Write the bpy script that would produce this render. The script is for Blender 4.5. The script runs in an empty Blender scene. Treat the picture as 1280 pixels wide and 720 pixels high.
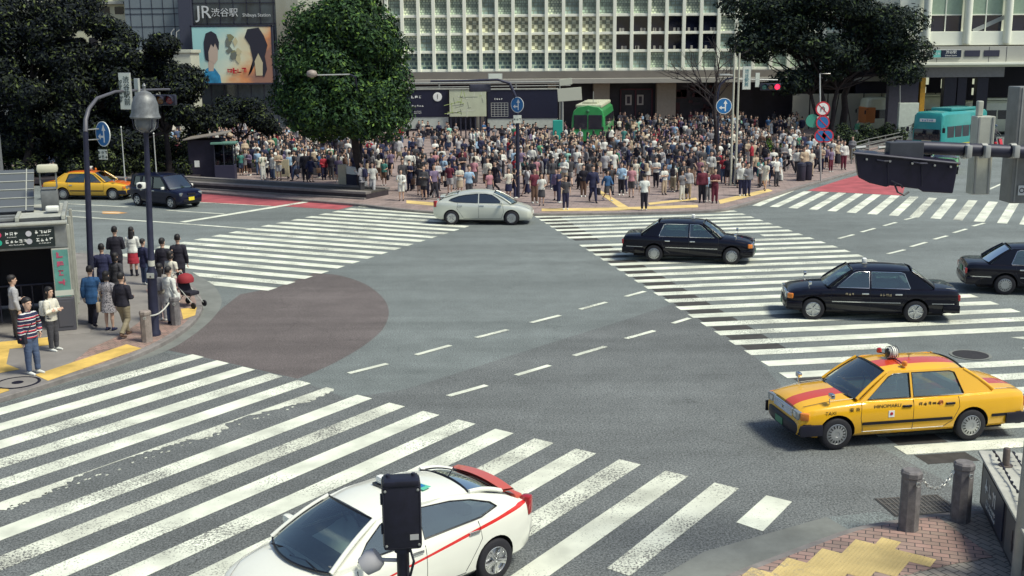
import bpy, bmesh, math, random
from mathutils import Vector, Matrix, Euler
R = math.radians
random.seed(7)
SC = bpy.context.scene
COL = SC.collection
# ------------------------------------------------------------------ camera
FPX, PITCH, ROLL, CH = 1384.0, R(11.84), R(-0.43), 7.41
cam_d = bpy.data.cameras.new('camera')
cam_d.sensor_width = 36.0
cam_d.lens = 36.0 * FPX / 1280.0
cam_d.clip_start = 0.1
cam_d.clip_end = 3000
cam = bpy.data.objects.new('camera', cam_d)
COL.objects.link(cam)
cam.matrix_world = Matrix.Translation((0, 0, CH)) @ Matrix.Rotation(R(90) - PITCH, 4, 'X') @ Matrix.Rotation(ROLL, 4, 'Z')
SC.camera = cam
_cr, _sr, _cp, _sp = math.cos(ROLL), math.sin(ROLL), math.cos(PITCH), math.sin(PITCH)

def ray(u, v):
    x, y = u - 640.0, v - 360.0
    U, V = x * _cr + y * _sr, -x * _sr + y * _cr
    return Vector((U, FPX * _cp - V * _sp, -FPX * _sp - V * _cp))

def G(u, v, z=0.0):
    """point of the level z seen at photo position (u, v)"""
    d = ray(u, v)
    return Vector((0, 0, CH)) + d * ((z - CH) / d.z)

def A(u, v, Y):
    """point at distance Y seen at photo position (u, v)"""
    d = ray(u, v)
    return Vector((0, 0, CH)) + d * (Y / d.y)

# ------------------------------------------------------------------ materials
MATS = {}
def mat(name, col, rough=0.6, metal=0.0, var=0.0, scale=4.0, bump=0.0, bscale=60.0, coat=0.0, emit=None, estr=0.0, spec=0.5, alpha=None, trans=0.0, detail=4.0):
    """principled material with optional soft colour variation and fine bump"""
    if name in MATS:
        return MATS[name]
    m = bpy.data.materials.new(name)
    m.use_nodes = True
    nt = m.node_tree
    b = nt.nodes['Principled BSDF']
    c = (col[0], col[1], col[2], 1)
    b.inputs['Base Color'].default_value = c
    b.inputs['Roughness'].default_value = rough
    b.inputs['Metallic'].default_value = metal
    b.inputs['Specular IOR Level'].default_value = spec
    b.inputs['Coat Weight'].default_value = coat
    b.inputs['Coat Roughness'].default_value = 0.04
    if trans:
        b.inputs['Transmission Weight'].default_value = trans
    if emit:
        b.inputs['Emission Color'].default_value = (*emit, 1)
        b.inputs['Emission Strength'].default_value = estr
    if var or bump:
        tc = nt.nodes.new('ShaderNodeTexCoord')
        if var:
            n = nt.nodes.new('ShaderNodeTexNoise')
            n.inputs['Scale'].default_value = scale
            n.inputs['Detail'].default_value = detail
            n.inputs['Roughness'].default_value = 0.65
            nt.links.new(tc.outputs['Object'], n.inputs['Vector'])
            r = nt.nodes.new('ShaderNodeMapRange')
            r.inputs['From Min'].default_value = 0.3
            r.inputs['From Max'].default_value = 0.7
            r.inputs['To Min'].default_value = 1 - var
            r.inputs['To Max'].default_value = 1 + var
            nt.links.new(n.outputs['Fac'], r.inputs['Value'])
            mx = nt.nodes.new('ShaderNodeVectorMath')
            mx.operation = 'SCALE'
            mx.inputs[0].default_value = col[:3]
            nt.links.new(r.outputs[0], mx.inputs['Scale'])
            nt.links.new(mx.outputs[0], b.inputs['Base Color'])
        if bump:
            n2 = nt.nodes.new('ShaderNodeTexNoise')
            n2.inputs['Scale'].default_value = bscale
            n2.inputs['Detail'].default_value = 3
            nt.links.new(tc.outputs['Object'], n2.inputs['Vector'])
            bp = nt.nodes.new('ShaderNodeBump')
            bp.inputs['Strength'].default_value = bump
            bp.inputs['Distance'].default_value = 0.01
            nt.links.new(n2.outputs['Fac'], bp.inputs['Height'])
            nt.links.new(bp.outputs[0], b.inputs['Normal'])
    MATS[name] = m
    return m

def glassmat(name, tint=(0.55, 0.65, 0.62), dark=0.5):
    """thin pane: tinted see-through with a clear mirror reflection by angle"""
    if name in MATS: return MATS[name]
    m = bpy.data.materials.new(name); m.use_nodes = True
    nt = m.node_tree; nt.nodes.clear()
    o = nt.nodes.new('ShaderNodeOutputMaterial')
    t = nt.nodes.new('ShaderNodeBsdfTransparent'); t.inputs[0].default_value = (*tint, 1)
    g = nt.nodes.new('ShaderNodeBsdfGlossy'); g.inputs['Roughness'].default_value = 0.03
    g.inputs[0].default_value = (0.9, 0.95, 0.95, 1)
    fr = nt.nodes.new('ShaderNodeFresnel'); fr.inputs[0].default_value = 1.6
    ad = nt.nodes.new('ShaderNodeMath'); ad.operation = 'ADD'; ad.inputs[1].default_value = 0.06 + dark * 0.1; ad.use_clamp = True
    nt.links.new(fr.outputs[0], ad.inputs[0])
    mx = nt.nodes.new('ShaderNodeMixShader')
    nt.links.new(ad.outputs[0], mx.inputs[0]); nt.links.new(t.outputs[0], mx.inputs[1]); nt.links.new(g.outputs[0], mx.inputs[2])
    nt.links.new(mx.outputs[0], o.inputs[0])
    MATS[name] = m
    return m

# ------------------------------------------------------------------ mesh helper
class MB:
    def __init__(s):
        s.v = []; s.f = []; s.m = []
    def add(s, vs, fs, mi=0):
        o = len(s.v)
        s.v += [tuple(p) for p in vs]
        s.f += [tuple(o + i for i in f) for f in fs]
        s.m += [mi] * len(fs)
        return s
    def box(s, c, d, rz=0.0, mi=0, M=None):
        x, y, z = d[0] / 2, d[1] / 2, d[2] / 2
        vs = [Vector((sx * x, sy * y, sz * z)) for sz in (-1, 1) for sx, sy in ((-1, -1), (1, -1), (1, 1), (-1, 1))]
        rot = M if M is not None else Matrix.Rotation(rz, 3, 'Z')
        vs = [rot @ p + Vector(c) for p in vs]
        return s.add(vs, [(3, 2, 1, 0), (4, 5, 6, 7), (0, 1, 5, 4), (1, 2, 6, 5), (2, 3, 7, 6), (3, 0, 4, 7)], mi)
    def rbox(s, c, d, r=0.02, rz=0.0, mi=0, M=None):
        """box with chamfered edges"""
        x, y, z = d[0] / 2, d[1] / 2, d[2] / 2
        r = min(r, x * .9, y * .9, z * .9)
        bm = bmesh.new()
        bmesh.ops.create_cube(bm, size=1.0)
        for p in bm.verts: p.co = Vector((p.co.x * 2 * x, p.co.y * 2 * y, p.co.z * 2 * z))
        bmesh.ops.bevel(bm, geom=bm.edges[:], offset=r, segments=2, profile=0.6, affect='EDGES')
        rot = M if M is not None else Matrix.Rotation(rz, 3, 'Z')
        bm.verts.index_update()
        vs = [rot @ p.co + Vector(c) for p in bm.verts]
        fs = [tuple(q.index for q in f.verts) for f in bm.faces]
        bm.free()
        return s.add(vs, fs, mi)
    def tube(s, pts, rad, n=8, mi=0, cap=True, closed=False):
        pts = [Vector(p) for p in pts]
        if not isinstance(rad, (list, tuple)): rad = [rad] * len(pts)
        up = None; rings = []
        for i, p in enumerate(pts):
            if closed: t = (pts[(i + 1) % len(pts)] - pts[i - 1])
            else: t = (pts[min(i + 1, len(pts) - 1)] - pts[max(i - 1, 0)])
            t.normalize()
            if up is None:
                up = Vector((0, 0, 1)) if abs(t.z) < .9 else Vector((1, 0, 0))
            a = t.cross(up)
            if a.length < 1e-5: a = t.orthogonal()
            a.normalize(); b = a.cross(t).normalized(); up = b
            rings.append([p + (a * math.cos(2 * math.pi * k / n) + b * math.sin(2 * math.pi * k / n)) * rad[i] for k in range(n)])
        vs = [q for r_ in rings for q in r_]
        fs = []
        m = len(pts)
        for i in range(m if closed else m - 1):
            j = (i + 1) % m
            for k in range(n):
                fs.append((i * n + k, i * n + (k + 1) % n, j * n + (k + 1) % n, j * n + k))
        if cap and not closed:
            fs.append(tuple(range(n))[::-1]); fs.append(tuple((m - 1) * n + k for k in range(n)))
        return s.add(vs, fs, mi)
    def lathe(s, prof, n=20, c=(0, 0, 0), mi=0, M=None):
        """prof: (radius, z) list"""
        vs = []; fs = []
        rot = M if M is not None else Matrix.Identity(3)
        for r_, z in prof:
            for k in range(n):
                a = 2 * math.pi * k / n
                vs.append(rot @ Vector((r_ * math.cos(a), r_ * math.sin(a), z)) + Vector(c))
        for i in range(len(prof) - 1):
            for k in range(n):
                fs.append((i * n + k, i * n + (k + 1) % n, (i + 1) * n + (k + 1) % n, (i + 1) * n + k))
        fs.append(tuple(range(n))[::-1]); fs.append(tuple((len(prof) - 1) * n + k for k in range(n)))
        return s.add(vs, fs, mi)
    def prism(s, poly, z0, z1, mi=0, M=None, c=(0, 0, 0)):
        """poly in xy extruded from z0 to z1 (any simple polygon)"""
        n = len(poly)
        area = sum(poly[i][0] * poly[(i + 1) % n][1] - poly[(i + 1) % n][0] * poly[i][1] for i in range(n))
        if area < 0: poly = poly[::-1]
        rot = M if M is not None else Matrix.Identity(3)
        vs = [rot @ Vector((p[0], p[1], z)) + Vector(c) for z in (z0, z1) for p in poly]
        fs = [tuple(range(n))[::-1], tuple(range(n, 2 * n))]
        fs += [(i, (i + 1) % n, n + (i + 1) % n, n + i) for i in range(n)]
        return s.add(vs, fs, mi)
    def grid(s, rows, mi=0, closed=False):
        """rows: list of equally long point lists"""
        n = len(rows[0]); vs = [p for r_ in rows for p in r_]; fs = []
        for i in range(len(rows) - 1):
            for k in range(n if closed else n - 1):
                fs.append((i * n + k, i * n + (k + 1) % n, (i + 1) * n + (k + 1) % n, (i + 1) * n + k))
        return s.add(vs, fs, mi)
    def mesh(s, name, mats, smooth=None):
        me = bpy.data.meshes.new(name)
        me.from_pydata([tuple(p) for p in s.v], [], s.f)
        if not isinstance(mats, (list, tuple)): mats = [mats]
        for m_ in mats: me.materials.append(m_)
        me.polygons.foreach_set('material_index', [min(i, len(mats) - 1) for i in s.m])
        if smooth is not None:
            me.polygons.foreach_set('use_smooth', [True] * len(me.polygons))
            me.set_sharp_from_angle(angle=R(smooth))
        me.update()
        return me
    def build(s, name, mats, parent=None, smooth=None, loc=None, rz=None):
        o = bpy.data.objects.new(name, s.mesh(name, mats, smooth))
        COL.objects.link(o)
        if parent is not None: o.parent = parent
        if loc is not None: o.location = loc
        if rz is not None: o.rotation_euler = (0, 0, rz)
        return o

def tag(o, label=None, cat=None, group=None, kind=None):
    if label: o['label'] = label
    if cat: o['category'] = cat
    if group: o['group'] = group
    if kind: o['kind'] = kind
    return o
def empty(name, loc=(0, 0, 0), rz=0.0, label=None, cat=None, group=None):
    o = bpy.data.objects.new(name, None)
    o.empty_display_size = 0.2
    COL.objects.link(o)
    o.location = loc; o.rotation_euler = (0, 0, rz)
    return tag(o, label, cat, group)
def structure(o): o['kind'] = 'structure'; return o
KIDS = {}
def kids(o):
    return list(o.children)
def loose(mb, name, mats, parent, smooth=None, n=1):
    """build n meshes from a helper whose faces come in n equal runs"""
    k = len(mb.f) // n
    out = []
    for i in range(n):
        fs = mb.f[i * k:(i + 1) * k]; used = sorted({q for f in fs for q in f}); ix = {q: j for j, q in enumerate(used)}
        b = MB(); b.v = [mb.v[q] for q in used]; b.f = [tuple(ix[q] for q in f) for f in fs]; b.m = mb.m[i * k:(i + 1) * k]
        out.append(b.build(name, mats, parent, smooth))
    return out
def copy_tree(o, loc=None, rz=None, label=None, group=None, children=None):
    c = o.copy(); COL.objects.link(c)
    if loc is not None: c.location = loc
    if rz is not None: c.rotation_euler = (0, 0, rz)
    if label: c['label'] = label
    if group: c['group'] = group
    for ch in (children if children is not None else kids(o)):
        d = ch.copy(); COL.objects.link(d); d.parent = c
        for g in kids(ch):
            e = g.copy(); COL.objects.link(e); e.parent = d
    return c

TMP = bpy.data.scenes.new('workbench')
JUNK = []
def evaluated(o):
    """mesh of o with its modifiers, worked out in a scene of its own"""
    TMP.collection.objects.link(o)
    vl = TMP.view_layers[0]; vl.update()
    me = bpy.data.meshes.new_from_object(o.evaluated_get(vl.depsgraph))
    TMP.collection.objects.unlink(o)
    return me
def text_mesh(s, size, depth=0.004, align='CENTER'):
    cu = bpy.data.curves.new('lettering', 'FONT')
    cu.body = s; cu.size = size; cu.extrude = depth; cu.align_x = align; cu.align_y = 'CENTER'
    cu.resolution_u = 3
    cu.space_line = 1.0
    to = bpy.data.objects.new('lettering', cu)
    me = evaluated(to)
    JUNK.append(to); JUNK.append(cu)
    return me
def text(name, s, size, m, parent, M, depth=0.004, align='CENTER', bold=0.0):
    """lettering placed with local matrix M (text lies in its xy plane)"""
    me = text_mesh(s, size, depth, align)
    me.name = name
    me.materials.clear(); me.materials.append(m)
    me.transform(M)
    o = bpy.data.objects.new(name, me); COL.objects.link(o); o.parent = parent
    return o
def scribble(parent, n, size, m, M4, rows=1, seed=1, gap=1.1, name='lettering'):
    """a line of small unreadable characters, each a few strokes, as they look from this far"""
    rg = random.Random(seed); b = MB(); t = size * .13; R3 = M4.to_3x3()
    for r_ in range(rows):
        for i in range(n):
            cx_ = (i - (n - 1) / 2) * size * gap; cy_ = ((rows - 1) / 2 - r_) * size * 1.25
            for _ in range(rg.choice((2, 3, 3))): b.box(M4 @ Vector((cx_, cy_ + rg.uniform(-.4, .4) * size, 0)), (size * rg.uniform(.5, .9), t, .004), M=R3)
            for _ in range(rg.choice((1, 2, 2))): b.box(M4 @ Vector((cx_ + rg.uniform(-.35, .35) * size, cy_, .001)), (t, size * rg.uniform(.5, .95), .004), M=R3)
    return b.build(name, m, parent)
def facing(loc, rz=0.0, tilt=0.0):
    """matrix for upright text whose front looks along -y, turned by rz about z"""
    return Matrix.Translation(loc) @ Matrix.Rotation(rz, 4, 'Z') @ Matrix.Rotation(R(90) + tilt, 4, 'X')

# common materials
M_blackmetal = mat('black painted metal', (0.009, 0.008, 0.022), 0.45, 0.2, var=.2)
M_darkmetal = mat('dark blue grey metal', (0.03, 0.032, 0.055), 0.5, 0.3, var=.3)
M_greymetal = mat('grey painted metal', (0.33, 0.34, 0.33), 0.45, 0.3, var=.12)
M_galv = mat('galvanised metal', (0.5, 0.51, 0.49), 0.42, 0.5, var=.15)
M_white = mat('white paint', (0.78, 0.79, 0.74), 0.5, var=.05)
M_rubber = mat('rubber', (0.012, 0.012, 0.018), 0.8, bump=.3)
M_chrome = mat('chrome', (0.75, 0.76, 0.78), 0.12, 1.0)
M_black = mat('black plastic', (0.01, 0.01, 0.022), 0.4)
M_blacktrim = mat('black trim', (0.008, 0.008, 0.015), 0.3)
M_glass = glassmat('window glass', (0.60, 0.72, 0.68))
M_glassd = glassmat('dark window glass', (0.16, 0.18, 0.22), 0.6)
M_red = mat('red paint', (0.55, 0.03, 0.05), 0.4)
M_blue = mat('sign blue', (0.02, 0.16, 0.42), 0.4)
M_yellowblock = mat('yellow tactile paving', (0.62, 0.42, 0.11), 0.75, var=.3, scale=1.3, bump=.5, bscale=14)
# ------------------------------------------------------------------ ground, roads, markings
def road_mat(name='asphalt', col=(0.150, 0.170, 0.172), g0=.38, g1=1.7, ncrack=.78):
    m = bpy.data.materials.new(name); m.use_nodes = True
    nt = m.node_tree; b = nt.nodes['Principled BSDF']; L = nt.links.new; N = nt.nodes.new
    tc = N('ShaderNodeTexCoord')
    def noise(sc, det=4, rough=.6, vec=None):
        n = N('ShaderNodeTexNoise'); n.inputs['Scale'].default_value = sc; n.inputs['Detail'].default_value = det
        n.inputs['Roughness'].default_value = rough; L(vec or tc.outputs['Object'], n.inputs['Vector']); return n.outputs['Fac']
    def rng(x, a, b_, c, d):
        r = N('ShaderNodeMapRange'); r.inputs[1].default_value = a; r.inputs[2].default_value = b_; r.inputs[3].default_value = c; r.inputs[4].default_value = d
        L(x, r.inputs[0]); return r.outputs[0]
    def mul(a, b_):
        q = N('ShaderNodeMath'); q.operation = 'MULTIPLY'; L(a, q.inputs[0]); L(b_, q.inputs[1]); return q.outputs[0]
    # stretched along the carriageway: worn wheel tracks and long stains
    mp = N('ShaderNodeMapping'); L(tc.outputs['Object'], mp.inputs[0])
    mp.inputs['Rotation'].default_value = (0, 0, -R(56)); mp.inputs['Scale'].default_value = (0.06, 1.0, 1.0)
    tracks = rng(noise(0.55, 4, .6, mp.outputs[0]), .3, .7, .82, 1.18)
    big = rng(noise(0.06, 3), .35, .65, .86, 1.16)
    mid = rng(noise(1.1, 6, .7), .3, .7, .87, 1.13)
    grain = rng(noise(26, 3, .85), .33, .67, g0, g1)
    grain2 = rng(noise(110, 1, .8), .3, .7, .7, 1.35)
    k = mul(mul(mul(tracks, big), mul(mid, grain)), grain2)
    # dark cracks / sealed joints
    vo = N('ShaderNodeTexVoronoi'); vo.feature = 'DISTANCE_TO_EDGE'; vo.inputs['Scale'].default_value = 0.16
    mpc = N('ShaderNodeVectorMath'); mpc.operation = 'ADD'
    nn = N('ShaderNodeTexNoise'); nn.inputs['Scale'].default_value = .7; nn.inputs['Detail'].default_value = 6
    L(tc.outputs['Object'], nn.inputs['Vector']); L(tc.outputs['Object'], mpc.inputs[0])
    sc_ = N('ShaderNodeVectorMath'); sc_.operation = 'SCALE'; sc_.inputs['Scale'].default_value = 2.2
    L(nn.outputs['Color'], sc_.inputs[0]); L(sc_.outputs[0], mpc.inputs[1]); L(mpc.outputs[0], vo.inputs['Vector'])
    crack = rng(vo.outputs['Distance'], 0.0, 0.003, ncrack, 1.0)
    k = mul(k, crack)
    v = N('ShaderNodeVectorMath'); v.operation = 'SCALE'; v.inputs[0].default_value = col
    L(k, v.inputs['Scale']); L(v.outputs[0], b.inputs['Base Color'])
    b.inputs['Roughness'].default_value = .82; b.inputs['Specular IOR Level'].default_value = .3
    bp = N('ShaderNodeBump'); bp.inputs['Strength'].default_value = .6; bp.inputs['Distance'].default_value = .012
    L(noise(70, 3), bp.inputs['Height']); L(bp.outputs[0], b.inputs['Normal'])
    return m
M_asphalt = road_mat()

def worn(name, col, wear=.42, scale=5.0, under=None, fine=26.0, soft=.06):
    """paint worn through to the surface below: the asphalt shows in the worn spots"""
    m = bpy.data.materials.new(name); m.use_nodes = True
    nt = m.node_tree; b = nt.nodes['Principled BSDF']; L = nt.links.new; N = nt.nodes.new
    tc = N('ShaderNodeTexCoord')
    n1 = N('ShaderNodeTexNoise'); n1.inputs['Scale'].default_value = fine; n1.inputs['Detail'].default_value = 5; n1.inputs['Roughness'].default_value = .75
    n2 = N('ShaderNodeTexNoise'); n2.inputs['Scale'].default_value = scale * .1; n2.inputs['Detail'].default_value = 3
    n3 = N('ShaderNodeTexNoise'); n3.inputs['Scale'].default_value = 1.2; n3.inputs['Detail'].default_value = 6
    for n in (n1, n2, n3): L(tc.outputs['Object'], n.inputs['Vector'])
    a = N('ShaderNodeMath'); a.operation = 'MULTIPLY_ADD'; L(n2.outputs['Fac'], a.inputs[0]); a.inputs[1].default_value = .55; L(n1.outputs['Fac'], a.inputs[2])
    r = N('ShaderNodeMapRange'); r.inputs[1].default_value = wear + .22; r.inputs[2].default_value = wear + .22 + soft
    L(a.outputs[0], r.inputs[0])
    r2 = N('ShaderNodeMapRange'); r2.inputs[1].default_value = .3; r2.inputs[2].default_value = .7; r2.inputs[3].default_value = .64; r2.inputs[4].default_value = 1.12
    L(n3.outputs['Fac'], r2.inputs[0])
    s = N('ShaderNodeVectorMath'); s.operation = 'SCALE'; s.inputs[0].default_value = col; L(r2.outputs[0], s.inputs['Scale'])
    mx = N('ShaderNodeMix'); mx.data_type = 'RGBA'; mx.inputs[6].default_value = (*(under or (.10, .10, .10)), 1)
    L(r.outputs[0], mx.inputs[0]); L(s.outputs[0], mx.inputs[7]); L(mx.outputs[2], b.inputs['Base Color'])
    b.inputs['Roughness'].default_value = .7
    return m
M_stripe = worn('worn white road paint', (0.76, 0.79, 0.68), .395, soft=.10)
M_stripe_w = worn('heavily worn white road paint', (0.68, 0.70, 0.60), .47, soft=.03)
M_stripe_r = worn('rubbed white road paint', (0.68, 0.70, 0.60), .42, soft=.1)
M_redroad = worn('red anti skid surfacing', (0.42, 0.095, 0.11), .33, under=(.25, .08, .09))
M_redpatch = road_mat('dusty red asphalt', (0.140, 0.122, 0.122), .5, 1.35, .7)
M_newer = road_mat('newer dark asphalt', (0.118, 0.127, 0.130), .22, 2.0, .75)

def sheet(name, pts, z, m, kind='structure'):
    """flat sheet from world xy points"""
    bm = bmesh.new()
    vs = [bm.verts.new((p[0], p[1], z)) for p in pts]
    f = bm.faces.new(vs)
    if f.normal.z < 0: f.normal_flip()
    bm.normal_update()
    if f.normal.z < 0: f.normal_flip()
    bmesh.ops.triangulate(bm, faces=bm.faces[:])
    me = bpy.data.meshes.new(name); bm.to_mesh(me); bm.free(); me.materials.append(m)
    o = bpy.data.objects.new(name, me); COL.objects.link(o); o['kind'] = kind
    return o
def slab(name, pts, z0, z1, m, kind='structure', side=None):
    from mathutils.geometry import tessellate_polygon
    b = MB(); n = len(pts); P = [Vector((p[0], p[1], 0)) for p in pts]
    b.add([(p.x, p.y, z0) for p in P] + [(p.x, p.y, z1) for p in P], [tuple(n + i for i in t) for t in tessellate_polygon([P])] + [(i, (i + 1) % n, n + (i + 1) % n, n + i) for i in range(n)])
    o = b.build(name, [m]); bm = bmesh.new(); bm.from_mesh(o.data)
    for f in bm.faces:
        f.normal_update()
        if abs(f.normal.z) > .5 and f.normal.z < 0: f.normal_flip()
    bm.to_mesh(o.data); bm.free()
    o = o; o['kind'] = kind
    return o
def smooth_line(pts, n=6):
    """Catmull-Rom through image or world points"""
    P = [Vector(p) for p in pts]; P = [P[0] * 2 - P[1]] + P + [P[-1] * 2 - P[-2]]
    out = []
    for i in range(1, len(P) - 2):
        for k in range(n):
            t = k / n
            out.append(.5 * ((2 * P[i]) + (-P[i - 1] + P[i + 1]) * t + (2 * P[i - 1] - 5 * P[i] + 4 * P[i + 1] - P[i + 2]) * t * t + (-P[i - 1] + 3 * P[i] - 3 * P[i + 1] + P[i + 2]) * t ** 3))
    out.append(P[-2])
    return out

sheet('ground', [(-900, -60), (900, -60), (900, 1600), (-900, 1600)], -0.05, mat('distant ground', (0.08, 0.082, 0.08), .9, var=.3, scale=.05))
sheet('road', [(-110, 0), (110, 0), (110, 190), (-110, 190)], 0.0, M_asphalt)
Z1, Z2, Z3 = 0.004, 0.008, 0.012

def marking(name, quads, m, z=Z2, dz=0.0):
    b = MB()
    for q in quads:
        n = Vector((q[1][0] - q[0][0], q[1][1] - q[0][1], 0)).cross(Vector((q[2][0] - q[0][0], q[2][1] - q[0][1], 0)))
        q = q if n.z > 0 else q[::-1]
        b.add([(p[0], p[1], z + dz * len(b.f)) for p in q], [tuple(range(len(q)))])
    o = b.build(name, m); o['kind'] = 'structure'; return o

def v2(p): return Vector((p[0], p[1]))
def isect(p, d, a, b):
    """parameter t with p+t*d on the line a-b"""
    e = b - a
    den = d.x * e.y - d.y * e.x
    return ((a.x - p.x) * e.y - (a.y - p.y) * e.x) / den

# crosswalk in the foreground
P0, D = Vector((-8.1787, 27.3640)), Vector((0.78196, -0.59536)); dr = Vector((math.cos(.97120), math.sin(.97120)))
fr = .4763
quads = []; worn_q = []; rub_q = []
near_line = (v2(G(758.7, 710.7)), v2(G(843, 745)))
for k in range(17):
    a = P0 + D * k; b_ = P0 + D * (k + fr)
    if k == 16:
        q = [a, b_, v2(G(953.6, 664.6)), v2(G(920.4, 653.3))]
    elif k == 15:
        q = [a, b_, b_ + dr * isect(b_, dr, v2(G(758.7, 710.7)), v2(G(800, 725))), v2(G(758.7, 710.7))]
    else:
        L_ = 15.0 + .1 * k if k > 1 else 13.5
        q = [a, b_, b_ - dr * L_, a - dr * L_]
    (worn_q if k in (7, 11, 12, 13, 14, 15) else rub_q if k in (5,) else quads).append(q)
# the sixth stripe is mostly rubbed away: build it as ragged slivers
ragged = []
random.seed(11)
q = rub_q[0]; a, b_, c_, d_ = q
n = 260; wid = (b_ - a)
prev = None
segs = []
for i in range(n + 1):
    t = i / n
    # width kept of the stripe along its length, measured from the far-left edge
    base = .34 + .30 * math.sin(i * .11) + .25 * math.sin(i * .047 + 1) + random.uniform(-.14, .14)
    if .2 < t < .26: base += .5
    if t > .74: base -= .25
    segs.append((t, max(.07, min(1.0, base))))
for i in range(n):
    t0, w0 = segs[i]; t1, w1 = segs[i + 1]
    p0 = a.lerp(d_, t0); p1 = a.lerp(d_, t1)
    ragged.append([p0, p1, p1 + wid * w1, p0 + wid * w0])
    if random.random() < .28:
        o_ = random.uniform(.55, .9); ww = random.uniform(.04, .16)
        ragged.append([p0 + wid * o_, p1 + wid * (o_ + .02), p1 + wid * (o_ + ww), p0 + wid * (o_ + ww * .7)])
CW1 = marking('crosswalk', quads, M_stripe)
marking('crosswalk_worn_stripes', worn_q, M_stripe_w)
marking('crosswalk_rubbed_stripe', ragged, M_stripe_r)

# diagonal-ended crosswalk on the right
P0, D = Vector((4.29843, 35.46955)), Vector((0.20142, -1.01697)); dr = Vector((math.cos(.152676), math.sin(.152676)))
ra, rb = v2(G(922.5, 265)), v2(G(1216, 369))
quads = []; dark = []
for k in range(-21, 16):
    a = P0 + D * k; c_ = P0 + D * (k + .46)
    if a.y > G(700, 268)[1] + .3: continue
    ta, tc_ = isect(a, dr, ra, rb), isect(c_, dr, ra, rb)
    if k > 9: ta = tc_ = 26
    if k in (-7, -6): ta -= 0
    if k == -9:
        quads.append([a + dr * 8.0, c_ + dr * 8.0, c_ + dr * tc_, a + dr * ta]); continue
    if k == 8: 
        quads.append([a, c_, c_ + dr * 3.9, a + dr * 3.9]); quads.append([a + dr * 7.4, c_ + dr * 7.8, c_ + dr * tc_, a + dr * ta]); continue
    if k == 9:
        quads.append([a, c_, c_ + dr * 3.4, a + dr * 3.4]); quads.append([a + dr * 7.0, c_ + dr * 7.2, c_ + dr * tc_, a + dr * ta]); continue
    quads.append([a, c_, c_ + dr * tc_, a + dr * ta])
    g0, g1 = P0 + D * (k + .5), P0 + D * (k + .96)
    dark.append([g0 + dr * .12, g1 + dr * .12, g1 + dr * 1.15, g0 + dr * 1.15])
marking('crosswalk', quads, M_stripe)
marking('road_patch', dark, mat('fresh dark asphalt', (0.045, 0.043, 0.042), .85, var=.3, bump=.4), Z1)

# crosswalk on the far left
p_ = v2(G(400, 350)); dr = (v2(G(500, 350 + 100 * .0903)) - p_).normalized()
quads = []
R0, RD = Vector((-7.70995, 35.65238)), Vector((0.41811, 0.94292))
la, lb = v2(G(454.4, 257.2)), v2(G(234.7, 301.5))
cA, cB = v2(G(236, 338)), v2(G(268, 357))
for k in range(0, 30):
    a = R0 + RD * k; c_ = R0 + RD * (k - .5)
    if c_.y > G(460, 257)[1]: break
    def left(p):
        t1 = isect(p, -dr, la, lb)
        if k < 3: t1 = min(t1, isect(p, -dr, cA, cB))
        return t1
    quads.append([a, c_, c_ - dr * left(c_), a - dr * left(a)])
marking('crosswalk', quads, M_stripe)

# crosswalk on the far right
near = [(918.8, 255.7), (940, 257.2), (962, 258.5), (985, 260), (1010.6, 261.9), (1034, 263.8), (1058, 265.6), (1083.8, 267.7), (1111, 269.4), (1136.6, 271.3), (1162.8, 273.1), (1191, 275), (1217, 276.9), (1246, 279), (1274, 280.6), (1303, 283), (1332, 285)]
far = [(959, 238.3), (982, 238.6), (1005, 239), (1026.6, 240), (1048, 240.8), (1069.5, 241.9), (1091, 243), (1114, 244.2), (1137.5, 245.5), (1161, 247), (1184, 248.6), (1210.6, 250), (1235.5, 251.8), (1262, 253.4), (1288, 255), (1316, 257), (1344, 259)]
quads = []; wq = []
for i in range(16):
    a, b_ = v2(G(*near[i])), v2(G(*near[i + 1])); c_, d_ = v2(G(*far[i])), v2(G(*far[i + 1]))
    q = [a, a.lerp(b_, .46), c_.lerp(d_, .46), c_]
    (wq if i in (9, 11) else quads).append(q)
marking('crosswalk', quads, M_stripe)
marking('crosswalk_worn_stripes', wq, M_stripe_w)

# lane lines
def strip(a, b_, w):
    a, b_ = v2(a), v2(b_); d = (b_ - a).normalized(); n = Vector((-d.y, d.x)) * (w / 2)
    return [a - n, b_ - n, b_ + n, a + n]
dash = [(436, 467, 484, 455), (520, 444, 563, 432), (595, 422.5, 634.5, 412.5), (663.7, 403.7, 700, 394.5), (725, 387, 758, 378), (782, 371, 806, 364.5),
        (560, 495.5, 608, 482), (645, 469.5, 687, 457), (717.5, 445, 757, 433.5), (782.5, 423.7, 818, 413.7), (841, 404.5, 862, 398),
        (1048.4, 298.4, 1067, 293.5), (1076.6, 290.4, 1093.5, 285.7), (1104.7, 282.5, 1120, 278.2), (1131, 275, 1146, 271),
        (1109.4, 317.7, 1130.6, 312.5), (1138.4, 308.7, 1158, 303), (1167.5, 299.4, 1184, 295), (1191.9, 291.3, 1208, 286.5), (1216, 283, 1230.6, 279), (1234, 238, 1253, 229.5), (1262,225,1276,218)]
marking('lane_dashes', [strip(G(a, b_), G(c_, d_), .16) for a, b_, c_, d_ in dash], M_stripe, Z3)
lines = [(60, 269, 200, 277.8, .2), (200, 277.8, 318, 286.6, .2), (60, 253.5, 160, 259, .15), (207.5, 263, 280.6, 267.7, .15),
         (228, 277.9, 389.4, 251.5, .42), (246, 252.8, 338.8, 258, .15), (60, 262, 150, 266.6, .14)]
marking('road_lines', [strip(G(a, b_), G(c_, d_), w) for a, b_, c_, d_, w in lines], M_stripe, Z3)
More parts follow.
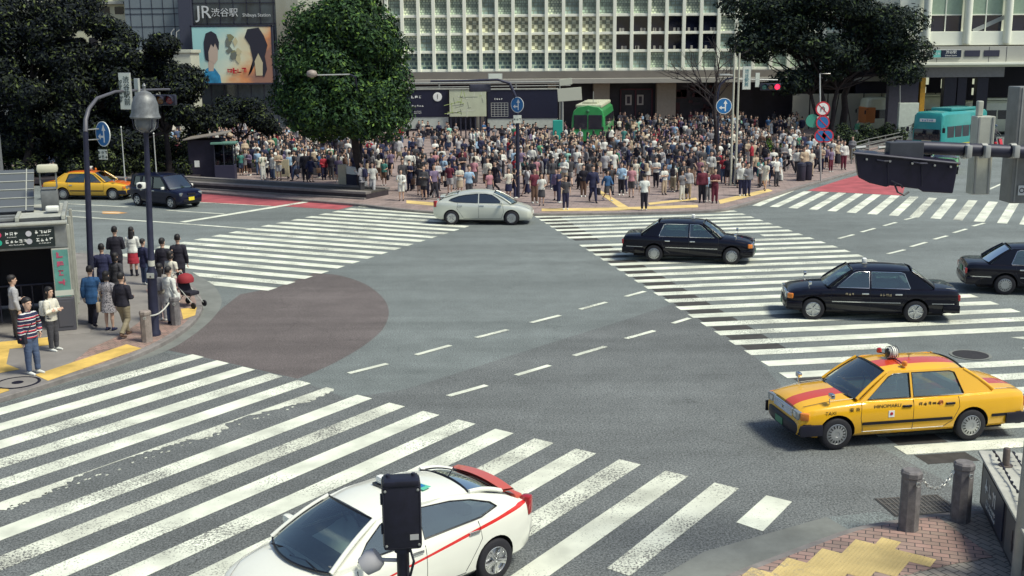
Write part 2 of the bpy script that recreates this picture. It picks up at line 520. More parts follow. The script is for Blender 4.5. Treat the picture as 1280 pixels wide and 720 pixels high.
marking('lane_arrow', [[G(128, 264.2), G(148, 264.8), G(160, 266.3), G(146, 267.6), G(128, 267.2)]], worn('worn orange road paint', (0.7, 0.36, 0.12), .3), Z2)
# red bus lanes
marking('red_lane', [[G(236, 241.6), G(456, 253.6), G(450, 255.6), G(423, 262.2), G(366, 258.6), G(246, 252.9), G(236, 252.4)]], M_redroad, Z1)
marking('red_lane', [[G(1009, 238.5), G(1054, 224), G(1092, 214), G(1135, 218), G(1128, 244.5)]], M_redroad, Z1)
# dusty red patch of asphalt round the left corner
edge = smooth_line([(392, 341.5), (425, 344.5), (458, 356), (480, 374), (486, 392), (478, 412), (455, 432), (425, 450), (398, 463), (372, 473.6)])
base = [(300, 457), (250, 446), (205, 437), (262, 400), (278, 385), (300, 368), (347, 359)]
sheet('road_patch', [G(*p) for p in [tuple(e) for e in edge] + base], Z1 - .0005, M_redpatch)
# long dark repair seam in the middle lane
sheet('road_patch', [G(*p) for p in [(-120, 545), (0, 506), (82, 481), (150, 459), (205, 441), (250, 447), (372, 474.5), (432, 498), (505, 487), (560, 470), (640, 444), (700, 425), (790, 397), (868, 371), (951, 453), (985, 492), (1060, 540), (1180, 600), (1226, 637), (1155, 643), (1064, 661), (1033, 647), (880, 691), (800, 745), (300, 900), (-400, 800)]], .002, M_newer)

# left corner pavement
M_pave = mat('concrete pavement', (0.22, 0.205, 0.195), .8, var=.2, scale=.9, bump=.3, bscale=50, detail=8)
M_gutter = mat('gutter concrete', (0.175, 0.185, 0.175), .8, var=.22, scale=1.5, bump=.3, bscale=60, detail=8)
M_kerb = mat('kerb stone', (0.2, 0.185, 0.18), .8, var=.25, scale=3, bump=.3)
def brickmat(name, c1, c2, mortar, sc, rot=0.0, rough=.8):
    m = bpy.data.materials.new(name); m.use_nodes = True
    nt = m.node_tree; b = nt.nodes['Principled BSDF']; L = nt.links.new; N = nt.nodes.new
    tc = N('ShaderNodeTexCoord'); mp = N('ShaderNodeMapping'); mp.inputs['Rotation'].default_value = (0, 0, rot)
    mp.inputs['Scale'].default_value = (sc, sc, sc)
    L(tc.outputs['Object'], mp.inputs[0])
    br = N('ShaderNodeTexBrick'); br.inputs['Color1'].default_value = (*c1, 1); br.inputs['Color2'].default_value = (*c2, 1); br.inputs['Mortar'].default_value = (*mortar, 1)
    br.inputs['Scale'].default_value = 1; br.inputs['Mortar Size'].default_value = .035; br.inputs['Brick Width'].default_value = 1.0; br.inputs['Row Height'].default_value = .55
    L(mp.outputs[0], br.inputs['Vector'])
    n = N('ShaderNodeTexNoise'); n.inputs['Scale'].default_value = 1.4; n.inputs['Detail'].default_value = 8; L(tc.outputs['Object'], n.inputs['Vector'])
    r2 = N('ShaderNodeMapRange'); r2.inputs[1].default_value = .3; r2.inputs[2].default_value = .7; r2.inputs[3].default_value = .72; r2.inputs[4].default_value = 1.2
    L(n.outputs['Fac'], r2.inputs[0])
    s = N('ShaderNodeVectorMath'); s.operation = 'SCALE'; L(br.outputs[0], s.inputs[0]); L(r2.outputs[0], s.inputs['Scale'])
    L(s.outputs[0], b.inputs['Base Color']); b.inputs['Roughness'].default_value = rough
    bp = N('ShaderNodeBump'); bp.inputs['Strength'].default_value = .5; bp.inputs['Distance'].default_value = .01; bp.invert = True
    L(br.outputs['Fac'], bp.inputs['Height']); L(bp.outputs[0], b.inputs['Normal'])
    return m
M_brick = brickmat('rose paving bricks', (0.36, 0.23, 0.20), (0.27, 0.20, 0.17), (0.07, 0.06, 0.06), 4.2, R(18))
M_brick2 = brickmat('grey paving bricks', (0.30, 0.265, 0.23), (0.24, 0.225, 0.2), (0.07, 0.065, 0.06), 4.2, R(62))
M_plaza = brickmat('plaza paving', (0.31, 0.235, 0.22), (0.27, 0.215, 0.205), (0.2, 0.16, 0.155), 1.6, R(10))
ZS = 0.12
inner = smooth_line([(-60, 514), (0, 497), (82, 471.5), (130, 457), (175, 440.5), (212, 422.5), (240, 402.5), (252, 385), (251, 371), (242, 357), (226, 344), (200, 333), (160, 323), (100, 316)], 5)
outer = smooth_line([(-60, 520), (0, 504), (82, 479), (140, 461), (205, 440), (240, 420), (266, 398), (277, 380), (272, 363), (256, 349), (232, 339), (200, 329.5), (160, 320), (100, 313)], 5)
wi = [G(p[0], p[1], ZS) for p in inner]; wo = [G(p[0], p[1]) for p in outer]
slab('pavement', wi + [G(-60, 312, ZS), G(-260, 312, ZS), G(-260, 540, ZS)], -.02, ZS, M_pave)
marking('gutter', [[wo[i], wo[i + 1], wi[i + 1], wi[i]] for i in range(len(wi) - 1)], M_gutter, .006)
def kerb(name, pts, w=.16, h=ZS + .004, m=None, side=1):
    """kerb stones running just inside the line pts"""
    b = MB(); P = [v2(p) for p in pts]; rows = []
    for i, p in enumerate(P):
        t = (P[min(i + 1, len(P) - 1)] - P[max(i - 1, 0)]).normalized(); n_ = Vector((-t.y, t.x)) * side
        o_, i_ = p - n_ * .012, p + n_ * w
        rows.append([(o_.x, o_.y, -.02), (o_.x, o_.y, h - .02), (o_.x + n_.x * .02, o_.y + n_.y * .02, h), (i_.x, i_.y, h), (i_.x, i_.y, -.02)])
    b.grid(rows)
    o = b.build(name, m or M_kerb); o['kind'] = 'structure'; return o
kerb('kerb', wi, .18, side=1)
# brick band behind the kerb of the left corner
band = [(82, 471.5), (130, 457), (175, 440.5), (212, 422.5), (240, 402.5), (252, 385), (251, 371), (242, 357)]
bo = [v2(G(p[0], p[1], ZS)) for p in smooth_line(band, 5)]
rows_o, rows_i = [], []
for i, p in enumerate(bo):
    t = (bo[min(i + 1, len(bo) - 1)] - bo[max(i - 1, 0)]).normalized(); n_ = Vector((-t.y, t.x))
    k = min(1, i / 10)
    rows_o.append(p + n_ * .18); rows_i.append(p + n_ * (.5 + 1.0 * k))
marking('brick_band', [[rows_o[i], rows_o[i + 1], rows_i[i + 1], rows_i[i]] for i in range(len(bo) - 1)], M_brick, ZS + .004)
def tactile(pts, z=ZS + .008, m=None):
    return sheet('tactile_paving', [G(p[0], p[1], z) for p in pts], z, m or M_yellowblock)
tactile([(158.4, 430.3), (177, 435.4), (60, 476), (44, 468.4)])
tactile([(-40, 429), (-2, 427.5), (64, 421), (63, 431), (12, 436), (8, 455), (25, 461.5), (0, 466), (-40, 474)])
tactile([(226, 386), (246, 384), (244, 394), (229, 399)])
tactile([(-20, 490), (8, 484), (12, 488), (-20, 498)])
# manhole in the pavement
mh = empty('manhole_cover', G(22, 478.5, ZS), 0, 'round paved manhole cover with black ring in the left corner pavement', 'manhole cover')
b = MB(); b.lathe([(.50, .004), (.50, .012), (.43, .012), (.43, .004)], 32); b.build('ring', M_blackmetal, mh)
b = MB(); b.lathe([(.43, .004), (.43, .009), (0.001, .009)], 32); b.build('lid', M_pave, mh)
b = MB(); b.lathe([(.13, .009), (.13, .014), (0.001, .014)], 16); b.build('hub', M_blackmetal, mh)
mh2 = empty('manhole_cover', G(1213, 444, 0), 0, 'dark iron manhole cover in the crosswalk behind the yellow taxi', 'manhole cover')
b = MB(); b.lathe([(.42, .014), (.42, .018), (0.001, .018)], 28); b.build('lid', mat('iron', (.05, .045, .045), .6, .5, var=.3, scale=20), mh2)
b = MB(); b.lathe([(.50, .013), (.50, .016), (0.43, .016), (.43, .013)], 28); b.build('ring', M_gutter, mh2)

# pavement in the near right corner
inn = smooth_line([(860, 742), (908, 719), (985, 689), (1064, 660.5), (1124, 649), (1155, 643.5), (1227, 638), (1330, 634), (1450, 632)], 5)
wi2 = [G(p[0], p[1], ZS) for p in inn]
slab('pavement', wi2 + [Vector((22, 5, 0)), Vector((2.4, 5, 0))], -.02, ZS, M_brick2)
kerb('kerb', wi2, .12, side=-1)
marking('gutter', [[v2(G(790, 742)), v2(G(880, 690)), v2(G(1033, 646.5)), v2(G(1064, 664)), v2(G(908, 724)), v2(G(860, 748))]], M_gutter, .006)
marking('gutter', [[v2(G(1064, 664)), v2(G(1033, 646.5)), v2(G(1100, 640)), v2(G(1130, 652))]], M_asphalt, .005)
bo = [v2(p) for p in wi2]; q = []
for i in range(len(bo) - 1):
    def off(i, d):
        t = (bo[min(i + 7, len(bo) - 1)] - bo[max(i - 7, 0)]).normalized(); return bo[i] - Vector((-t.y, t.x)) * d
    q.append([off(i, .12), off(i + 1, .12), off(i + 1, .12 + min(1.5, .9 + .04 * i)), off(i, .12 + min(1.5, .9 + .04 * i))])
marking('brick_band', q[:26], M_brick, ZS + .004, .0002)
# zig-zag edged tactile strip of square blocks
a0, a1 = v2(G(935, 728, ZS)), v2(G(1112, 680, ZS)); d = (a1 - a0).normalized(); nn = Vector((d.y, -d.x))
b = MB(); random.seed(3)
B_ = .30; rot = math.atan2(d.y, d.x) + R(27); ux, uy = Vector((math.cos(rot), math.sin(rot))), Vector((-math.sin(rot), math.cos(rot)))
M3 = Matrix.Rotation(rot, 3, 'Z'); ln_ = (a1 - a0).length
for i in range(-30, 31):
    for j in range(-30, 31):
        c_ = a0 + ux * (i * B_) + uy * (j * B_); t = (c_ - a0).dot(d); w_ = (c_ - a0).dot(nn)
        if not (-1.0 < t < ln_ and -.22 < w_ < .66): continue
        b.box((c_.x, c_.y, ZS + .006), (.298, .298, .008), M=M3)
        for bx in range(-2, 3):
            for by in range(-2, 3):
                pc = c_ + ux * bx * .058 + uy * by * .058
                b.lathe([(.018, 0), (.011, .005)], 6, (pc.x, pc.y, ZS + .010))
o = b.build('tactile_paving', worn('worn yellow tactile blocks', (0.60, 0.46, 0.20), .34, under=(.34, .28, .19), fine=9, soft=.14)); o['kind'] = 'structure'
# drain grate by the kerb
gr = empty('drain_grate', G(1146, 632, 0), R(8), 'dark steel drain grate at the kerb behind the near bollards', 'drain grate')
b = MB(); b.box((0, 0, .009), (1.15, .75, .006)); b.build('frame', mat('grate bed', (.06, .06, .06), .8), gr)
b = MB()
for i in range(15): b.box((-.54 + i * .077, 0, .016), (.022, .72, .01))
for j in range(4): b.box((0, -.33 + j * .22, .0165), (1.1, .02, .009))
b.build('bars', mat('rusty steel', (.17, .16, .15), .6, .5, var=.3, scale=15), gr)

# plaza across the crossing
front = smooth_line([(440, 254.5), (456, 256), (500, 261), (545, 264.5), (610, 266.5), (680, 267), (760, 266), (840, 264.5), (900, 262), (918, 258.2), (950, 249.5), (990, 236.5), (1030, 225), (1070, 213.5), (1110, 203.5), (1145, 195)], 4)
wf = [G(p[0], p[1], ZS) for p in front]
slab('plaza', [G(150, 232, ZS), G(240, 238.5, ZS)] + wf + [Vector((60, 165, 0)), Vector((-75, 165, 0)), G(-60, 224, ZS)], -.02, ZS, M_plaza)
kerb('kerb', [G(150, 232, ZS), G(240, 238.5, ZS)] + wf, .2, side=1)
mtac = mat('pale yellow tactile paving', (0.66, 0.49, 0.2), .8, var=.25, scale=.8, detail=8)
for s_ in ([(677, 260.6), (760, 259.6), (872, 255.8), (873, 259.2), (765, 263.2), (677, 264)], [(744, 238), (751, 238), (786, 259), (774, 259.4)],
           [(508, 250.3), (546, 253.3), (546, 257.5), (508, 254)], [(898, 250), (960, 235.8), (966, 238.5), (900, 255)], [(810, 253.5), (1000 - 130, 247), (872, 249.5), (812, 256)]):
    tactile(s_, m=mtac)
# ------------------------------------------------------------------ vehicles
from mathutils.geometry import tessellate_polygon
def lerp(a, b, t): return a + (b - a) * t
def interp(tab, x):
    """monotone table lookup with smooth ease between entries"""
    if x <= tab[0][0]: return tab[0][1]
    for (x0, y0), (x1, y1) in zip(tab, tab[1:]):
        if x <= x1:
            t = (x - x0) / (x1 - x0)
            return y0 + (y1 - y0) * t
    return tab[-1][1]

def carpaint(name, col, stripe=None, scol=(0.62, 0.05, 0.03), side=None, rough=.22, spec=.5, dirt=.05):
    """car paint with coat; stripe=(y0,y1,slope): painted band along the car seen from above; side: oblique band on the flanks"""
    m = bpy.data.materials.new(name); m.use_nodes = True
    nt = m.node_tree; b = nt.nodes['Principled BSDF']; L = nt.links.new; N = nt.nodes.new
    b.inputs['Roughness'].default_value = rough; b.inputs['Coat Weight'].default_value = .8; b.inputs['Coat Roughness'].default_value = .03
    tc = N('ShaderNodeTexCoord'); sx = N('ShaderNodeSeparateXYZ'); L(tc.outputs['Object'], sx.inputs[0])
    n = N('ShaderNodeTexNoise'); n.inputs['Scale'].default_value = 1.7; n.inputs['Detail'].default_value = 6; L(tc.outputs['Object'], n.inputs['Vector'])
    r = N('ShaderNodeMapRange'); r.inputs[3].default_value = 1 - dirt * 1.5; r.inputs[4].default_value = 1 + dirt; L(n.outputs['Fac'], r.inputs[0])
    # paint gets darker low on the flanks
    rz = N('ShaderNodeMapRange'); rz.inputs[1].default_value = .15; rz.inputs[2].default_value = .55; rz.inputs[3].default_value = .78; rz.inputs[4].default_value = 1.0
    L(sx.outputs[2], rz.inputs[0])
    mm = N('ShaderNodeMath'); mm.operation = 'MULTIPLY'; L(r.outputs[0], mm.inputs[0]); L(rz.outputs[0], mm.inputs[1])
    def mth(op, a, b_=None):
        q = N('ShaderNodeMath'); q.operation = op
        for i, x in enumerate((a, b_)):
            if x is None: continue
            if isinstance(x, (int, float)): q.inputs[i].default_value = x
            else: L(x, q.inputs[i])
        return q.outputs[0]
    base = N('ShaderNodeMix'); base.data_type = 'RGBA'; base.inputs[6].default_value = (*col, 1); base.inputs[7].default_value = (*scol, 1); base.inputs[0].default_value = 0
    if stripe or side:
        ge = N('ShaderNodeNewGeometry'); sn = N('ShaderNodeSeparateXYZ')
        vt = N('ShaderNodeVectorTransform'); vt.vector_type = 'NORMAL'; vt.convert_from = 'WORLD'; vt.convert_to = 'OBJECT'
        L(ge.outputs['True Normal'], vt.inputs[0]); L(vt.outputs[0], sn.inputs[0])
    if stripe:
        y0, y1 = stripe
        f = mth('MULTIPLY', mth('GREATER_THAN', sx.outputs[1], y0), mth('LESS_THAN', sx.outputs[1], y1))
        f = mth('MULTIPLY', f, mth('GREATER_THAN', sn.outputs[2], .25))
        L(f, base.inputs[0])
    if side:
        # band between two straight lines in x,z on the flanks
        (xa, za, xb, zb, w0, w1) = side
        t = mth('DIVIDE', mth('SUBTRACT', sx.outputs[0], xa), xb - xa)
        zc = mth('ADD', mth('MULTIPLY', t, zb - za), za)
        w = mth('ADD', mth('MULTIPLY', t, w1 - w0), w0)
        d = mth('ABSOLUTE', mth('SUBTRACT', sx.outputs[2], zc))
        f = mth('MULTIPLY', mth('LESS_THAN', d, w), mth('GREATER_THAN', mth('ABSOLUTE', sn.outputs[1]), .35))
        f = mth('MULTIPLY', f, mth('MULTIPLY', mth('GREATER_THAN', t, 0.0), mth('LESS_THAN', t, 1.0)))
        L(f, base.inputs[0])
    s = N('ShaderNodeVectorMath'); s.operation = 'SCALE'; L(base.outputs[2], s.inputs[0]); L(mm.outputs[0], s.inputs['Scale'])
    L(s.outputs[0], b.inputs['Base Color'])
    return m

M_well = mat('wheel well', (0.006, 0.006, 0.008), .9)
M_lamp = mat('headlamp glass', (0.34, 0.37, 0.38), .08, .6, coat=1)
M_amber = mat('amber lens', (0.75, 0.22, 0.02), .2, coat=1)
M_redlens = mat('red lens', (0.35, 0.01, 0.015), .15, coat=1)
M_seat = mat('seat cloth', (0.16, 0.165, 0.16), .8, var=.2)
M_seatw = mat('white seat cover', (0.55, 0.56, 0.53), .8)
M_plate = mat('number plate green', (0.05, 0.22, 0.12), .4)
M_platew = mat('number plate white', (0.7, 0.72, 0.68), .4)
M_platey = mat('number plate yellow', (0.75, 0.62, 0.04), .4)
M_steelrim = mat('wheel cover', (0.48, 0.49, 0.5), .3, .7)
M_alloy = mat('alloy rim', (0.6, 0.61, 0.62), .25, .8)

def make_wheel(parent, x, y, r, w, style, side):
    """wheel (tyre) > rim; the outside faces side*y"""
    s = side
    M = Matrix.Rotation(-R(90) * s, 3, 'X')      # local z -> outside
    b = MB(); h = w / 2
    b.lathe([(r * .64, -h), (r * .9, -h * 1.0), (r * .97, -h * .85), (r, -h * .6), (r, h * .6), (r * .97, h * .85), (r * .9, h), (r * .66, h * .96), (r * .63, h * .7), (r * .6, -h)], 32, M=M)
    t = b.build('wheel', M_rubber, parent, 40, (x, y, r))
    b = MB(); rr = r * .645
    b.lathe([(rr, h * .45), (rr, h * .92), (rr * .95, h * .96), (rr * .9, h * .8), (rr * .88, h * .4)], 32, M=M, mi=0); b.lathe([(rr * .885, h * .42), (.001, h * .40)], 32, M=M, mi=1)
    if style == 'cover':      # slotted full cover
        b.lathe([(rr * .9, h * .4), (rr * .88, h * .86), (rr * .55, h * 1.0), (rr * .28, h * .98), (rr * .26, h * .9), (.001, h * .9)], 32, M=M)
        for k in range(16):
            a = 2 * math.pi * k / 16
            c = Vector((math.cos(a) * rr * .73, math.sin(a) * rr * .73, h * .95))
            b.box(M @ c, (rr * .25, rr * .085, .012), M=M @ Matrix.Rotation(a, 3, 'Z') @ Matrix.Rotation(R(9), 3, 'Y'), mi=1)
    else:
        n = 5 if style != 'seven' else 7
        b.lathe([(rr * .2, h * .4), (rr * .2, h * .93), (rr * .12, h * .97), (.001, h * .97)], 16, M=M)
        for k in range(n):
            a = 2 * math.pi * k / n + .3
            for da in ((-.0,) if style == 'star' else (-.12, .12)):
                p0 = Vector((math.cos(a) * rr * .12, math.sin(a) * rr * .12, h * .88)); p1 = Vector((math.cos(a + da) * rr * .92, math.sin(a + da) * rr * .92, h * .88))
                mid = (p0 + p1) / 2; dd = p1 - p0
                b.box(M @ mid, (dd.length, rr * (.26 if style == 'star' else .15), .03), M=M @ Matrix.Rotation(math.atan2(dd.y, dd.x), 3, 'Z'))
    rim_m = M_steelrim if style == 'cover' else M_alloy
    b.build('rim', [rim_m, M_well], t, 35)
    return t

def body_mesh(st, wheels, paint, trim, arch_r, nose_round=.0):
    """st: list of stations (x, zbottom, zshoulder, zmid, w) ; returns mesh with wheel arches cut"""
    b = MB(); rows = []
    for (x, zb, zs, zt, w) in st:
        half = [(w * .55, zb), (w * .90, zb + .01), (w * .955, zb + .06), (w * .985, lerp(zb, zs, .3)), (w, lerp(zb, zs, .55)), (w * .995, lerp(zb, zs, .78)), (w * .975, zs - .055), (w * .95, zs - .012), (w * .90, zs + (zt - zs) * .18),
                (w * .72, zs + (zt - zs) * .55), (w * .45, zs + (zt - zs) * .88), (w * .18, zt)]
        pts = [(x, y, z) for y, z in half] + [(x, -y, z) for y, z in half[::-1]]
        rows.append(pts)
    b.grid(rows, closed=True)
    n = len(rows[0])
    b.f.append(tuple(range(n))[::-1]); b.m.append(0)
    b.f.append(tuple((len(rows) - 1) * n + k for k in range(n))); b.m.append(0)
    me = b.mesh('body', [paint, M_well], None)
    bm = bmesh.new(); bm.from_mesh(me); bmesh.ops.recalc_face_normals(bm, faces=bm.faces[:]); bm.to_mesh(me); bm.free()
    o = bpy.data.objects.new('body', me)
    cut = MB()
    for (x, y, r) in wheels:
        for s in (-1, 1):
            prof = [(arch_r, 0), (arch_r, .34)]
            M = Matrix.Rotation(-R(90) * s, 3, 'X')
            cut.lathe(prof, 28, (x, s * (y - .30 + .05), r + .02), mi=1, M=M)
    cm = cut.mesh('cut', [paint, M_well])
    bm = bmesh.new(); bm.from_mesh(cm); bmesh.ops.recalc_face_normals(bm, faces=bm.faces[:]); bm.to_mesh(cm); bm.free()
    co = bpy.data.objects.new('cut', cm); TMP.collection.objects.link(co)
    md = o.modifiers.new('b', 'BOOLEAN'); md.operation = 'DIFFERENCE'; md.object = co; md.solver = 'EXACT'
    out = evaluated(o)
    TMP.collection.objects.unlink(co); JUNK.extend((o, co))
    out.polygons.foreach_set('use_smooth', [True] * len(out.polygons)); out.set_sharp_from_angle(angle=R(32))
    return out

def densify(tabs, xs):
    return [(x,) + tuple(interp(t, x) for t in tabs) for x in xs]

def catm(tab, xs):
    """smooth table sampling"""
    out = []
    P = sorted(tab)
    n = len(P)
    # monotone cubic slopes
    d = [(P[i + 1][1] - P[i][1]) / (P[i + 1][0] - P[i][0]) for i in range(n - 1)]
    m = [d[0]] + [0 if d[i - 1] * d[i] <= 0 else 2 * d[i - 1] * d[i] / (d[i - 1] + d[i]) for i in range(1, n - 1)] + [d[-1]]
    for x in xs:
        if x <= P[0][0]: out.append(P[0][1]); continue
        if x >= P[-1][0]: out.append(P[-1][1]); continue
        i = max(k for k in range(n) if P[k][0] <= x); i = min(i, n - 2)
        h = P[i + 1][0] - P[i][0]; t = (x - P[i][0]) / h
        out.append((2 * t ** 3 - 3 * t ** 2 + 1) * P[i][1] + (t ** 3 - 2 * t ** 2 + t) * h * m[i] + (-2 * t ** 3 + 3 * t ** 2) * P[i + 1][1] + (t ** 3 - t ** 2) * h * m[i + 1])
    return out

def side_surface(poly, holes, wb, wr, zb, zr, s, off=0.0, th=0.03, mi=0, b=None):
    """panel in the leaning plane of the cabin side; poly and holes in (x, z)"""
    b = b or MB()
    def Y(z, o): return s * (lerp(wb(0), wr, max(0, (z - zb)) / (zr - zb)) - o)
    loops = [poly] + holes
    tri = tessellate_polygon([[Vector((p[0], p[1], 0)) for p in l] for l in loops])
    flat = [p for l in loops for p in l]
    vs = []
    for o in (off, off + th):
        vs += [(p[0], Y(p[1], o), p[1]) for p in flat]
    N_ = len(flat); fs = []
    for t in tri:
        fs.append(tuple(t)); fs.append(tuple(N_ + i for i in reversed(t)))
    k = 0
    for l in loops:
        m_ = len(l)
        for i in range(m_):
            a, c = k + i, k + (i + 1) % m_
            fs.append((a, c, N_ + c, N_ + a))
        k += m_
    b.add(vs, fs, mi)
    return b

def fix_normals(me):
    bm = bmesh.new(); bm.from_mesh(me); bmesh.ops.recalc_face_normals(bm, faces=bm.faces[:]); bm.to_mesh(me); bm.free()

def build_car(name, S, paint, loc, rz, label, cat, wheel_style='cover', glass=None, group=None, driver=True, bumper=None, plate=None, chromeline=False):
    """S: shape dict"""
    root = empty(name, loc, rz, label, cat, group)
    L2 = S['L'] / 2; wmax = S['W'] / 2
    xs = sorted(set([round(x, 3) for t in S['tabs'] for x, _ in t] + [round(-L2 + S['L'] * i / 44, 3) for i in range(45)]))
    cols = [catm(t, xs) for t in S['tabs']]
    st = [(x,) + tuple(c[i] for c in cols) for i, x in enumerate(xs)]
    me = body_mesh(st, S['wheels'], paint, None, S['arch'])
    bo = bpy.data.objects.new('body', me); COL.objects.link(bo); bo.parent = root
    # roof shell ------------------------------------------------
    C = S['cab']; wb, wr, zr = C['wb'], C['wr'], C['zr']
    zb = C['zb']
    roof = C['roof']                       # side profile of the roof skin, front to rear
    nu = 12
    def crown(u): return C['crown'] * (1 - u * u)
    rows = []
    RX = [p[0] for p in roof]
    fine = [lerp(roof[0][0], roof[-1][0], i / 16) for i in range(17)]
    rz_ = catm(sorted([(x, z) for x, z in roof]), fine)
    rail = lambda x: interp(sorted(C['rail']), x) if 'rail' in C else zr
    W_ = lambda x: interp(sorted(C['wroof']), x) if 'wroof' in C else wr
    for th in (0, -.035):
        rows = []
        for x, z in zip(fine, rz_):
            w = W_(x)
            row = []
            for k in range(nu + 1):
                u = -1 + 2 * k / nu
                e = 1 - abs(u) ** 5
                xb = x + (C.get('fbulge', .06) * (1 - u * u) if x > 0 and x == fine[0] else 0)
                row.append((xb, u * w, z + th + C['crown'] * (1 - u * u) - .03 * (1 - e)))
            rows.append(row)
        if th == 0: top = rows
        else: bot = rows
    b = MB(); b.grid(top); b.grid([r_[::-1] for r_ in bot])
    rim_t = top[0] + [r_[-1] for r_ in top[1:]] + top[-1][::-1][1:] + [r_[0] for r_ in top[::-1]][1:-1]
    rim_b = bot[0] + [r_[-1] for r_ in bot[1:]] + bot[-1][::-1][1:] + [r_[0] for r_ in bot[::-1]][1:-1]
    b.grid([rim_t, rim_b], closed=True)
    me = b.mesh('roof', [paint], None); fix_normals(me)
    me.polygons.foreach_set('use_smooth', [True] * len(me.polygons)); me.set_sharp_from_angle(angle=R(35))
    o = bpy.data.objects.new('roof', me); COL.objects.link(o); o.parent = root
    # side frames with window openings --------------------------
    b = MB(); g = MB()
    wbf = lambda z: wb
    for s in (-1, 1):
        side_surface(C['side'], C['wins'], wbf, wr + .004, zb, zr, s, 0.0, .05, 0, b)
    me = b.mesh('side_frame', [C.get('frame_mat', paint)]); fix_normals(me); o = bpy.data.objects.new('side_frame', me); COL.objects.link(o); o.parent = root
    for s in (-1, 1):
        for w_ in C['wins']:
            gb = side_surface(w_, [], wbf, wr + .004, zb, zr, s, .018, .006)
            me = gb.mesh('side_window', [glass or M_glass]); fix_normals(me); o = bpy.data.objects.new('side_window', me); COL.objects.link(o); o.parent = root
    # window rubber/chrome outline
    for s in (-1, 1):
        for w_ in C['wins']:
            b = MB()
            pts = [(p[0], s * (lerp(wb, wr + .004, (p[1] - zb) / (zr - zb)) + .002), p[1]) for p in w_]
            b.tube(pts, .011, 5, closed=True)
            b.build('window_trim', C.get('trim_mat', M_blacktrim), root, 60)
    # windscreen and rear window ---------------------------------
    def screen(nm, x0, z0, w0, bul0, x1, z1, w1, bul1, m_):
        b = MB(); rows = []
        nv = 8
        for j in range(nv + 1):
            t = j / nv; row = []
            for k in range(nu + 1):
                u = -1 + 2 * k / nu
                x = lerp(x0 + bul0 * (1 - u * u), x1 + bul1 * (1 - u * u), t)
                z = lerp(z0, z1, t) + math.sin(math.pi * t) * S.get('scurve', .02) + C['crown'] * t * (1 - u * u)
                row.append((x, u * lerp(w0, w1, t), z))
            rows.append(row)
        b.grid(rows)
        o = b.build(nm, m_, root, 60)
        bt = MB()
        edge_ = [r_[0] for r_ in rows] + rows[-1][1:] + [r_[-1] for r_ in rows[::-1]][1:] + rows[0][::-1][1:-1]
        bt.tube(edge_, .018, 6, closed=True)
        bt.build('seal', M_blacktrim, o, 60)
        # pillars beside the glass
        for k_, s in ((0, -1), (-1, 1)):
            bp = MB(); col = [Vector(r_[k_]) + Vector((0, s * .022, 0.004)) for r_ in rows]
            bp.tube([col[0]] + col + [col[-1]], .036, 8)
            bp.build('pillar', C.get('pillar_mat', paint), root, 60)
        return rows
    ws = C['ws']; rw = C['rw']
    wsr = screen('windscreen', ws[0], ws[1], wb - .055, ws[4], ws[2], ws[3], wr - .03, ws[5], glassmat('windscreen glass', (.74, .88, .84), 1.5))
    rwr = screen('rear_window', rw[0], rw[1], wb - .075 if not S.get('hatch') else rw[6], rw[4], rw[2], rw[3], wr - .03 if not S.get('hatch') else rw[7], rw[5], glass or M_glass)
    # cabin floor panel at belt, seats, dashboard
    b = MB()
    b.prism([(ws[0] - .05, wb - .06), (rw[0] + .05, wb - .06), (rw[0] + .05, -wb + .06), (ws[0] - .05, -wb + .06)], zb - .02, zb + .012)
    b.build('cabin_lining', M_seat, root)
    b = MB(); b.rbox((ws[0] - .20, 0, zb + .03), (.34, 2 * wb - .2, .09), .03)
    b.build('dashboard', mat('dashboard grey', (.13, .14, .14), .6, var=.2), root, 40)
    hz = zr - zb
    for xs_, ys_ in ((C['seat'], .37), (C['seat'], -.37)):
        b = MB(); b.rbox((xs_, ys_, zb + .10), (.16, .48, .30), .05); b.rbox((xs_ - .04, ys_, zb + .30), (.09, .26, .16), .04)
        b.build('seat', M_seatw if S.get('white_seats') else M_seat, root, 40)
    b = MB(); b.rbox((C['seat'] - .95, 0, zb + .07), (.16, 1.15, .24), .05)
    b.build('seat', M_seatw if S.get('white_seats') else M_seat, root, 40)
    b = MB(); ring = [(C['seat'] + .42 + .06 * math.sin(a), -.36 + .18 * math.cos(a), zb + .09 + .16 * math.sin(a)) for a in [2 * math.pi * k / 18 for k in range(18)]]
    b.tube(ring, .014, 6, closed=True); b.build('steering_wheel', M_black, root, 60)
    if driver:
        b = MB(); x_ = C['seat'] + .10
        b.lathe([(.10, -.1), (.2, .0), (.19, .12), (.07, .19), (.055, .23)], 14, (x_, -.37, zb + .02), mi=0)
        b.lathe([(.02, 0), (.075, .03), (.098, .1), (.09, .17), (.05, .22), (.01, .235)], 14, (x_, -.37, zb + .235), mi=1)
        b.lathe([(.102, 0), (.104, .06), (.085, .115), (.01, .13)], 14, (x_ - .012, -.37, zb + .355), mi=2)
        b.build('driver', [mat('driver jacket', (.02, .02, .045), .8), mat('skin', (.45, .27, .19), .6), mat('black hair', (.012, .01, .012), .6)], root, 60)
    # wheels
    for (x, y, r) in S['wheels']:
        for s in (-1, 1):
            make_wheel(root, x, s * (y - .105), r, .19, wheel_style, s)
    # door seams drawn as thin recessed dark lines
    b = MB()
    def flank(x, z):
        i = min(range(len(st)), key=lambda k: abs(st[k][0] - x)); _, zb_, zs_, zt_, w_ = st[i]
        t = (z - zb_) / (zs_ - zb_)
        ft = [(-.1, .955), (.06, .955), (.3, .985), (.55, 1.0), (.78, .995), (.93, .975), (1.0, .95)]
        return w_ * interp(ft, t)
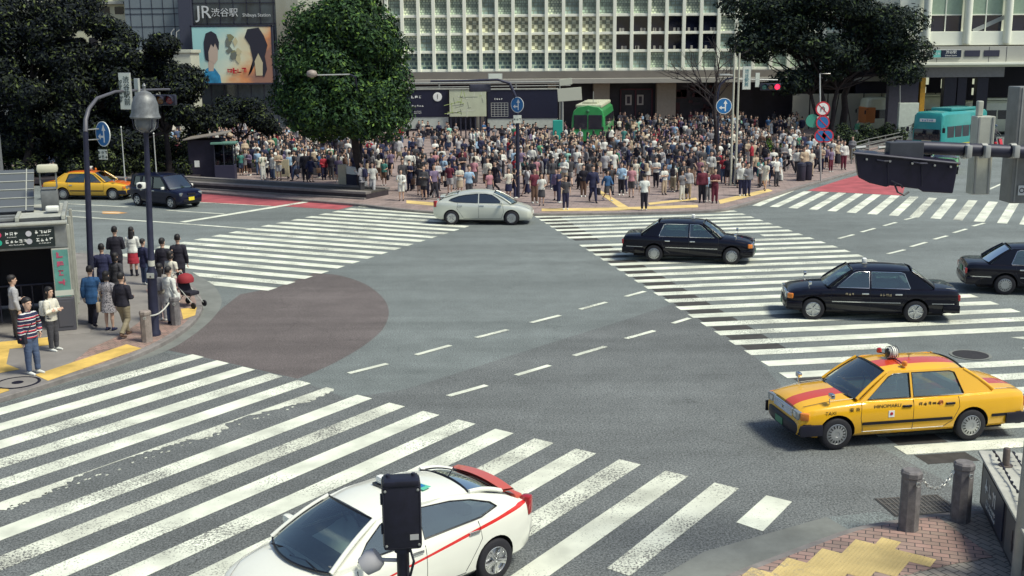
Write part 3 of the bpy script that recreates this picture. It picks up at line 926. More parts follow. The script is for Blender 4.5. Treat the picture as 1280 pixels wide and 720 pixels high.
    for s in (-1, 1):
        for line in S['seams']:
            pts = []
            for (xa, za), (xb, zb2) in zip(line, line[1:]):
                nseg = max(2, int(math.hypot(xb - xa, zb2 - za) / .06))
                for i in range(nseg + 1):
                    t = i / nseg; x, z = lerp(xa, xb, t), lerp(za, zb2, t); pts.append((x, s * (flank(x, z) - .001), z))
            b.tube(pts, .006, 4, cap=False)
    b.build('door_seams', M_blacktrim, root)
    # handles
    for s in (-1, 1):
        for hx in S['handles']:
            b = MB(); z = S['handle_z']; b.rbox((hx, s * (flank(hx, z) + .012), z), (.19, .03, .045), .012)
            b.build('door_handle', S.get('handle_mat', M_chrome), root, 40)
    if S.get('molding'):
        z0_, z1_ = S['molding'][0], S['molding'][1]
        for s in (-1, 1):
            for (xa, xb) in S['molding'][2]:
                b = MB(); pts = [(x, s * (flank(x, z0_) + .004), z0_) for x in [lerp(xa, xb, i / 16) for i in range(17)]]
                for p, q in zip(pts, pts[1:]):
                    mid = (Vector(p) + Vector(q)) / 2; dd = Vector(q) - Vector(p)
                    b.box(mid, (dd.length * 1.02, .018, z1_), M=Matrix.Rotation(math.atan2(dd.y, dd.x), 3, 'Z'))
                b.build('side_molding', S.get('molding_mat', M_blacktrim), root)
    root['flank'] = 0
    del root['flank']
    return root, flank, st

def fender_mirror(root, x, y, z, m=None):
    b = MB(); s = 1 if y > 0 else -1
    b.tube([(x, y, z), (x + .02, y + s * .02, z + .10), (x - .01, y + s * .03, z + .15)], .012, 6)
    b.rbox((x - .01, y + s * .04, z + .18), (.09, .15, .10), .03)
    b.build('wing_mirror', m or M_chrome, root, 40)

SEDAN = dict(L=4.695, W=1.695, arch=.365, handle_z=.80,
    tabs=[  # zbottom, zshoulder, zmid, halfwidth
        [(-2.3475, .40), (-2.2, .32), (-1.9, .26), (1.9, .24), (2.25, .26), (2.3475, .30)],
        [(-2.3475, .80), (-2.28, .90), (-2.0, .935), (-1.2, .93), (0, .90), (.9, .90), (1.6, .86), (2.1, .80), (2.29, .74), (2.3475, .62)],
        [(-2.3475, .83), (-2.28, .945), (-2.0, .985), (-1.35, 1.0), (-1.15, .96), (.9, .94), (1.15, .985), (1.6, .955), (2.1, .87), (2.29, .79), (2.3475, .64)],
        [(-2.3475, .74), (-2.28, .785), (-2.05, .825), (-1.5, .845), (1.2, .8475), (1.8, .835), (2.15, .80), (2.29, .765), (2.3475, .72)]],
    wheels=[(1.605, .8475, .315), (-1.18, .8475, .315)],
    seams=[[(1.12, .92), (1.14, .62), (1.08, .34)], [(.06, .92), (.06, .34)], [(-.88, .92), (-.90, .72), (-.78, .46), (-.60, .34)], [(1.1, .335), (-.6, .335)], ],
    handles=[.20, -.70],
    molding=(.50, .055, [(1.10, -.76), (-1.60, -2.12), (2.1, 2.0)]),
    cab=dict(wb=.765, wr=.60, zb=.90, zr=1.43, crown=.055,
             roof=[(.52, 1.425), (.2, 1.455), (-.4, 1.46), (-.85, 1.44), (-1.02, 1.415)], fbulge=.05,
             side=[(1.18, .88), (.54, 1.40), (.45, 1.435), (-.98, 1.43), (-1.12, 1.39), (-1.62, .95), (-1.62, .88)],
             wins=[[(.98, .945), (.52, 1.335), (.40, 1.385), (.09, 1.39), (.09, .945)], [(.03, .945), (.03, 1.39), (-.76, 1.385), (-.86, 1.355), (-1.02, .96), (-1.0, .945)]],
             ws=(1.20, .955, .56, 1.415, .14, .06), rw=(-1.66, .985, -1.06, 1.40, -.10, -.05), seat=-.02))
def sedan_details(root, flank, paint, taxi=True, bumper=None, lampmat=None, chrome_grille=True, sill=None):
    bump = bumper or M_black
    # front bumper
    for (xc, sgn, nm) in ((2.31, 1, 'front_bumper'), (-2.31, -1, 'rear_bumper')):
        b = MB(); rows = []
        for k in range(17):
            u = -1 + 2 * k / 16; y = u * .845
            x = xc + sgn * .10 - sgn * .16 * abs(u) ** 4
            rows.append([(x - sgn * .14, y, .30), (x - sgn * .02, y, .30), (x, y, .34), (x + sgn * .012, y, .42), (x, y, .50), (x - sgn * .03, y, .535), (x - sgn * .14, y, .54)])
        # wrap-round ends
        for s in (-1, 1):
            b.rbox((xc - sgn * .18, s * .835, .42), (.45, .05, .22), .02)
        b.grid(rows); me = b.mesh(nm, [bump]); fix_normals(me); me.polygons.foreach_set('use_smooth', [True] * len(me.polygons)); me.set_sharp_from_angle(angle=R(40))
        o = bpy.data.objects.new(nm, me); COL.objects.link(o); o.parent = root
    b = MB(); b.rbox((2.335, 0, .675), (.05, .86, .175), .02, mi=0)
    for i in range(5): b.box((2.365, 0, .615 + i * .032), (.012, .80, .010), mi=1)
    for i in range(13): b.box((2.361, -.38 + i * .0633, .675), (.010, .008, .145), mi=1)
    b.lathe([(.035, 0), (.035, .012), (.02, .014)], 14, (2.37, 0, .68), mi=1, M=Matrix.Rotation(R(90), 3, 'Y'))
    b.build('grille', [M_chrome if chrome_grille else M_black, M_chrome], root, 40)
    for s in (-1, 1):
        b = MB(); b.rbox((2.30, s * .575, .68), (.12, .28, .16), .03, rz=-s * R(6), mi=0); b.rbox((2.315, s * .56, .68), (.11, .13, .11), .03, mi=1)
        o = b.build('headlight', [M_lamp, mat('lamp bowl', (.8, .82, .82), .05, .9)], root, 40)
        b = MB(); b.rbox((2.235, s * .745, .68), (.17, .10, .15), .03, rz=-s * R(28)); b.build('indicator', M_amber, o, 40)
        b = MB(); b.rbox((-2.315, s * .60, .72), (.08, .34, .18), .03, rz=s * R(7), mi=0); b.rbox((-2.33, s * .50, .72), (.075, .11, .12), .02, rz=s * R(6), mi=1)
        b.build('tail_lamp', [M_redlens, M_lamp], root, 40)
    b = MB(); b.rbox((2.425, 0, .41), (.015, .33, .13), .005); b.build('number_plate', M_plate if taxi else M_platew, root)
    b = MB(); b.rbox((-2.36, 0, .70), (.02, .33, .165), .005); b.build('number_plate', M_plate if taxi else M_platew, root)
    # hood and boot seams
    b = MB()
    for s in (-1, 1):
        b.tube([(1.22, s * .66, .963 - .005), (1.7, s * .66, .928), (2.22, s * .60, .828)], .005, 4)
        b.tube([(-1.72, s * .64, .985 - .012), (-2.0, s * .64, .972), (-2.24, s * .62, .945)], .005, 4)
    b.build('panel_seams', M_blacktrim, root)
    # wipers
    for y0, y1 in ((.55, -.05), (-.02, -.6)):
        b = MB(); b.tube([(1.27, y0, .972), (1.19, (y0 + y1) / 2, 1.0), (1.24, y1, .985)], .010, 5)
        b.build('wiper', M_blacktrim, root)
    for s in (-1, 1): fender_mirror(root, 1.72, s * .70, .88, M_black if not chrome_grille else M_chrome)
    # exhaust and underbody
    b = MB(); b.box((0, 0, .25), (3.9, 1.3, .12)); b.build('underbody', M_well, root)

# yellow taxi in front
Y_paint = carpaint('yellow and red taxi paint', (0.84, 0.45, 0.015), stripe=(-.02, .34), scol=(0.62, 0.06, 0.02), rough=.25)
SY = dict(SEDAN); SY['handle_mat'] = M_blacktrim
ytx, flank, _ = build_car('taxi', SY, Y_paint, (7.60, 21.12, 0), R(189.8), 'yellow taxi with red stripe over bonnet and roof near the chained bollards', 'taxi', 'cover')
sedan_details(ytx, flank, Y_paint, True)
def taxi_lamp_open(root):
    """chrome bar across the roof with a round lamp and two orange beacons"""
    b = MB(); b.tube([(.12, -.52, 1.50), (.12, -.30, 1.535), (.12, .30, 1.535), (.12, .52, 1.50)], .012, 6); b.build('roof_bar', M_darkmetal, root)
    b = MB(); M = Matrix.Rotation(R(90), 3, 'Y')
    b.lathe([(.02, -.09), (.10, -.08), (.125, -.03), (.125, .03), (.10, .08), (.02, .09)], 20, (.12, 0, 1.63), M=M, mi=0)
    b.lathe([(.085, .075), (.085, .10), (.06, .105)], 20, (.12, 0, 1.63), M=M, mi=1); b.box((.12, 0, 1.53), (.10, .10, .05), mi=1)
    for i in range(5): b.tube([(.12 + (-.08 + .04 * i), .128 * math.cos(a), 1.63 + .128 * math.sin(a)) for a in [2 * math.pi * k / 16 for k in range(16)]], .006, 4, mi=1, closed=True)
    b.build('roof_lamp', [M_white, M_blacktrim], root, 40)
    for y in (-.5, .5):
        b = MB(); b.lathe([(.05, 0), (.055, .03), (.05, .08), (.02, .10)], 14, (.12, y, 1.50)); b.build('beacon', M_amber if y > 0 else M_redlens, root, 50)
    b = MB(); b.tube([(-.25, 0, 1.51), (-.25, 0, 1.58)], .008, 5); b.tube([(-.3, 0, 1.575), (-.2, 0, 1.58)], .008, 5); b.build('aerial', M_blacktrim, root)
taxi_lamp_open(ytx)
M_txt = mat('black lettering', (.015, .012, .012), .5)
M_txtr = mat('red lettering', (.6, .03, .03), .5)
M_gold = mat('gold lettering', (.5, .42, .28), .4, .4)
M_whitel = mat('white lettering', (.8, .82, .8), .5)
def flank_text(root, flank, s_, x, z, size, m, side=1, nm='lettering'):
    y = side * (flank(x, z) + .006)
    M = Matrix.Translation((x, y, z)) @ Matrix.Rotation(R(180) if side > 0 else 0, 4, 'Z') @ Matrix.Rotation(R(90), 4, 'X')
    return text(nm, s_, size, m, root, M, .001)
for sd_ in (1, -1):
    flank_text(ytx, flank, 'HINOMARU', .60, .82, .105, M_txt, sd_)
    flank_text(ytx, flank, 'TAXI', 1.75, .74, .10, M_txt, sd_)
    flank_text(ytx, flank, '東 京', 1.27, .78, .10, M_txt, sd_)
    scribble(ytx, 5, .085, M_txt, Matrix.Translation((-.27, sd_ * (flank(-.27, .82) + .006), .82)) @ Matrix.Rotation(R(180) if sd_ > 0 else 0, 4, 'Z') @ Matrix.Rotation(R(90), 4, 'X'), seed=3)
    y = sd_ * (flank(.52, .66) + .004)
    b = MB(); b.box((.52, y, .665), (.12, .006, .13), mi=0); b.lathe([(.03, -.0), (.03, .01)], 16, (.52, y, .67), mi=1, M=Matrix.Rotation(-R(90) * sd_, 3, 'X'))
    b.build('door_emblem', [M_whitel, mat('emblem red', (.45, .02, .03), .5)], ytx)
    b = MB(); y = sd_ * (flank(-.5, .82) + .004)
    b.tube([(-.50 + .045 * math.cos(a), y, .825 + .045 * math.sin(a)) for a in [2 * math.pi * k / 16 for k in range(16)]], .008, 4, closed=True)
    b.box((-.5, y, .825), (.05, .006, .02)); b.build('rear_door_emblem', mat('emblem orange', (.5, .10, .02), .5), ytx)

K_paint = carpaint('black taxi paint', (0.0025, 0.0025, 0.010), rough=.3, dirt=.3); K_paint.node_tree.nodes['Principled BSDF'].inputs['Specular IOR Level'].default_value = .1; K_paint.node_tree.nodes['Principled BSDF'].inputs['Coat Weight'].default_value = .65
def black_taxi(loc, rz, label, style, lamp=True, letters=None):
    S2 = dict(SEDAN); S2['molding'] = (.56, .022, [(1.10, -.76), (-1.60, -2.2)]); S2['molding_mat'] = M_chrome; S2['white_seats'] = True
    c = dict(S2['cab']); c['trim_mat'] = M_chrome; S2['cab'] = c
    r_, fl, _ = build_car('taxi', S2, K_paint, loc, rz, label, 'taxi', style, glass=glassmat('cab glass', (.45, .55, .53)))
    sedan_details(r_, fl, K_paint, True, bumper=K_paint)
    if lamp:
        b = MB(); b.rbox((.15, 0, 1.60), (.12, .20, .15), .04, mi=0); b.box((.15, 0, 1.53), (.14, .24, .03), mi=1); b.build('roof_lamp', [M_whitel, M_chrome], r_, 40)
    if letters:
        for sd_ in (1, -1):
            for n_, x in ((3, .62), (4, -.35)): scribble(r_, n_, .075, M_gold, Matrix.Translation((x, sd_ * (fl(x, .78) + .006), .78)) @ Matrix.Rotation(R(180) if sd_ > 0 else 0, 4, 'Z') @ Matrix.Rotation(R(90), 4, 'X'), seed=n_)
    return r_
black_taxi((10.25, 31.17, 0), R(171), 'black taxi with star alloy wheels driving left over the crosswalk behind the yellow taxi', 'star', letters='km 大和')
black_taxi((6.53, 40.30, 0), R(-14), 'black taxi facing right between the silver hatchback and the other black cars', 'cover')
p = G(1255, 368.5)
a_ = R(-13)
hub = Vector((-1.18, -.80))
off = Vector((hub.x * math.cos(a_) - hub.y * math.sin(a_), hub.x * math.sin(a_) + hub.y * math.cos(a_)))
black_taxi((p.x - off.x, p.y - off.y, 0), a_, 'black sedan whose front half is cut off by the right edge', 'cover', lamp=False)

# hatchbacks -----------------------------------------------------------------
HATCH = dict(L=4.46, W=1.745, arch=.36, handle_z=.87, hatch=True, scurve=.035,
    tabs=[
        [(-2.23, .42), (-2.1, .30), (-1.9, .24), (1.9, .2), (2.15, .22), (2.23, .30)],
        [(-2.23, .86), (-2.12, 1.0), (-1.8, 1.03), (-.8, .98), (0, .95), (.9, .90), (1.5, .84), (1.95, .73), (2.15, .62), (2.23, .50)],
        [(-2.23, .90), (-2.12, 1.06), (-1.8, 1.08), (-1.2, 1.0), (0, .97), (.95, .96), (1.3, .945), (1.7, .86), (1.98, .76), (2.16, .64), (2.23, .52)],
        [(-2.23, .70), (-2.1, .775), (-1.8, .835), (-1.3, .865), (0, .8725), (1.2, .868), (1.7, .83), (2.0, .74), (2.14, .62), (2.23, .46)]],
    wheels=[(1.305, .8725, .32), (-1.395, .8725, .32)],
    seams=[[(.92, .90), (.96, .6), (.86, .32)], [(-.16, .93), (-.17, .32)], [(-1.10, 1.0), (-1.14, .74), (-1.0, .54), (-.86, .33)], [(.86, .30), (-.86, .30)]],
    handles=[-.02, -1.0],
    cab=dict(wb=.79, wr=.575, zb=.94, zr=1.44, crown=.05, fbulge=.06,
             roof=[(.45, 1.40), (.15, 1.455), (-.25, 1.468), (-.8, 1.425), (-1.12, 1.37)],
             wroof=[(.45, .575), (-.4, .60), (-1.0, .58), (-1.75, .53)],
             side=[(1.32, .86), (1.18, .97), (.8, 1.19), (.46, 1.375), (.2, 1.43), (-.25, 1.445), (-.8, 1.40), (-1.3, 1.305), (-1.74, 1.175), (-1.98, 1.05), (-1.98, .92)],
             wins=[[(.88, .985), (.68, 1.17), (.42, 1.33), (.15, 1.375), (-.14, 1.38), (-.14, .985)], [(-.20, .985), (-.20, 1.38), (-.75, 1.335), (-1.1, 1.27), (-1.42, 1.16), (-1.52, 1.085), (-1.2, 1.01)]],
             ws=(1.28, .955, .47, 1.395, .20, .08), rw=(-1.74, 1.20, -1.13, 1.355, -.06, -.05, .55, .56), seat=-.18))
def hatch_details(root, flank, paint, tailm=None, spoiler=None):
    for s in (-1, 1):
        # long swept headlights
        b = MB(); rows = []
        for i in range(9):
            t = i / 8; x = lerp(2.03, 1.52, t); y = s * (lerp(.56, .80, t ** .7)); z = lerp(.60, .80, t); h = .075 * math.sin(math.pi * (.15 + .8 * t)) + .012
            rows.append([(x + .012, y, z - h), (x + .03, y + s * .012, z), (x + .004, y + s * .01, z + h)])
        b.grid(rows); me = b.mesh('headlight', [M_lamp]); me.polygons.foreach_set('use_smooth', [True] * len(me.polygons))
        o = bpy.data.objects.new('headlight', me); COL.objects.link(o); o.parent = root
        b = MB(); b.rbox((-2.12, s * .70, .93), (.16, .16, .30), .05, rz=s * R(25)); b.build('tail_lamp', M_redlens, root, 50)
        # door mirrors
        b = MB(); b.rbox((.88, s * .97, 1.02), (.12, .22, .14), .05, mi=0); b.tube([(.90, s * .82, .98), (.88, s * .92, 1.0)], .025, 6, mi=0); b.rbox((.825, s * .97, 1.02), (.02, .18, .11), .02, mi=1)
        b.build('door_mirror', [paint, M_chrome], root, 50)
    b = MB(); b.rbox((2.19, 0, .36), (.08, .9, .14), .03); b.build('lower_grille', M_black, root, 40)
    b = MB(); b.rbox((2.225, 0, .50), (.03, .33, .12), .006); b.build('number_plate', M_platew, root)
    b = MB(); b.rbox((-2.20, 0, .66), (.06, .33, .165), .01); b.build('number_plate', M_platew, root)
    b = MB(); b.box((0, 0, .22), (3.7, 1.35, .1)); b.build('underbody', M_well, root)
    for y0, y1 in ((.58, -.02), (.02, -.5)):
        b = MB(); b.tube([(1.38, y0, .985), (1.36, (y0 + y1) / 2, 1.0), (1.42, y1, .985)], .011, 5)
        b.build('wiper', M_blacktrim, root)
    b = MB(); rows = []
    for k in range(13):
        u = -1 + 2 * k / 12
        rows.append([(-1.72 - .02 * (1 - u * u), u * .60, 1.235 + .045 * (1 - u * u)), (-1.90 - .05 * (1 - u * u), u * .64, 1.225 + .045 * (1 - u * u)), (-1.93 - .05 * (1 - u * u), u * .645, 1.20 + .045 * (1 - u * u)), (-1.74, u * .60, 1.195 + .045 * (1 - u * u))])
    b.grid(rows); me = b.mesh('spoiler', [spoiler or paint]); fix_normals(me); o = bpy.data.objects.new('spoiler', me); COL.objects.link(o); o.parent = root
    b = MB(); b.grid([[(-1.76 - .03 * (1 - (u / 6) ** 2), u / 6 * .56, 1.20), (-2.03 - .08 * (1 - (u / 6) ** 2), u / 6 * .62, 1.07)] for u in range(-6, 7)]); b.build('tailgate_window', M_glassd, root, 60)
    # upper part of tailgate from spoiler to the lamps
    b = MB()
    b.rbox((-2.02, 0, 1.06), (.14, 1.30, .07), .03); b.build('tailgate_edge', spoiler or paint, root, 50)
    b = MB(); b.tube([(-1.2, 0, 1.38), (-1.32, 0, 1.52)], [.012, .005], 6); b.build('aerial', M_blacktrim, root)
    b = MB()
    for s in (-1, 1): b.tube([(1.38, s * .70, .955 - .025), (1.8, s * .64, .845), (2.08, s * .50, .70)], .005, 4)
    b.build('panel_seams', M_blacktrim, root)

W_paint = carpaint('white hatchback paint with red band', (0.80, 0.81, 0.74), side=(-2.05, 1.02, .95, .62, .03, .012), scol=(.66, .03, .03), rough=.25)
M_orange = mat('salmon red paint', (0.55, 0.10, 0.07), .3, coat=.6)
wt, fl, _ = build_car('hatchback_taxi', HATCH, W_paint, (-1.87, 14.49, 0), R(221), 'white hatchback taxi with red side band and red spoiler on the worn crosswalk', 'taxi', 'five', glass=glassmat('hatch glass', (.45, .50, .50), 1.0))
hatch_details(wt, fl, W_paint, spoiler=M_orange)
b = MB(); b.rbox((-.14, -.06, 1.60), (.12, .30, .11), .04, mi=0); b.box((-.14, -.06, 1.53), (.18, .36, .03), mi=1); b.build('roof_lamp', [M_whitel, M_blacktrim], wt, 40)
b = MB()
b.box((-.52, .28, 1.512), (.16, .22, .006), mi=0, M=Matrix.Rotation(R(12), 3, 'Z')); b.box((-.52, .26, 1.518), (.10, .10, .004), mi=1); b.build('roof_sticker', [mat('sticker green', (.1, .5, .35), .5), M_blue], wt)

S_paint = carpaint('silver green hatchback paint', (0.66, 0.68, 0.61), rough=.3); S_paint.node_tree.nodes['Principled BSDF'].inputs['Metallic'].default_value = .35
sv, fl, _ = build_car('hatchback', HATCH, S_paint, (-1.23, 49.95, 0), R(-5), 'silver hatchback with dark windows crossing just in front of the plaza', 'car', 'five', glass=M_glassd)
hatch_details(sv, fl, S_paint)

# boxy small car, dark blue, on the far left road
BOXY = dict(L=3.80, W=1.69, arch=.35, handle_z=.86,
    tabs=[
        [(-1.9, .42), (-1.8, .3), (-1.6, .24), (1.6, .22), (1.83, .26), (1.9, .34)],
        [(-1.9, .86), (-1.8, .95), (-1.4, .97), (0, .95), (1.0, .94), (1.5, .90), (1.8, .82), (1.9, .66)],
        [(-1.9, .9), (-1.8, 1.0), (-1.4, 1.0), (0, .98), (1.0, 1.0), (1.5, .97), (1.8, .87), (1.9, .68)],
        [(-1.9, .74), (-1.8, .80), (-1.4, .84), (0, .845), (1.2, .84), (1.65, .80), (1.83, .72), (1.9, .62)]],
    wheels=[(1.25, .845, .31), (-1.29, .845, .31)],
    seams=[[(.9, .93), (.92, .6), (.84, .32)], [(-.12, .93), (-.12, .32)], [(-1.0, .95), (-1.05, .7), (-.88, .4)], [(.84, .31), (-.9, .31)]],
    handles=[.02, -.88],
    cab=dict(wb=.775, wr=.66, zb=.93, zr=1.60, crown=.04, fbulge=.06,
             roof=[(.50, 1.585), (.2, 1.62), (-.8, 1.63), (-1.5, 1.60), (-1.66, 1.56)],
             side=[(1.12, .9), (.54, 1.56), (.45, 1.60), (-1.55, 1.59), (-1.70, 1.5), (-1.80, .9)],
             wins=[[(.92, .99), (.50, 1.50), (.42, 1.54), (-.09, 1.54), (-.09, .99)], [(-.16, .99), (-.16, 1.54), (-.92, 1.54), (-.98, .99)], [(-1.08, 1.05), (-1.06, 1.53), (-1.5, 1.52), (-1.58, 1.08)]],
             ws=(1.16, .97, .54, 1.575, .14, .06), rw=(-1.83, .98, -1.70, 1.555, -.04, -.03), seat=-.1))
B_paint = carpaint('dark blue paint', (0.005, 0.007, 0.028), rough=.3, dirt=.3); B_paint.node_tree.nodes['Principled BSDF'].inputs['Specular IOR Level'].default_value = .15; B_paint.node_tree.nodes['Principled BSDF'].inputs['Coat Weight'].default_value = .5
pf_, pr_ = G(214, 261.5), G(162.5, 263.5)
ang = math.atan2(pf_.y - pr_.y, pf_.x - pr_.x)
ang = R(-33)
hub = Vector((1.25, -.80)); off = Vector((hub.x * math.cos(ang) - hub.y * math.sin(ang), hub.x * math.sin(ang) + hub.y * math.cos(ang)))
bx, fl, _ = build_car('small_car', BOXY, B_paint, (pf_.x - off.x, pf_.y - off.y, 0), ang, 'dark blue boxy small car with yellow number plate at the stop line', 'car', 'star', glass=M_glassd)
for s in (-1, 1):
    b = MB(); b.rbox((1.80, s * .58, .74), (.14, .26, .17), .05, rz=-s * R(18)); b.build('headlight', M_lamp, bx, 40)
    b = MB(); b.rbox((.86, s * .93, 1.04), (.10, .18, .14), .04); b.build('door_mirror', M_white, bx, 40)
    b = MB(); b.rbox((-1.86, s * .66, .9), (.08, .16, .36), .03); b.build('tail_lamp', M_redlens, bx, 40)
b = MB(); b.rbox((1.90, 0, .74), (.05, .5, .10), .02); b.rbox((1.90, 0, .42), (.06, 1.1, .14), .03); b.build('grille', M_blacktrim, bx, 40)
b = MB(); b.rbox((1.935, -.05, .50), (.02, .36, .17), .005); b.build('number_plate', M_platey, bx)
b = MB(); b.box((0, 0, .22), (3.1, 1.3, .1)); b.build('underbody', M_well, bx)

# second yellow taxi on the far left road
Y2 = carpaint('yellow and orange taxi paint', (0.72, 0.42, 0.03), stripe=(-.5, .5), scol=(0.72, .16, .03), rough=.3)
pf2 = G(150, 250.5)
hub = Vector((2.0, -.84)); ang = R(-6); off = Vector((hub.x * math.cos(ang) - hub.y * math.sin(ang), hub.x * math.sin(ang) + hub.y * math.cos(ang)))
y2, fl, _ = build_car('taxi', SEDAN, Y2, (pf2.x - off.x, pf2.y - off.y, 0), ang, 'yellow taxi with orange bonnet behind the street lamps and the subway shelter', 'taxi', 'cover')
sedan_details(y2, fl, Y2, True); taxi_lamp_open(y2)
# ------------------------------------------------------------------ people
def loft_z(b, rings, c=(0, 0), n=16, lean=None):
    """rings: (z, half depth, half width[, dx])"""
    rows = []
    for r_ in rings:
        z, rx, ry = r_[:3]; dx = r_[3] if len(r_) > 3 else 0
        rows.append([(c[0] + dx + rx * math.cos(a), c[1] + ry * math.sin(a), z) for a in [2 * math.pi * k / n for k in range(n)]])
    o = len(b.v); b.grid(rows, closed=True); b.f.append(tuple(o + k for k in range(n))[::-1]); b.m.append(0)
    b.f.append(tuple(o + (len(rows) - 1) * n + k for k in range(n))); b.m.append(0)
def remesh(b, voxel, name, matl, smooth_it=2, noise=0.0, seed=0):
    me = b.mesh('tmp', [matl]); fix_normals(me)
    o = bpy.data.objects.new('tmp', me)
    md = o.modifiers.new('r', 'REMESH'); md.mode = 'VOXEL'; md.voxel_size = voxel; md.use_smooth_shade = True
    if smooth_it:
        sm = o.modifiers.new('s', 'SMOOTH'); sm.iterations = smooth_it; sm.factor = .5
    out = evaluated(o); out.name = name
    JUNK.extend((o, me))
    out.materials.clear(); out.materials.append(matl)
    if noise:
        from mathutils import noise as NZ
        nrm = [v.normal.copy() for v in out.vertices]; cos = []
        for v, n_ in zip(out.vertices, nrm):
            p = v.co * 9 + Vector((seed, seed * 2, 0)); p.z *= .45
            q = Vector((v.co.x * 3, v.co.y * 3, v.co.z * 24 + 4 * v.co.x + seed))
            cos += (v.co + n_ * (NZ.noise(p) * noise + NZ.noise(q) * noise * .55))[:]
        out.vertices.foreach_set('co', cos); out.update()
    return out
M_skin = mat('skin', (.45, .27, .19), .6)
M_pale = mat('skin pale', (.55, .36, .27), .55, var=.1, scale=6)

# arm targets relative to the shoulder (forward x, outward y, z): elbow, wrist
ARMS = {
    'down': ((-.02, .07, -.29), (.05, .08, -.54)),
    'hip': ((-.06, .16, -.26), (.08, .05, -.44)),
    'phone': ((.05, .06, -.27), (.27, -.02, -.12)),
    'face': ((.10, .06, -.24), (.20, -.06, .04)),
    'cross': ((.06, .07, -.27), (.19, -.22, -.22)),
    'hold': ((.02, .07, -.28), (.24, -.03, -.30)),
    'fwd': ((.14, .05, -.24), (.38, -.01, -.34)),
    'swingf': ((.10, .06, -.27), (.27, .04, -.44)),
    'swingb': ((-.14, .08, -.26), (-.17, .09, -.51)),
    'strap': ((.02, .11, -.27), (.16, -.04, -.08)),
}
LEGS = {  # per leg: knee (dx), ankle (dx, lift)
    'stand': ((.01, 0, 0), (.01, 0, 0)),
    'ease': ((.03, .04, 0), (.0, -.02, 0)),
    'walk': ((.14, .26, 0), (.02, -.30, .07)),
    'stride': ((.18, .33, 0), (.04, -.36, .09)),
}
def limbs(pose):
    al, ar, lg = pose; out = {}
    for s, k in ((1, al), (-1, ar)):
        sh = Vector((0, s * .166, 1.36)); e, w = ARMS[k]
        el = sh + Vector((e[0], s * e[1], e[2])); wr = sh + Vector((w[0], s * w[1], w[2]))
        out['arm', s] = (sh, el, wr)
    for s, k in ((1, 0), (-1, 1)):
        kx, ax, lift = LEGS[lg][k]
        hip = Vector((0, s * .085, .86)); kn = Vector((kx, s * .092, .46 + lift * .4)); an = Vector((ax, s * .095, .085 + lift))
        out['leg', s] = (hip, kn, an, lift)
    return out
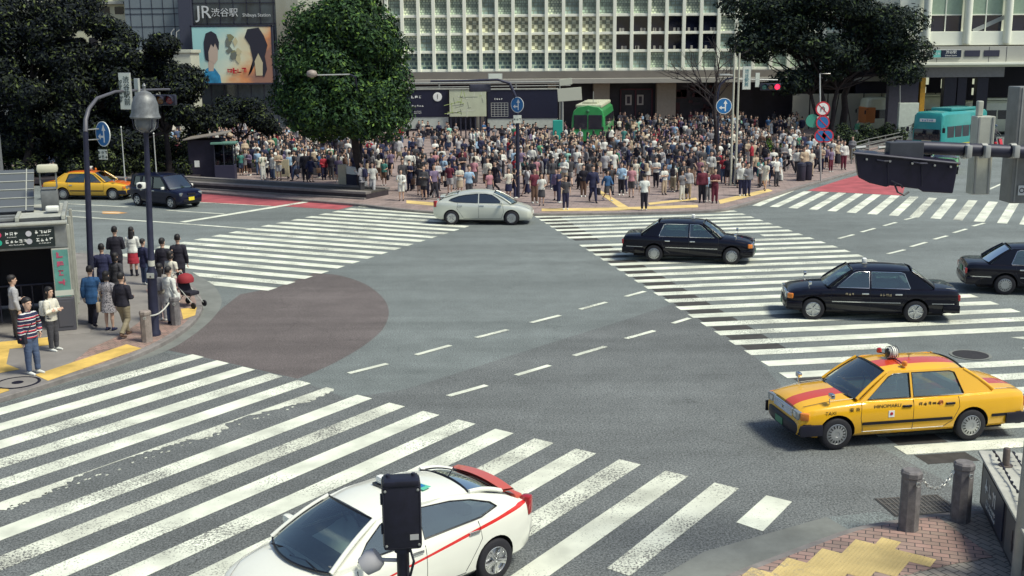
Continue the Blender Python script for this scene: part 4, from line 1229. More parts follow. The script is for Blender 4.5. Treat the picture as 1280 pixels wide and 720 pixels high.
def body_shape(pose, female, voxel, fingers):
    L = limbs(pose); b = MB()
    w = .93 if female else 1.0
    loft_z(b, [(.78, .05, .09), (.84, .095, .15), (.93, .108, .168), (1.02, .09, .135 * w), (1.12, .088, .13 * w), (1.24, .105, .152 * w), (1.33, .092, .168 * w), (1.385, .07, .12), (1.41, .058, .068), (1.45, .054, .056), (1.52, .054, .054)])
    # head with brow, nose, chin, ears
    hz = 1.60
    K = 1.09
    rows = [(hz - .125, .035, .03, .035), (hz - .11, .06, .045, .025), (hz - .075, .082, .06, .012), (hz - .03, .09, .07, .006), (hz + .02, .097, .075, 0), (hz + .06, .095, .073, -.004), (hz + .095, .078, .06, -.008), (hz + .118, .045, .036, -.01), (hz + .125, .01, .01, -.01)]
    n0 = len(b.v)
    loft_z(b, rows, n=18)
    b.tube([(.092, 0, hz + .012), (.106, 0, hz - .012), (.117, 0, hz - .034), (.098, 0, hz - .044)], [.007, .011, .015, .009], 8)
    b.tube([(.088, -.025, hz - .068), (.096, 0, hz - .066), (.088, .025, hz - .068)], [.005, .010, .005], 6)
    b.tube([(.083, -.045, hz + .028), (.097, -.02, hz + .032), (.097, .02, hz + .032), (.083, .045, hz + .028)], .009, 6)
    for s in (-1, 1): b.tube([(-.008, s * .073, hz - .035), (-.014, s * .083, hz - .005), (-.006, s * .078, hz + .022)], [.01, .014, .009], 6)
    b.v[n0:] = [(p[0] * K, p[1] * K, 1.49 + (p[2] - 1.475) * K) for p in b.v[n0:]]
    for s in (-1, 1):
        sh, el, wr = L['arm', s]; q = .88 if female else 1
        b.tube([sh + Vector((0, -s * .05, .005)), sh, lerp(sh, el, .5), el, lerp(el, wr, .35), wr], [.05 * q, .054 * q, .046 * q, .037 * q, .038 * q, .026], 10)
        d = (wr - el).normalized(); side = d.cross(Vector((0, s, 0)))
        if side.length < .1: side = Vector((1, 0, 0))
        side.normalize(); nrm = d.cross(side).normalized()
        palm = wr + d * .045
        # palm and five fingers, slightly curled
        for k in (-1.2, -.4, .4, 1.2): b.tube([wr + side * k * .012, wr + d * .085 + side * k * .019], [.016, .014], 6)
        if fingers:
            for k, ln in ((-1.5, .060), (-.5, .075), (.5, .080), (1.5, .072)):
                p0 = wr + d * .08 + side * k * .0185; p1 = p0 + d * ln * .5 + nrm * .008 * s; p2 = p1 + d * ln * .4 + nrm * .022 * s
                b.tube([p0, p1, p2], [.0105, .0095, .008], 6)
            p0 = wr + d * .03 + side * .03; p1 = p0 + d * .03 + side * .028; p2 = p1 + d * .035 + side * .004
            b.tube([p0, p1, p2], [.013, .011, .009], 6)
        else:
            b.tube([palm, wr + d * .15], [.03, .018], 6)
        hip, kn, an, lift = L['leg', s]
        b.tube([hip + Vector((0, 0, .03)), hip - Vector((0, 0, .06)), lerp(hip, kn, .5), kn, lerp(kn, an, .3) + Vector((-.012, 0, 0)), lerp(kn, an, .75), an], [.082, .088, .07, .052, .053, .036, .033], 12)
        t = lift * 1.2
        b.tube([an + Vector((-.045, 0, -.035 + t * .3)), an + Vector((.02, 0, -.04)), an + Vector((.11, s * .01, -.058 - t * .4)), an + Vector((.17, s * .012, -.066 - t * .6))], [.033, .036, .032, .02], 8)
    return remesh(b, voxel, 'body', M_pale, 2)
def top_shape(pose, female, voxel, kind, noise, seed):
    """kind: tee, shirt (long sleeves), coat"""
    L = limbs(pose); b = MB(); w = .94 if female else 1.0
    hem = {'tee': .86, 'shirt': .84, 'coat': .68, 'dress': .55}[kind]; g = {'tee': .018, 'shirt': .022, 'coat': .027, 'dress': .02}[kind]
    rings = []
    if kind == 'dress': rings = [(hem, .175, .215), (.70, .15, .20), (.85, .125, .185)]
    elif kind == 'coat': rings = [(hem, .15, .19), (.80, .135, .185)]
    else: rings = [(hem, .115 + g, .168 + g)]
    rings += [(.93, .108 + g, .166 + g), (1.02, .096 + g, .142 * w + g), (1.12, .094 + g, .137 * w + g), (1.24, .108 + g, .158 * w + g), (1.33, .094 + g, .170 * w + g), (1.385, .073 + g * .7, .125 + g * .5), (1.415, .06 + g * .3, .074 + g * .3), (1.44 + (.02 if kind != 'tee' else 0), .058, .062)]
    loft_z(b, rings, n=20)
    for s in (-1, 1):
        sh, el, wr = L['arm', s]; q = .9 if female else 1
        p = [sh + Vector((0, -s * .06, .0)), sh, lerp(sh, el, .55)]; r = [.056 * q + g, .058 * q + g, .052 * q + g]
        if kind in ('tee', 'dress'): p.append(lerp(sh, el, .72)); r.append(.055 * q + g)
        else: p += [el, lerp(el, wr, .5), lerp(el, wr, .93)]; r += [.043 + g, .042 + g * .9, .032 + g * .8]
        b.tube(p, r, 12)
    return remesh(b, voxel, 'top', mat('cloth', (.5, .5, .5)), 2, noise, seed)
def bottom_shape(pose, female, voxel, kind, noise, seed):
    L = limbs(pose); b = MB(); g = .016
    if kind == 'skirt':
        loft_z(b, [(.46, .165, .205), (.60, .155, .20), (.78, .13, .185), (.93, .112, .172), (1.0, .10, .15)], n=20)
    elif kind == 'longskirt':
        loft_z(b, [(.22, .19, .22), (.50, .17, .21), (.78, .13, .185), (.93, .112, .172), (1.0, .10, .15)], n=20)
    else:
        loft_z(b, [(.76, .06, .10), (.83, .10 + g, .152 + g), (.93, .108 + g, .166 + g), (1.0, .095 + g, .145 + g)], n=18)
        for s in (-1, 1):
            hip, kn, an, lift = L['leg', s]
            if kind == 'shorts': P = [hip, hip - Vector((0, 0, .06)), lerp(hip, kn, .5), lerp(hip, kn, .9)]; Q = [.085 + g, .09 + g, .08 + g, .078 + g]
            else: P = [hip, hip - Vector((0, 0, .06)), lerp(hip, kn, .5), kn, lerp(kn, an, .4), lerp(kn, an, .8), an + Vector((0, 0, .0))]; Q = [.085 + g, .09 + g, .075 + g, .062 + g, .056 + g, .048 + g, .047 + g]
            b.tube(P, Q, 12)
    return remesh(b, voxel, 'trousers' if kind in ('trousers', 'shorts') else 'skirt', mat('cloth', (.5, .5, .5)), 2, noise, seed)
def hair_shape(kind, voxel):
    b = MB(); hz = 1.60
    loft_z(b, [(hz - .035, .04, .07, -.045), (hz + .0, .075, .082, -.025), (hz + .04, .098, .086, -.012), (hz + .075, .106, .083, -.006), (hz + .11, .088, .068, -.010), (hz + .135, .05, .04, -.012), (hz + .143, .01, .01, -.012)], n=18)
    if kind == 'long':
        loft_z(b, [(hz - .27, .022, .06, -.085), (hz - .20, .035, .085, -.075), (hz - .10, .045, .088, -.06), (hz - .02, .06, .088, -.045)], n=14)
        for s in (-1, 1): b.tube([(.03, s * .078, hz + .03), (.02, s * .085, hz - .08), (.0, s * .085, hz - .2)], [.018, .02, .014], 6)
    if kind == 'bob':
        loft_z(b, [(hz - .12, .05, .088, -.045), (hz - .06, .065, .095, -.035), (hz - .02, .07, .09, -.03)], n=14)
        for s in (-1, 1): b.tube([(.035, s * .078, hz + .03), (.03, s * .086, hz - .10)], [.018, .02], 6)
    if kind == 'cap':
        b = MB(); loft_z(b, [(hz + .03, .104, .086, -.004), (hz + .08, .10, .08, -.006), (hz + .125, .07, .055, -.01), (hz + .14, .02, .02, -.01)], n=18)
        b.tube([(.08, 0, hz + .045), (.17, 0, hz + .035)], [.07, .05], 10)
    b.v = [(p[0] * 1.09, p[1] * 1.09, 1.49 + (p[2] - 1.475) * 1.09) for p in b.v]
    return remesh(b, voxel, 'hat' if kind == 'cap' else 'hair', mat('black hair', (.012, .01, .012), .6), 1, .004, 3)
def shoes_shape(pose, voxel, boot=False):
    L = limbs(pose); b = MB()
    for s in (-1, 1):
        hip, kn, an, lift = L['leg', s]; t = lift * 1.2
        b.tube([an + Vector((-.055, 0, -.042 + t * .3)), an + Vector((.0, 0, -.042)), an + Vector((.11, s * .01, -.055 - t * .4)), an + Vector((.19, s * .012, -.062 - t * .6))], [.036, .043, .039, .026], 10)
        b.tube([an + Vector((0, 0, .02 if not boot else .16)), an + Vector((0, 0, -.04))], [.042 if not boot else .055, .042], 10)
    return remesh(b, voxel, 'shoes', M_black, 1)
def bag_shape(kind):
    b = MB()
    if kind == 'backpack':
        b.rbox((-.19, 0, 1.17), (.16, .29, .42), .06); b.rbox((-.28, 0, 1.08), (.06, .22, .2), .03)
        for s in (-1, 1): b.tube([(-.12, s * .09, 1.34), (-.03, s * .10, 1.42), (.08, s * .10, 1.36), (.11, s * .11, 1.2), (.0, s * .16, 1.03), (-.12, s * .12, 1.0)], .018, 6)
    elif kind == 'tote':
        b.rbox((.02, .27, .70), (.30, .09, .30), .03)
        b.tube([(-.08, .27, .84), (-.06, .26, 1.05), (.0, .22, 1.42), (.07, .26, 1.05), (.12, .27, .84)], .011, 6)
    elif kind == 'hip':
        b.rbox((.03, -.24, .86), (.24, .10, .22), .04)
        b.tube([(-.07, -.22, .96), (-.10, -.05, 1.25), (.0, .13, 1.42), (.12, .02, 1.25), (.12, -.2, .96)], .012, 6)
    elif kind == 'shopping':
        b.rbox((.06, .27, .52), (.28, .12, .32), .01)
        b.tube([(-.02, .27, .68), (.0, .26, .80), (.08, .26, .80), (.12, .27, .68)], .006, 5)
    return b.mesh('bag', [M_black], 45)
CLOTH = {}
def cloth(name):
    if name in CLOTH: return CLOTH[name]
    C = {'white': (.62, .63, .60), 'off-white': (.60, .58, .50), 'light grey': (.38, .38, .40), 'grey': (.17, .17, .19), 'charcoal': (.05, .05, .06), 'black': (.012, .011, .022),
         'navy': (.015, .018, .06), 'blue': (.025, .09, .22), 'light blue': (.28, .42, .58), 'red': (.34, .02, .04), 'pink': (.42, .20, .24), 'beige': (.45, .36, .26), 'brown': (.12, .07, .05),
         'green': (.05, .20, .12), 'teal': (.06, .22, .20), 'yellow': (.6, .45, .12), 'lilac': (.17, .13, .22), 'maroon': (.13, .02, .04), 'mint': (.32, .6, .5), 'denim': (.06, .09, .17), 'khaki': (.22, .19, .13)}
    m = mat('cloth ' + name, C[name], .85, var=.18, scale=5, bump=.5, bscale=18)
    CLOTH[name] = m; return m
def pattern(name, kind, c1, c2, c3=None, sc=30):
    m = bpy.data.materials.new(name); m.use_nodes = True; nt = m.node_tree; b = nt.nodes['Principled BSDF']; N = nt.nodes.new; L = nt.links.new
    tc = N('ShaderNodeTexCoord'); b.inputs['Roughness'].default_value = .85
    cr = N('ShaderNodeValToRGB'); cr.color_ramp.interpolation = 'CONSTANT'
    if kind == 'stripes':
        w = N('ShaderNodeTexWave'); w.bands_direction = 'Z'; w.wave_profile = 'SAW'; w.inputs['Scale'].default_value = sc; L(tc.outputs['Object'], w.inputs[0]); L(w.outputs['Fac'], cr.inputs[0])
        e = cr.color_ramp.elements; e[0].color = (*c1, 1); e[1].position = .42; e[1].color = (*c2, 1)
        for pos, c in ((.55, c1), (.72, c3 or c1), (.90, c2), (.96, c1)):
            q = e.new(pos); q.color = (*c, 1)
    else:
        w = N('ShaderNodeTexVoronoi'); w.inputs['Scale'].default_value = sc; L(tc.outputs['Object'], w.inputs['Vector']); L(w.outputs['Distance'], cr.inputs[0])
        e = cr.color_ramp.elements; e[0].color = (*c1, 1); e[1].position = .38; e[1].color = (*c2, 1)
    L(cr.outputs[0], b.inputs['Base Color']); return m

class Lib:
    """meshes of one level of detail, made when first asked for"""
    def __init__(s, v, near): s.v, s.near, s.c = v, near, {}
    def get(s, part, *key):
        k = (part,) + key
        if k not in s.c:
            v = s.v; nz = .010 if s.near else .0
            if part == 'body': s.c[k] = body_shape(key[0], key[1], .0085 if s.near else v, s.near)
            elif part == 'top': s.c[k] = top_shape(key[0], key[1], v, key[2], nz, 5)
            elif part == 'bottom': s.c[k] = bottom_shape(key[0], key[1], v, key[2], nz, 9)
            elif part == 'hair': s.c[k] = hair_shape(key[0], .011 if s.near else v)
            elif part == 'shoes': s.c[k] = shoes_shape(key[0], .011 if s.near else v, key[1])
            elif part == 'bag': s.c[k] = bag_shape(key[0])
        return s.c[k]
NEAR, FAR = Lib(.014, True), Lib(.032, False)
M_hair = mat('black hair', (.012, .01, .012), .6); M_brownhair = mat('brown hair', (.07, .035, .022), .55)
M_eye = mat('eye dark', (.01, .008, .008), .3)
def part_obj(name, me, m, root):
    o = bpy.data.objects.new(name, me); COL.objects.link(o); o.parent = root
    if m is not None:
        o.material_slots[0].link = 'OBJECT'; o.material_slots[0].material = m
    return o
def person(lib, loc, heading, pose, female, top, tcol, bottom, bcol, hair='short', bag=None, bagcol='black', h=1.70, label=None, group=None, shoes='black', haircol=None, boot=False, lean=0):
    root = empty('person', loc, heading, label, 'person', group)
    s = h / 1.72; root.scale = (s, s, s)
    if lean: root.rotation_euler = (0, lean, heading)
    part_obj('body', lib.get('body', pose, female), None, root)
    tm = tcol if not isinstance(tcol, str) else cloth(tcol)
    part_obj({'tee': 'shirt', 'shirt': 'shirt', 'coat': 'coat', 'dress': 'dress'}[top], lib.get('top', pose, female, top), tm, root)
    if top != 'dress':
        bm_ = bcol if not isinstance(bcol, str) else cloth(bcol)
        part_obj({'trousers': 'trousers', 'shorts': 'shorts'}.get(bottom, 'skirt'), lib.get('bottom', pose, female, bottom), bm_, root)
    part_obj('hat' if hair == 'cap' else 'hair', lib.get('hair', hair), haircol or (M_hair if hair != 'cap' else cloth('denim' if not isinstance(tcol, str) or tcol != 'mint' else 'white')), root)
    part_obj('shoes', lib.get('shoes', pose, boot), cloth(shoes), root)
    if bag: part_obj('bag', lib.get('bag', bag), cloth(bagcol), root)
    if lib.near:
        for s_ in (-1, 1):
            if 'eye' not in lib.c:
                b = MB(); b.lathe([(.002, -.008), (.010, -.004), (.010, .004), (.002, .008)], 8); lib.c['eye'] = b.mesh('eye', [M_eye], 60)
            o = bpy.data.objects.new('eye', lib.c['eye']); COL.objects.link(o); o.parent = root; o.location = (.0905, s_ * .035, 1.634); o.rotation_euler = (0, R(90), s_ * R(18))
    return root
striped = pattern('striped knit', 'stripes', (.015, .018, .06), (.66, .66, .64), (.5, .03, .05), 2.1)
printed = pattern('printed cloth', 'dots', (.08, .08, .10), (.38, .36, .38), None, 26)
plaid = pattern('plaid cloth', 'dots', (.05, .05, .06), (.33, .31, .28), None, 40)
GR = 'people waiting at the left corner'
def P2(u, v): p = G(u, v, ZS); return (p.x, p.y, ZS)
D_R = lambda d: R(d)
# heading: 0 = to the right of the picture, 90 = away from the camera
nearp = [
    (42, 467, -25, ('hip', 'down', 'ease'), False, 'shirt', striped, 'trousers', 'denim', 'short', 'hip', 'black', 1.80, 'person in navy, red and white striped top and jeans beside the manhole cover', 'white'),
    (68, 438, -20, ('cross', 'cross', 'stand'), True, 'shirt', 'off-white', 'trousers', 'charcoal', 'long', 'backpack', 'white', 1.62, 'person with folded arms, cream top and pale backpack by the shelter corner', 'white'),
    (118, 408, 95, ('down', 'swingf', 'walk'), False, 'coat', 'blue', 'trousers', 'black', 'short', None, 'black', 1.68, 'person in bright blue jacket seen from behind next to the shelter', 'black'),
    (138, 413, 80, ('strap', 'down', 'stand'), True, 'dress', printed, 'skirt', 'grey', 'bob', 'tote', 'beige', 1.62, 'person in grey printed dress with beige shoulder bag between blue jacket and dark shirt', 'navy'),
    (157, 421, 75, ('down', 'hold', 'walk'), False, 'shirt', 'black', 'trousers', 'khaki', 'short', None, 'black', 1.72, 'person in black shirt and khaki trousers walking away beside the left bollard', 'brown'),
    (148, 352, 100, ('hold', 'hold', 'stand'), False, 'coat', 'black', 'trousers', 'black', 'short', None, 'black', 1.82, 'tall person all in black at the kerb beside the red skirt', 'black'),
    (168, 345, 95, ('hold', 'phone', 'ease'), True, 'shirt', 'white', 'skirt', 'red', 'long', None, 'black', 1.66, 'person in white top and short red skirt seen from behind at the kerb', 'black'),
    (132, 376, 110, ('phone', 'down', 'stand'), False, 'coat', 'navy', 'trousers', 'black', 'short', None, 'black', 1.74, 'person in navy coat looking at phone behind the blue jacket', 'black'),
    (149, 383, 70, ('down', 'down', 'ease'), True, 'coat', 'charcoal', 'trousers', 'black', 'bob', 'tote', 'black', 1.60, 'person in charcoal coat with black bag behind the grey printed dress', 'black'),
    (182, 356, 60, ('hold', 'down', 'stand'), False, 'coat', 'navy', 'trousers', 'denim', 'short', None, 'black', 1.50, 'short person in navy coat hidden behind the bell lamp post', 'white'),
    (207, 367, 80, ('down', 'phone', 'stand'), False, 'shirt', 'black', 'trousers', 'charcoal', 'short', None, 'black', 1.74, 'person in black shirt between lamp post and crosswalk looking at phone', 'black'),
    (226, 362, 100, ('down', 'down', 'stand'), False, 'coat', 'black', 'trousers', 'black', 'short', None, 'black', 1.76, 'person in long black coat standing next to the pushchair at the kerb', 'black'),
    (217, 380, 65, ('hold', 'hold', 'ease'), True, 'tee', 'off-white', 'skirt', 'pink', 'bob', 'tote', 'light grey', 1.60, 'person in cream top and pink skirt among the dark coats by the pushchair', 'white'),
    (204, 401, 85, ('strap', 'down', 'ease'), True, 'shirt', plaid, 'trousers', 'light grey', 'long', 'backpack', 'grey', 1.62, 'person in grey plaid top and pale trousers behind the roped bollards', 'white'),
    (215, 405, 60, ('hold', 'down', 'stand'), True, 'coat', 'white', 'trousers', 'denim', 'short', 'hip', 'white', 1.60, 'person in white jacket and jeans between the two roped bollards', 'black'),
    (22, 424, 40, ('hold', 'down', 'stand'), False, 'shirt', 'light grey', 'trousers', 'charcoal', 'short', None, 'black', 1.70, 'person in grey shirt standing in the dark under the subway shelter', 'black'),
]
OBST = []
for (u, v, hd, pose, fem, top, tc_, bot, bc, hair, bag, bgc, h, lab, sh) in nearp:
    person(NEAR, P2(u, v), R(hd), pose, fem, top, tc_, bot, bc, hair, bag, bgc, h, lab, GR, sh, boot=(bc == 'red'))
# pushchair
pc = empty('pushchair', P2(238, 383), R(-30), 'red and black pushchair at the kerb of the left corner', 'pushchair')
b = MB(); b.rbox((.02, 0, .42), (.42, .38, .12), .04); b.rbox((-.20, 0, .62), (.12, .38, .42), .04, M=Matrix.Rotation(-.35, 3, 'Y')); b.build('seat', cloth('black'), pc, 45)
b = MB(); b.lathe([(.24, 0), (.25, .10), (.20, .2), (.1, .25), (.01, .27)], 16, (-.13, 0, .74)); b.build('hood', mat('pushchair red', (.26, .02, .03), .8), pc, 50)
b = MB()
for s in (-1, 1):
    b.tube([(-.50, s * .2, 1.0), (-.25, s * .2, .62), (.35, s * .2, .12)], .014, 6); b.tube([(.0, s * .2, .42), (-.32, s * .2, .12)], .014, 6)
b.tube([(-.50, -.2, 1.0), (-.50, .2, 1.0)], .018, 6); b.build('frame', M_greymetal, pc, 60)
for x in (.36, -.32):
    for s in (-1, 1):
        b = MB(); b.lathe([(.02, -.02), (.09, -.02), (.10, 0), (.09, .02), (.02, .02)], 16, (x, s * .22, .10), M=Matrix.Rotation(R(90), 3, 'X')); b.build('wheel', M_rubber, pc, 50)

# the crowd on the plaza -----------------------------------------------------
random.seed(21)
TREES_XY = [G(450, 236), G(1032, 172), G(1063, 158), G(900, 214)]
for q in TREES_XY: OBST.append((q.x, q.y, .9))
TRAM = A(735, 180, 91)
def blocked(x, y):
    for ox, oy, r_ in OBST:
        if (x - ox) ** 2 + (y - oy) ** 2 < r_ * r_: return True
    return abs(x - TRAM.x - 1.0) < 2.5 and -1.0 < y - TRAM.y < 11.5
FRONT = [(250, 222), (440, 232), (456, 250), (545, 254), (700, 256), (870, 252), (920, 246), (960, 236), (985, 228), (1062, 207), (1075, 200)]
def vmax(u): return interp(FRONT, u)
poses = [('down', 'down', 'stand'), ('phone', 'down', 'ease'), ('down', 'hold', 'stand'), ('swingf', 'swingb', 'walk'), ('hold', 'phone', 'stand'), ('strap', 'down', 'ease'), ('cross', 'cross', 'stand'), ('swingb', 'swingf', 'stride')]
tops_m = ['white'] * 6 + ['off-white'] * 2 + ['light grey'] * 2 + ['grey'] * 4 + ['black'] * 10 + ['navy'] * 6 + ['charcoal'] * 6 + ['light blue', 'beige', 'blue', 'maroon', 'green', 'lilac', 'red', 'brown', 'denim']
tops_f = ['white'] * 7 + ['off-white'] * 3 + ['light grey'] * 2 + ['grey'] * 2 + ['black'] * 9 + ['navy'] * 5 + ['charcoal'] * 4 + ['pink', 'beige', 'beige', 'light blue', 'lilac', 'teal', 'mint', 'red']
bots = ['black'] * 5 + ['navy'] * 4 + ['charcoal'] * 3 + ['denim'] * 4 + ['khaki', 'light grey', 'grey', 'white', 'beige', 'brown']
fixed = [  # nearest, hand placed: u, v, heading, pose, female, top, colour, bottom, colour, hair, bag, bagcolour
    (805, 263, 90, poses[0], False, 'tee', 'white', 'trousers', 'black', 'short', None, 'black'),
    (707, 262, -90, poses[2], False, 'tee', 'charcoal', 'trousers', 'navy', 'short', None, 'black'),
    (741, 253, -80, poses[3], False, 'coat', 'navy', 'trousers', 'navy', 'short', 'shopping', 'black'),
    (759, 251, -60, poses[3], True, 'shirt', 'blue', 'skirt', 'charcoal', 'bob', 'tote', 'grey'),
    (677, 257, -95, poses[4], True, 'tee', 'white', 'skirt', 'charcoal', 'long', None, 'black'),
    (668, 254, -70, poses[1], False, 'tee', 'maroon', 'trousers', 'brown', 'short', None, 'black'),
    (502, 251, -90, poses[4], True, 'shirt', 'white', 'shorts', 'white', 'bob', 'backpack', 'black'),
    (533, 246, -85, poses[0], False, 'shirt', 'navy', 'trousers', 'navy', 'short', None, 'black'),
    (543, 247, -95, poses[5], True, 'shirt', 'lilac', 'trousers', 'light grey', 'long', 'tote', 'black'),
    (852, 250, -60, poses[5], True, 'tee', 'grey', 'trousers', 'white', 'long', 'shopping', 'black'),
    (860, 249, -100, poses[2], False, 'shirt', 'light grey', 'trousers', 'beige', 'short', None, 'black'),
    (877, 253, -90, poses[0], False, 'shirt', 'maroon', 'trousers', 'black', 'short', None, 'black'),
    (884, 252, -70, poses[1], True, 'tee', 'light blue', 'trousers', 'grey', 'bob', None, 'black'),
    (893, 254, -95, poses[6], False, 'tee', 'maroon', 'trousers', 'maroon', 'short', 'hip', 'black'),
    (927, 245, -90, poses[0], False, 'shirt', 'white', 'trousers', 'navy', 'short', None, 'black'),
    (934, 245, -80, poses[2], False, 'shirt', 'grey', 'trousers', 'navy', 'short', None, 'black'),
    (956, 238, -120, poses[3], True, 'dress', 'off-white', 'skirt', 'white', 'long', None, 'black'),
    (970, 233, -60, poses[0], False, 'tee', 'white', 'trousers', 'charcoal', 'short', 'shopping', 'white'),
    (1054, 212, -90, poses[2], False, 'shirt', 'white', 'trousers', 'maroon', 'short', None, 'black'),
    (1038, 215, -70, poses[0], True, 'tee', 'lilac', 'trousers', 'maroon', 'bob', None, 'black'),
    (1013, 220, -85, poses[1], False, 'tee', 'off-white', 'trousers', 'beige', 'short', None, 'black'),
    (996, 218, -95, poses[0], False, 'shirt', 'white', 'trousers', 'charcoal', 'short', None, 'black'),
    (405, 225, -60, poses[2], True, 'shirt', 'red', 'trousers', 'navy', 'long', None, 'black'),
    (382, 227, -80, poses[0], False, 'coat', 'black', 'trousers', 'black', 'short', 'hip', 'black'),
    (352, 210, -80, poses[4], True, 'tee', 'mint', 'skirt', 'mint', 'cap', None, 'black'),
    (370, 212, -100, poses[1], True, 'tee', 'mint', 'trousers', 'beige', 'long', None, 'black'),
    (392, 210, -90, poses[5], True, 'shirt', 'teal', 'trousers', 'charcoal', 'bob', 'tote', 'black'),
    (411, 212, -90, poses[3], True, 'dress', 'yellow', 'skirt', 'white', 'long', None, 'black'),
    (329, 226, -40, poses[5], False, 'tee', 'off-white', 'trousers', 'white', 'short', 'backpack', 'green'),
    (453, 241, -120, poses[3], False, 'coat', 'black', 'trousers', 'black', 'short', 'shopping', 'white'),
    (575, 245, -90, poses[6], True, 'tee', 'off-white', 'skirt', 'beige', 'long', None, 'black'),
    (612, 249, -60, poses[0], True, 'tee', 'pink', 'skirt', 'grey', 'bob', None, 'black'),
    (789, 247, 80, poses[1], False, 'tee', 'pink', 'shorts', 'charcoal', 'short', None, 'black'),
    (780, 241, -80, poses[3], True, 'shirt', 'white', 'trousers', 'navy', 'long', None, 'black'),
]
crowd = []; placed = []; grid_ = {}
def free(x, y, d):
    gx, gy = int(x // 1), int(y // 1)
    for i in range(-1, 2):
        for j in range(-1, 2):
            for (a, c) in grid_.get((gx + i, gy + j), ()):
                if (a - x) ** 2 + (c - y) ** 2 < d * d: return False
    return True
def put(x, y): grid_.setdefault((int(x // 1), int(y // 1)), []).append((x, y))
spec = []
for f in fixed:
    p = G(f[0], f[1], ZS); put(p.x, p.y); spec.append(((p.x, p.y, ZS),) + f[2:] + (f[0], f[1]))
def rnd_look():
    fem = random.random() < .48
    top = random.choice(['tee', 'tee', 'shirt', 'shirt', 'coat'] if not fem else ['tee', 'tee', 'shirt', 'dress', 'coat'])
    tcx = random.choice(tops_f if fem else tops_m)
    if top == 'coat': tcx = random.choice(['black', 'navy', 'charcoal', 'white', 'beige', 'grey', 'light grey'])
    bot = random.choice(['trousers', 'trousers', 'trousers', 'shorts']) if not fem else random.choice(['trousers', 'trousers', 'skirt', 'shorts', 'longskirt'])
    return (random.choice(poses), fem, top, tcx, bot, random.choice(bots), random.choice(['short'] * 14 + ['cap']) if not fem else random.choice(['long', 'long', 'bob', 'bob']),
            random.choice([None, None, None, 'tote', 'backpack', 'hip', 'shopping']), random.choice(['black', 'black', 'beige', 'white', 'brown', 'navy']))
tries = 0; far_spec = []; mates = []
while (len(spec) + len(far_spec) < 1150) and tries < 200000:
    tries += 1
    u = random.uniform(255, 1072)
    lo = 150 if u > 760 else 172
    v = random.uniform(lo, vmax(u) - 1)
    # how full the plaza is by place
    dens = .55
    if 470 < u < 640: dens = .30 if v > 215 else .42
    if 640 <= u < 960: dens = 1.4 if v < 218 else (.36 if v < 236 else .10)
    if u >= 960: dens = .5 if v > 196 else .8
    if u < 470: dens = .5 if v > 186 else .7
    if u < 330: dens *= .5
    if 935 < u < 1010 and v > 170 and v < 205: dens *= .35
    if 1000 < u and v < 196: dens = 0.02
    if v > 236 and 545 < u < 660: dens = .22
    from mathutils import noise as NZ
    pw_ = G(u, v); dens *= max(.12, min(1.5, 1.0 + 1.9 * NZ.noise(Vector((pw_.x * .22, pw_.y * .13, 3)))))
    if random.random() > dens: continue
    p = G(u, v, ZS)
    if mates and random.random() < .62:      # stand close beside someone already placed
        q = random.choice(mates[-60:]); a_ = random.uniform(0, 6.28); p = Vector((q[0] + .55 * math.cos(a_), q[1] + .55 * math.sin(a_), ZS))
        if p.y < G(u, vmax(u) - 1, ZS).y - .2 or abs(p.x / p.y - (u - 640) / 1384) > .05: continue
        gp = p - Vector((0, 0, CH)); v = 360 - 1384 * (gp.y * _sp + gp.z * _cp) / (gp.y * _cp - gp.z * _sp); u = 640 + 1384 * gp.x / (gp.y * _cp - gp.z * _sp)
        if v > vmax(u) - 1: continue
    if blocked(p.x, p.y) or not free(p.x, p.y, .46): continue
    mates.append((p.x, p.y))
    put(p.x, p.y)
    hd = random.choice([-90, -90, -80, -110, -60, 90, 80, 0, 180, -130]) + random.uniform(-25, 25)
    (spec if p.y < 97 else far_spec).append(((p.x, p.y, ZS), hd) + rnd_look() + (u, v))
spec.sort(key=lambda s_: s_[0][1]); 
LIMIT = 282
far_spec += spec[LIMIT:]; spec = spec[:LIMIT]
ZONES = [(300, 'by the dark kiosk'), (345, 'left of the round tree'), (440, 'under the round tree'), (500, 'right of the round tree'), (560, 'before the clock board'), (630, 'before the station map'), (700, 'before the long dark hoarding'),
         (765, 'before the green tram'), (830, 'before the lit entrance'), (890, 'beside the bare tree'), (945, 'by the twin white poles'), (1000, 'by the hedge bed'), (1100, 'by the sign pole')]
def zone(u): return next(t for m_, t in ZONES if u < m_)
def row(v): return 'in front' if v > 236 else ('mid-crowd' if v > 205 else 'far back')
from collections import Counter
def short_label(s_):
    (_, hd, pose, fem, top, tcx, bot, bc, hair, bag, bgc, u, v) = s_
    w = {'tee': 'T-shirt', 'shirt': 'shirt', 'coat': 'jacket', 'dress': 'dress'}[top]
    t = 'person in %s %s' % (tcx, w)
    if top != 'dress': t += ', %s %s' % (bc, {'longskirt': 'skirt'}.get(bot, bot))
    return t
labs = {}
for i, s_ in enumerate(spec): labs.setdefault((short_label(s_), zone(s_[-2]), row(s_[-1])), []).append(i)
names = {}
ORD = ['first', 'second', 'third', 'fourth', 'fifth', 'sixth', 'seventh', 'eighth']
for (t, z, rw_), ids in labs.items():
    ids.sort(key=lambda i: spec[i][-2])
    for n_, i in enumerate(ids):
        names[i] = '%s, %s%s %s' % (t, '' if len(ids) == 1 else ORD[n_] + ' from left, ', rw_, z)
for i, s_ in enumerate(spec):
    (loc, hd, pose, fem, top, tcx, bot, bc, hair, bag, bgc, u, v) = s_
    person(FAR, loc, R(hd), pose, fem, top, tcx, bot, bc, hair, bag, bgc, random.uniform(1.48, 1.68) if fem else random.uniform(1.60, 1.86), names[i], 'people waiting on the plaza', 'white' if random.random() < .25 else 'black')
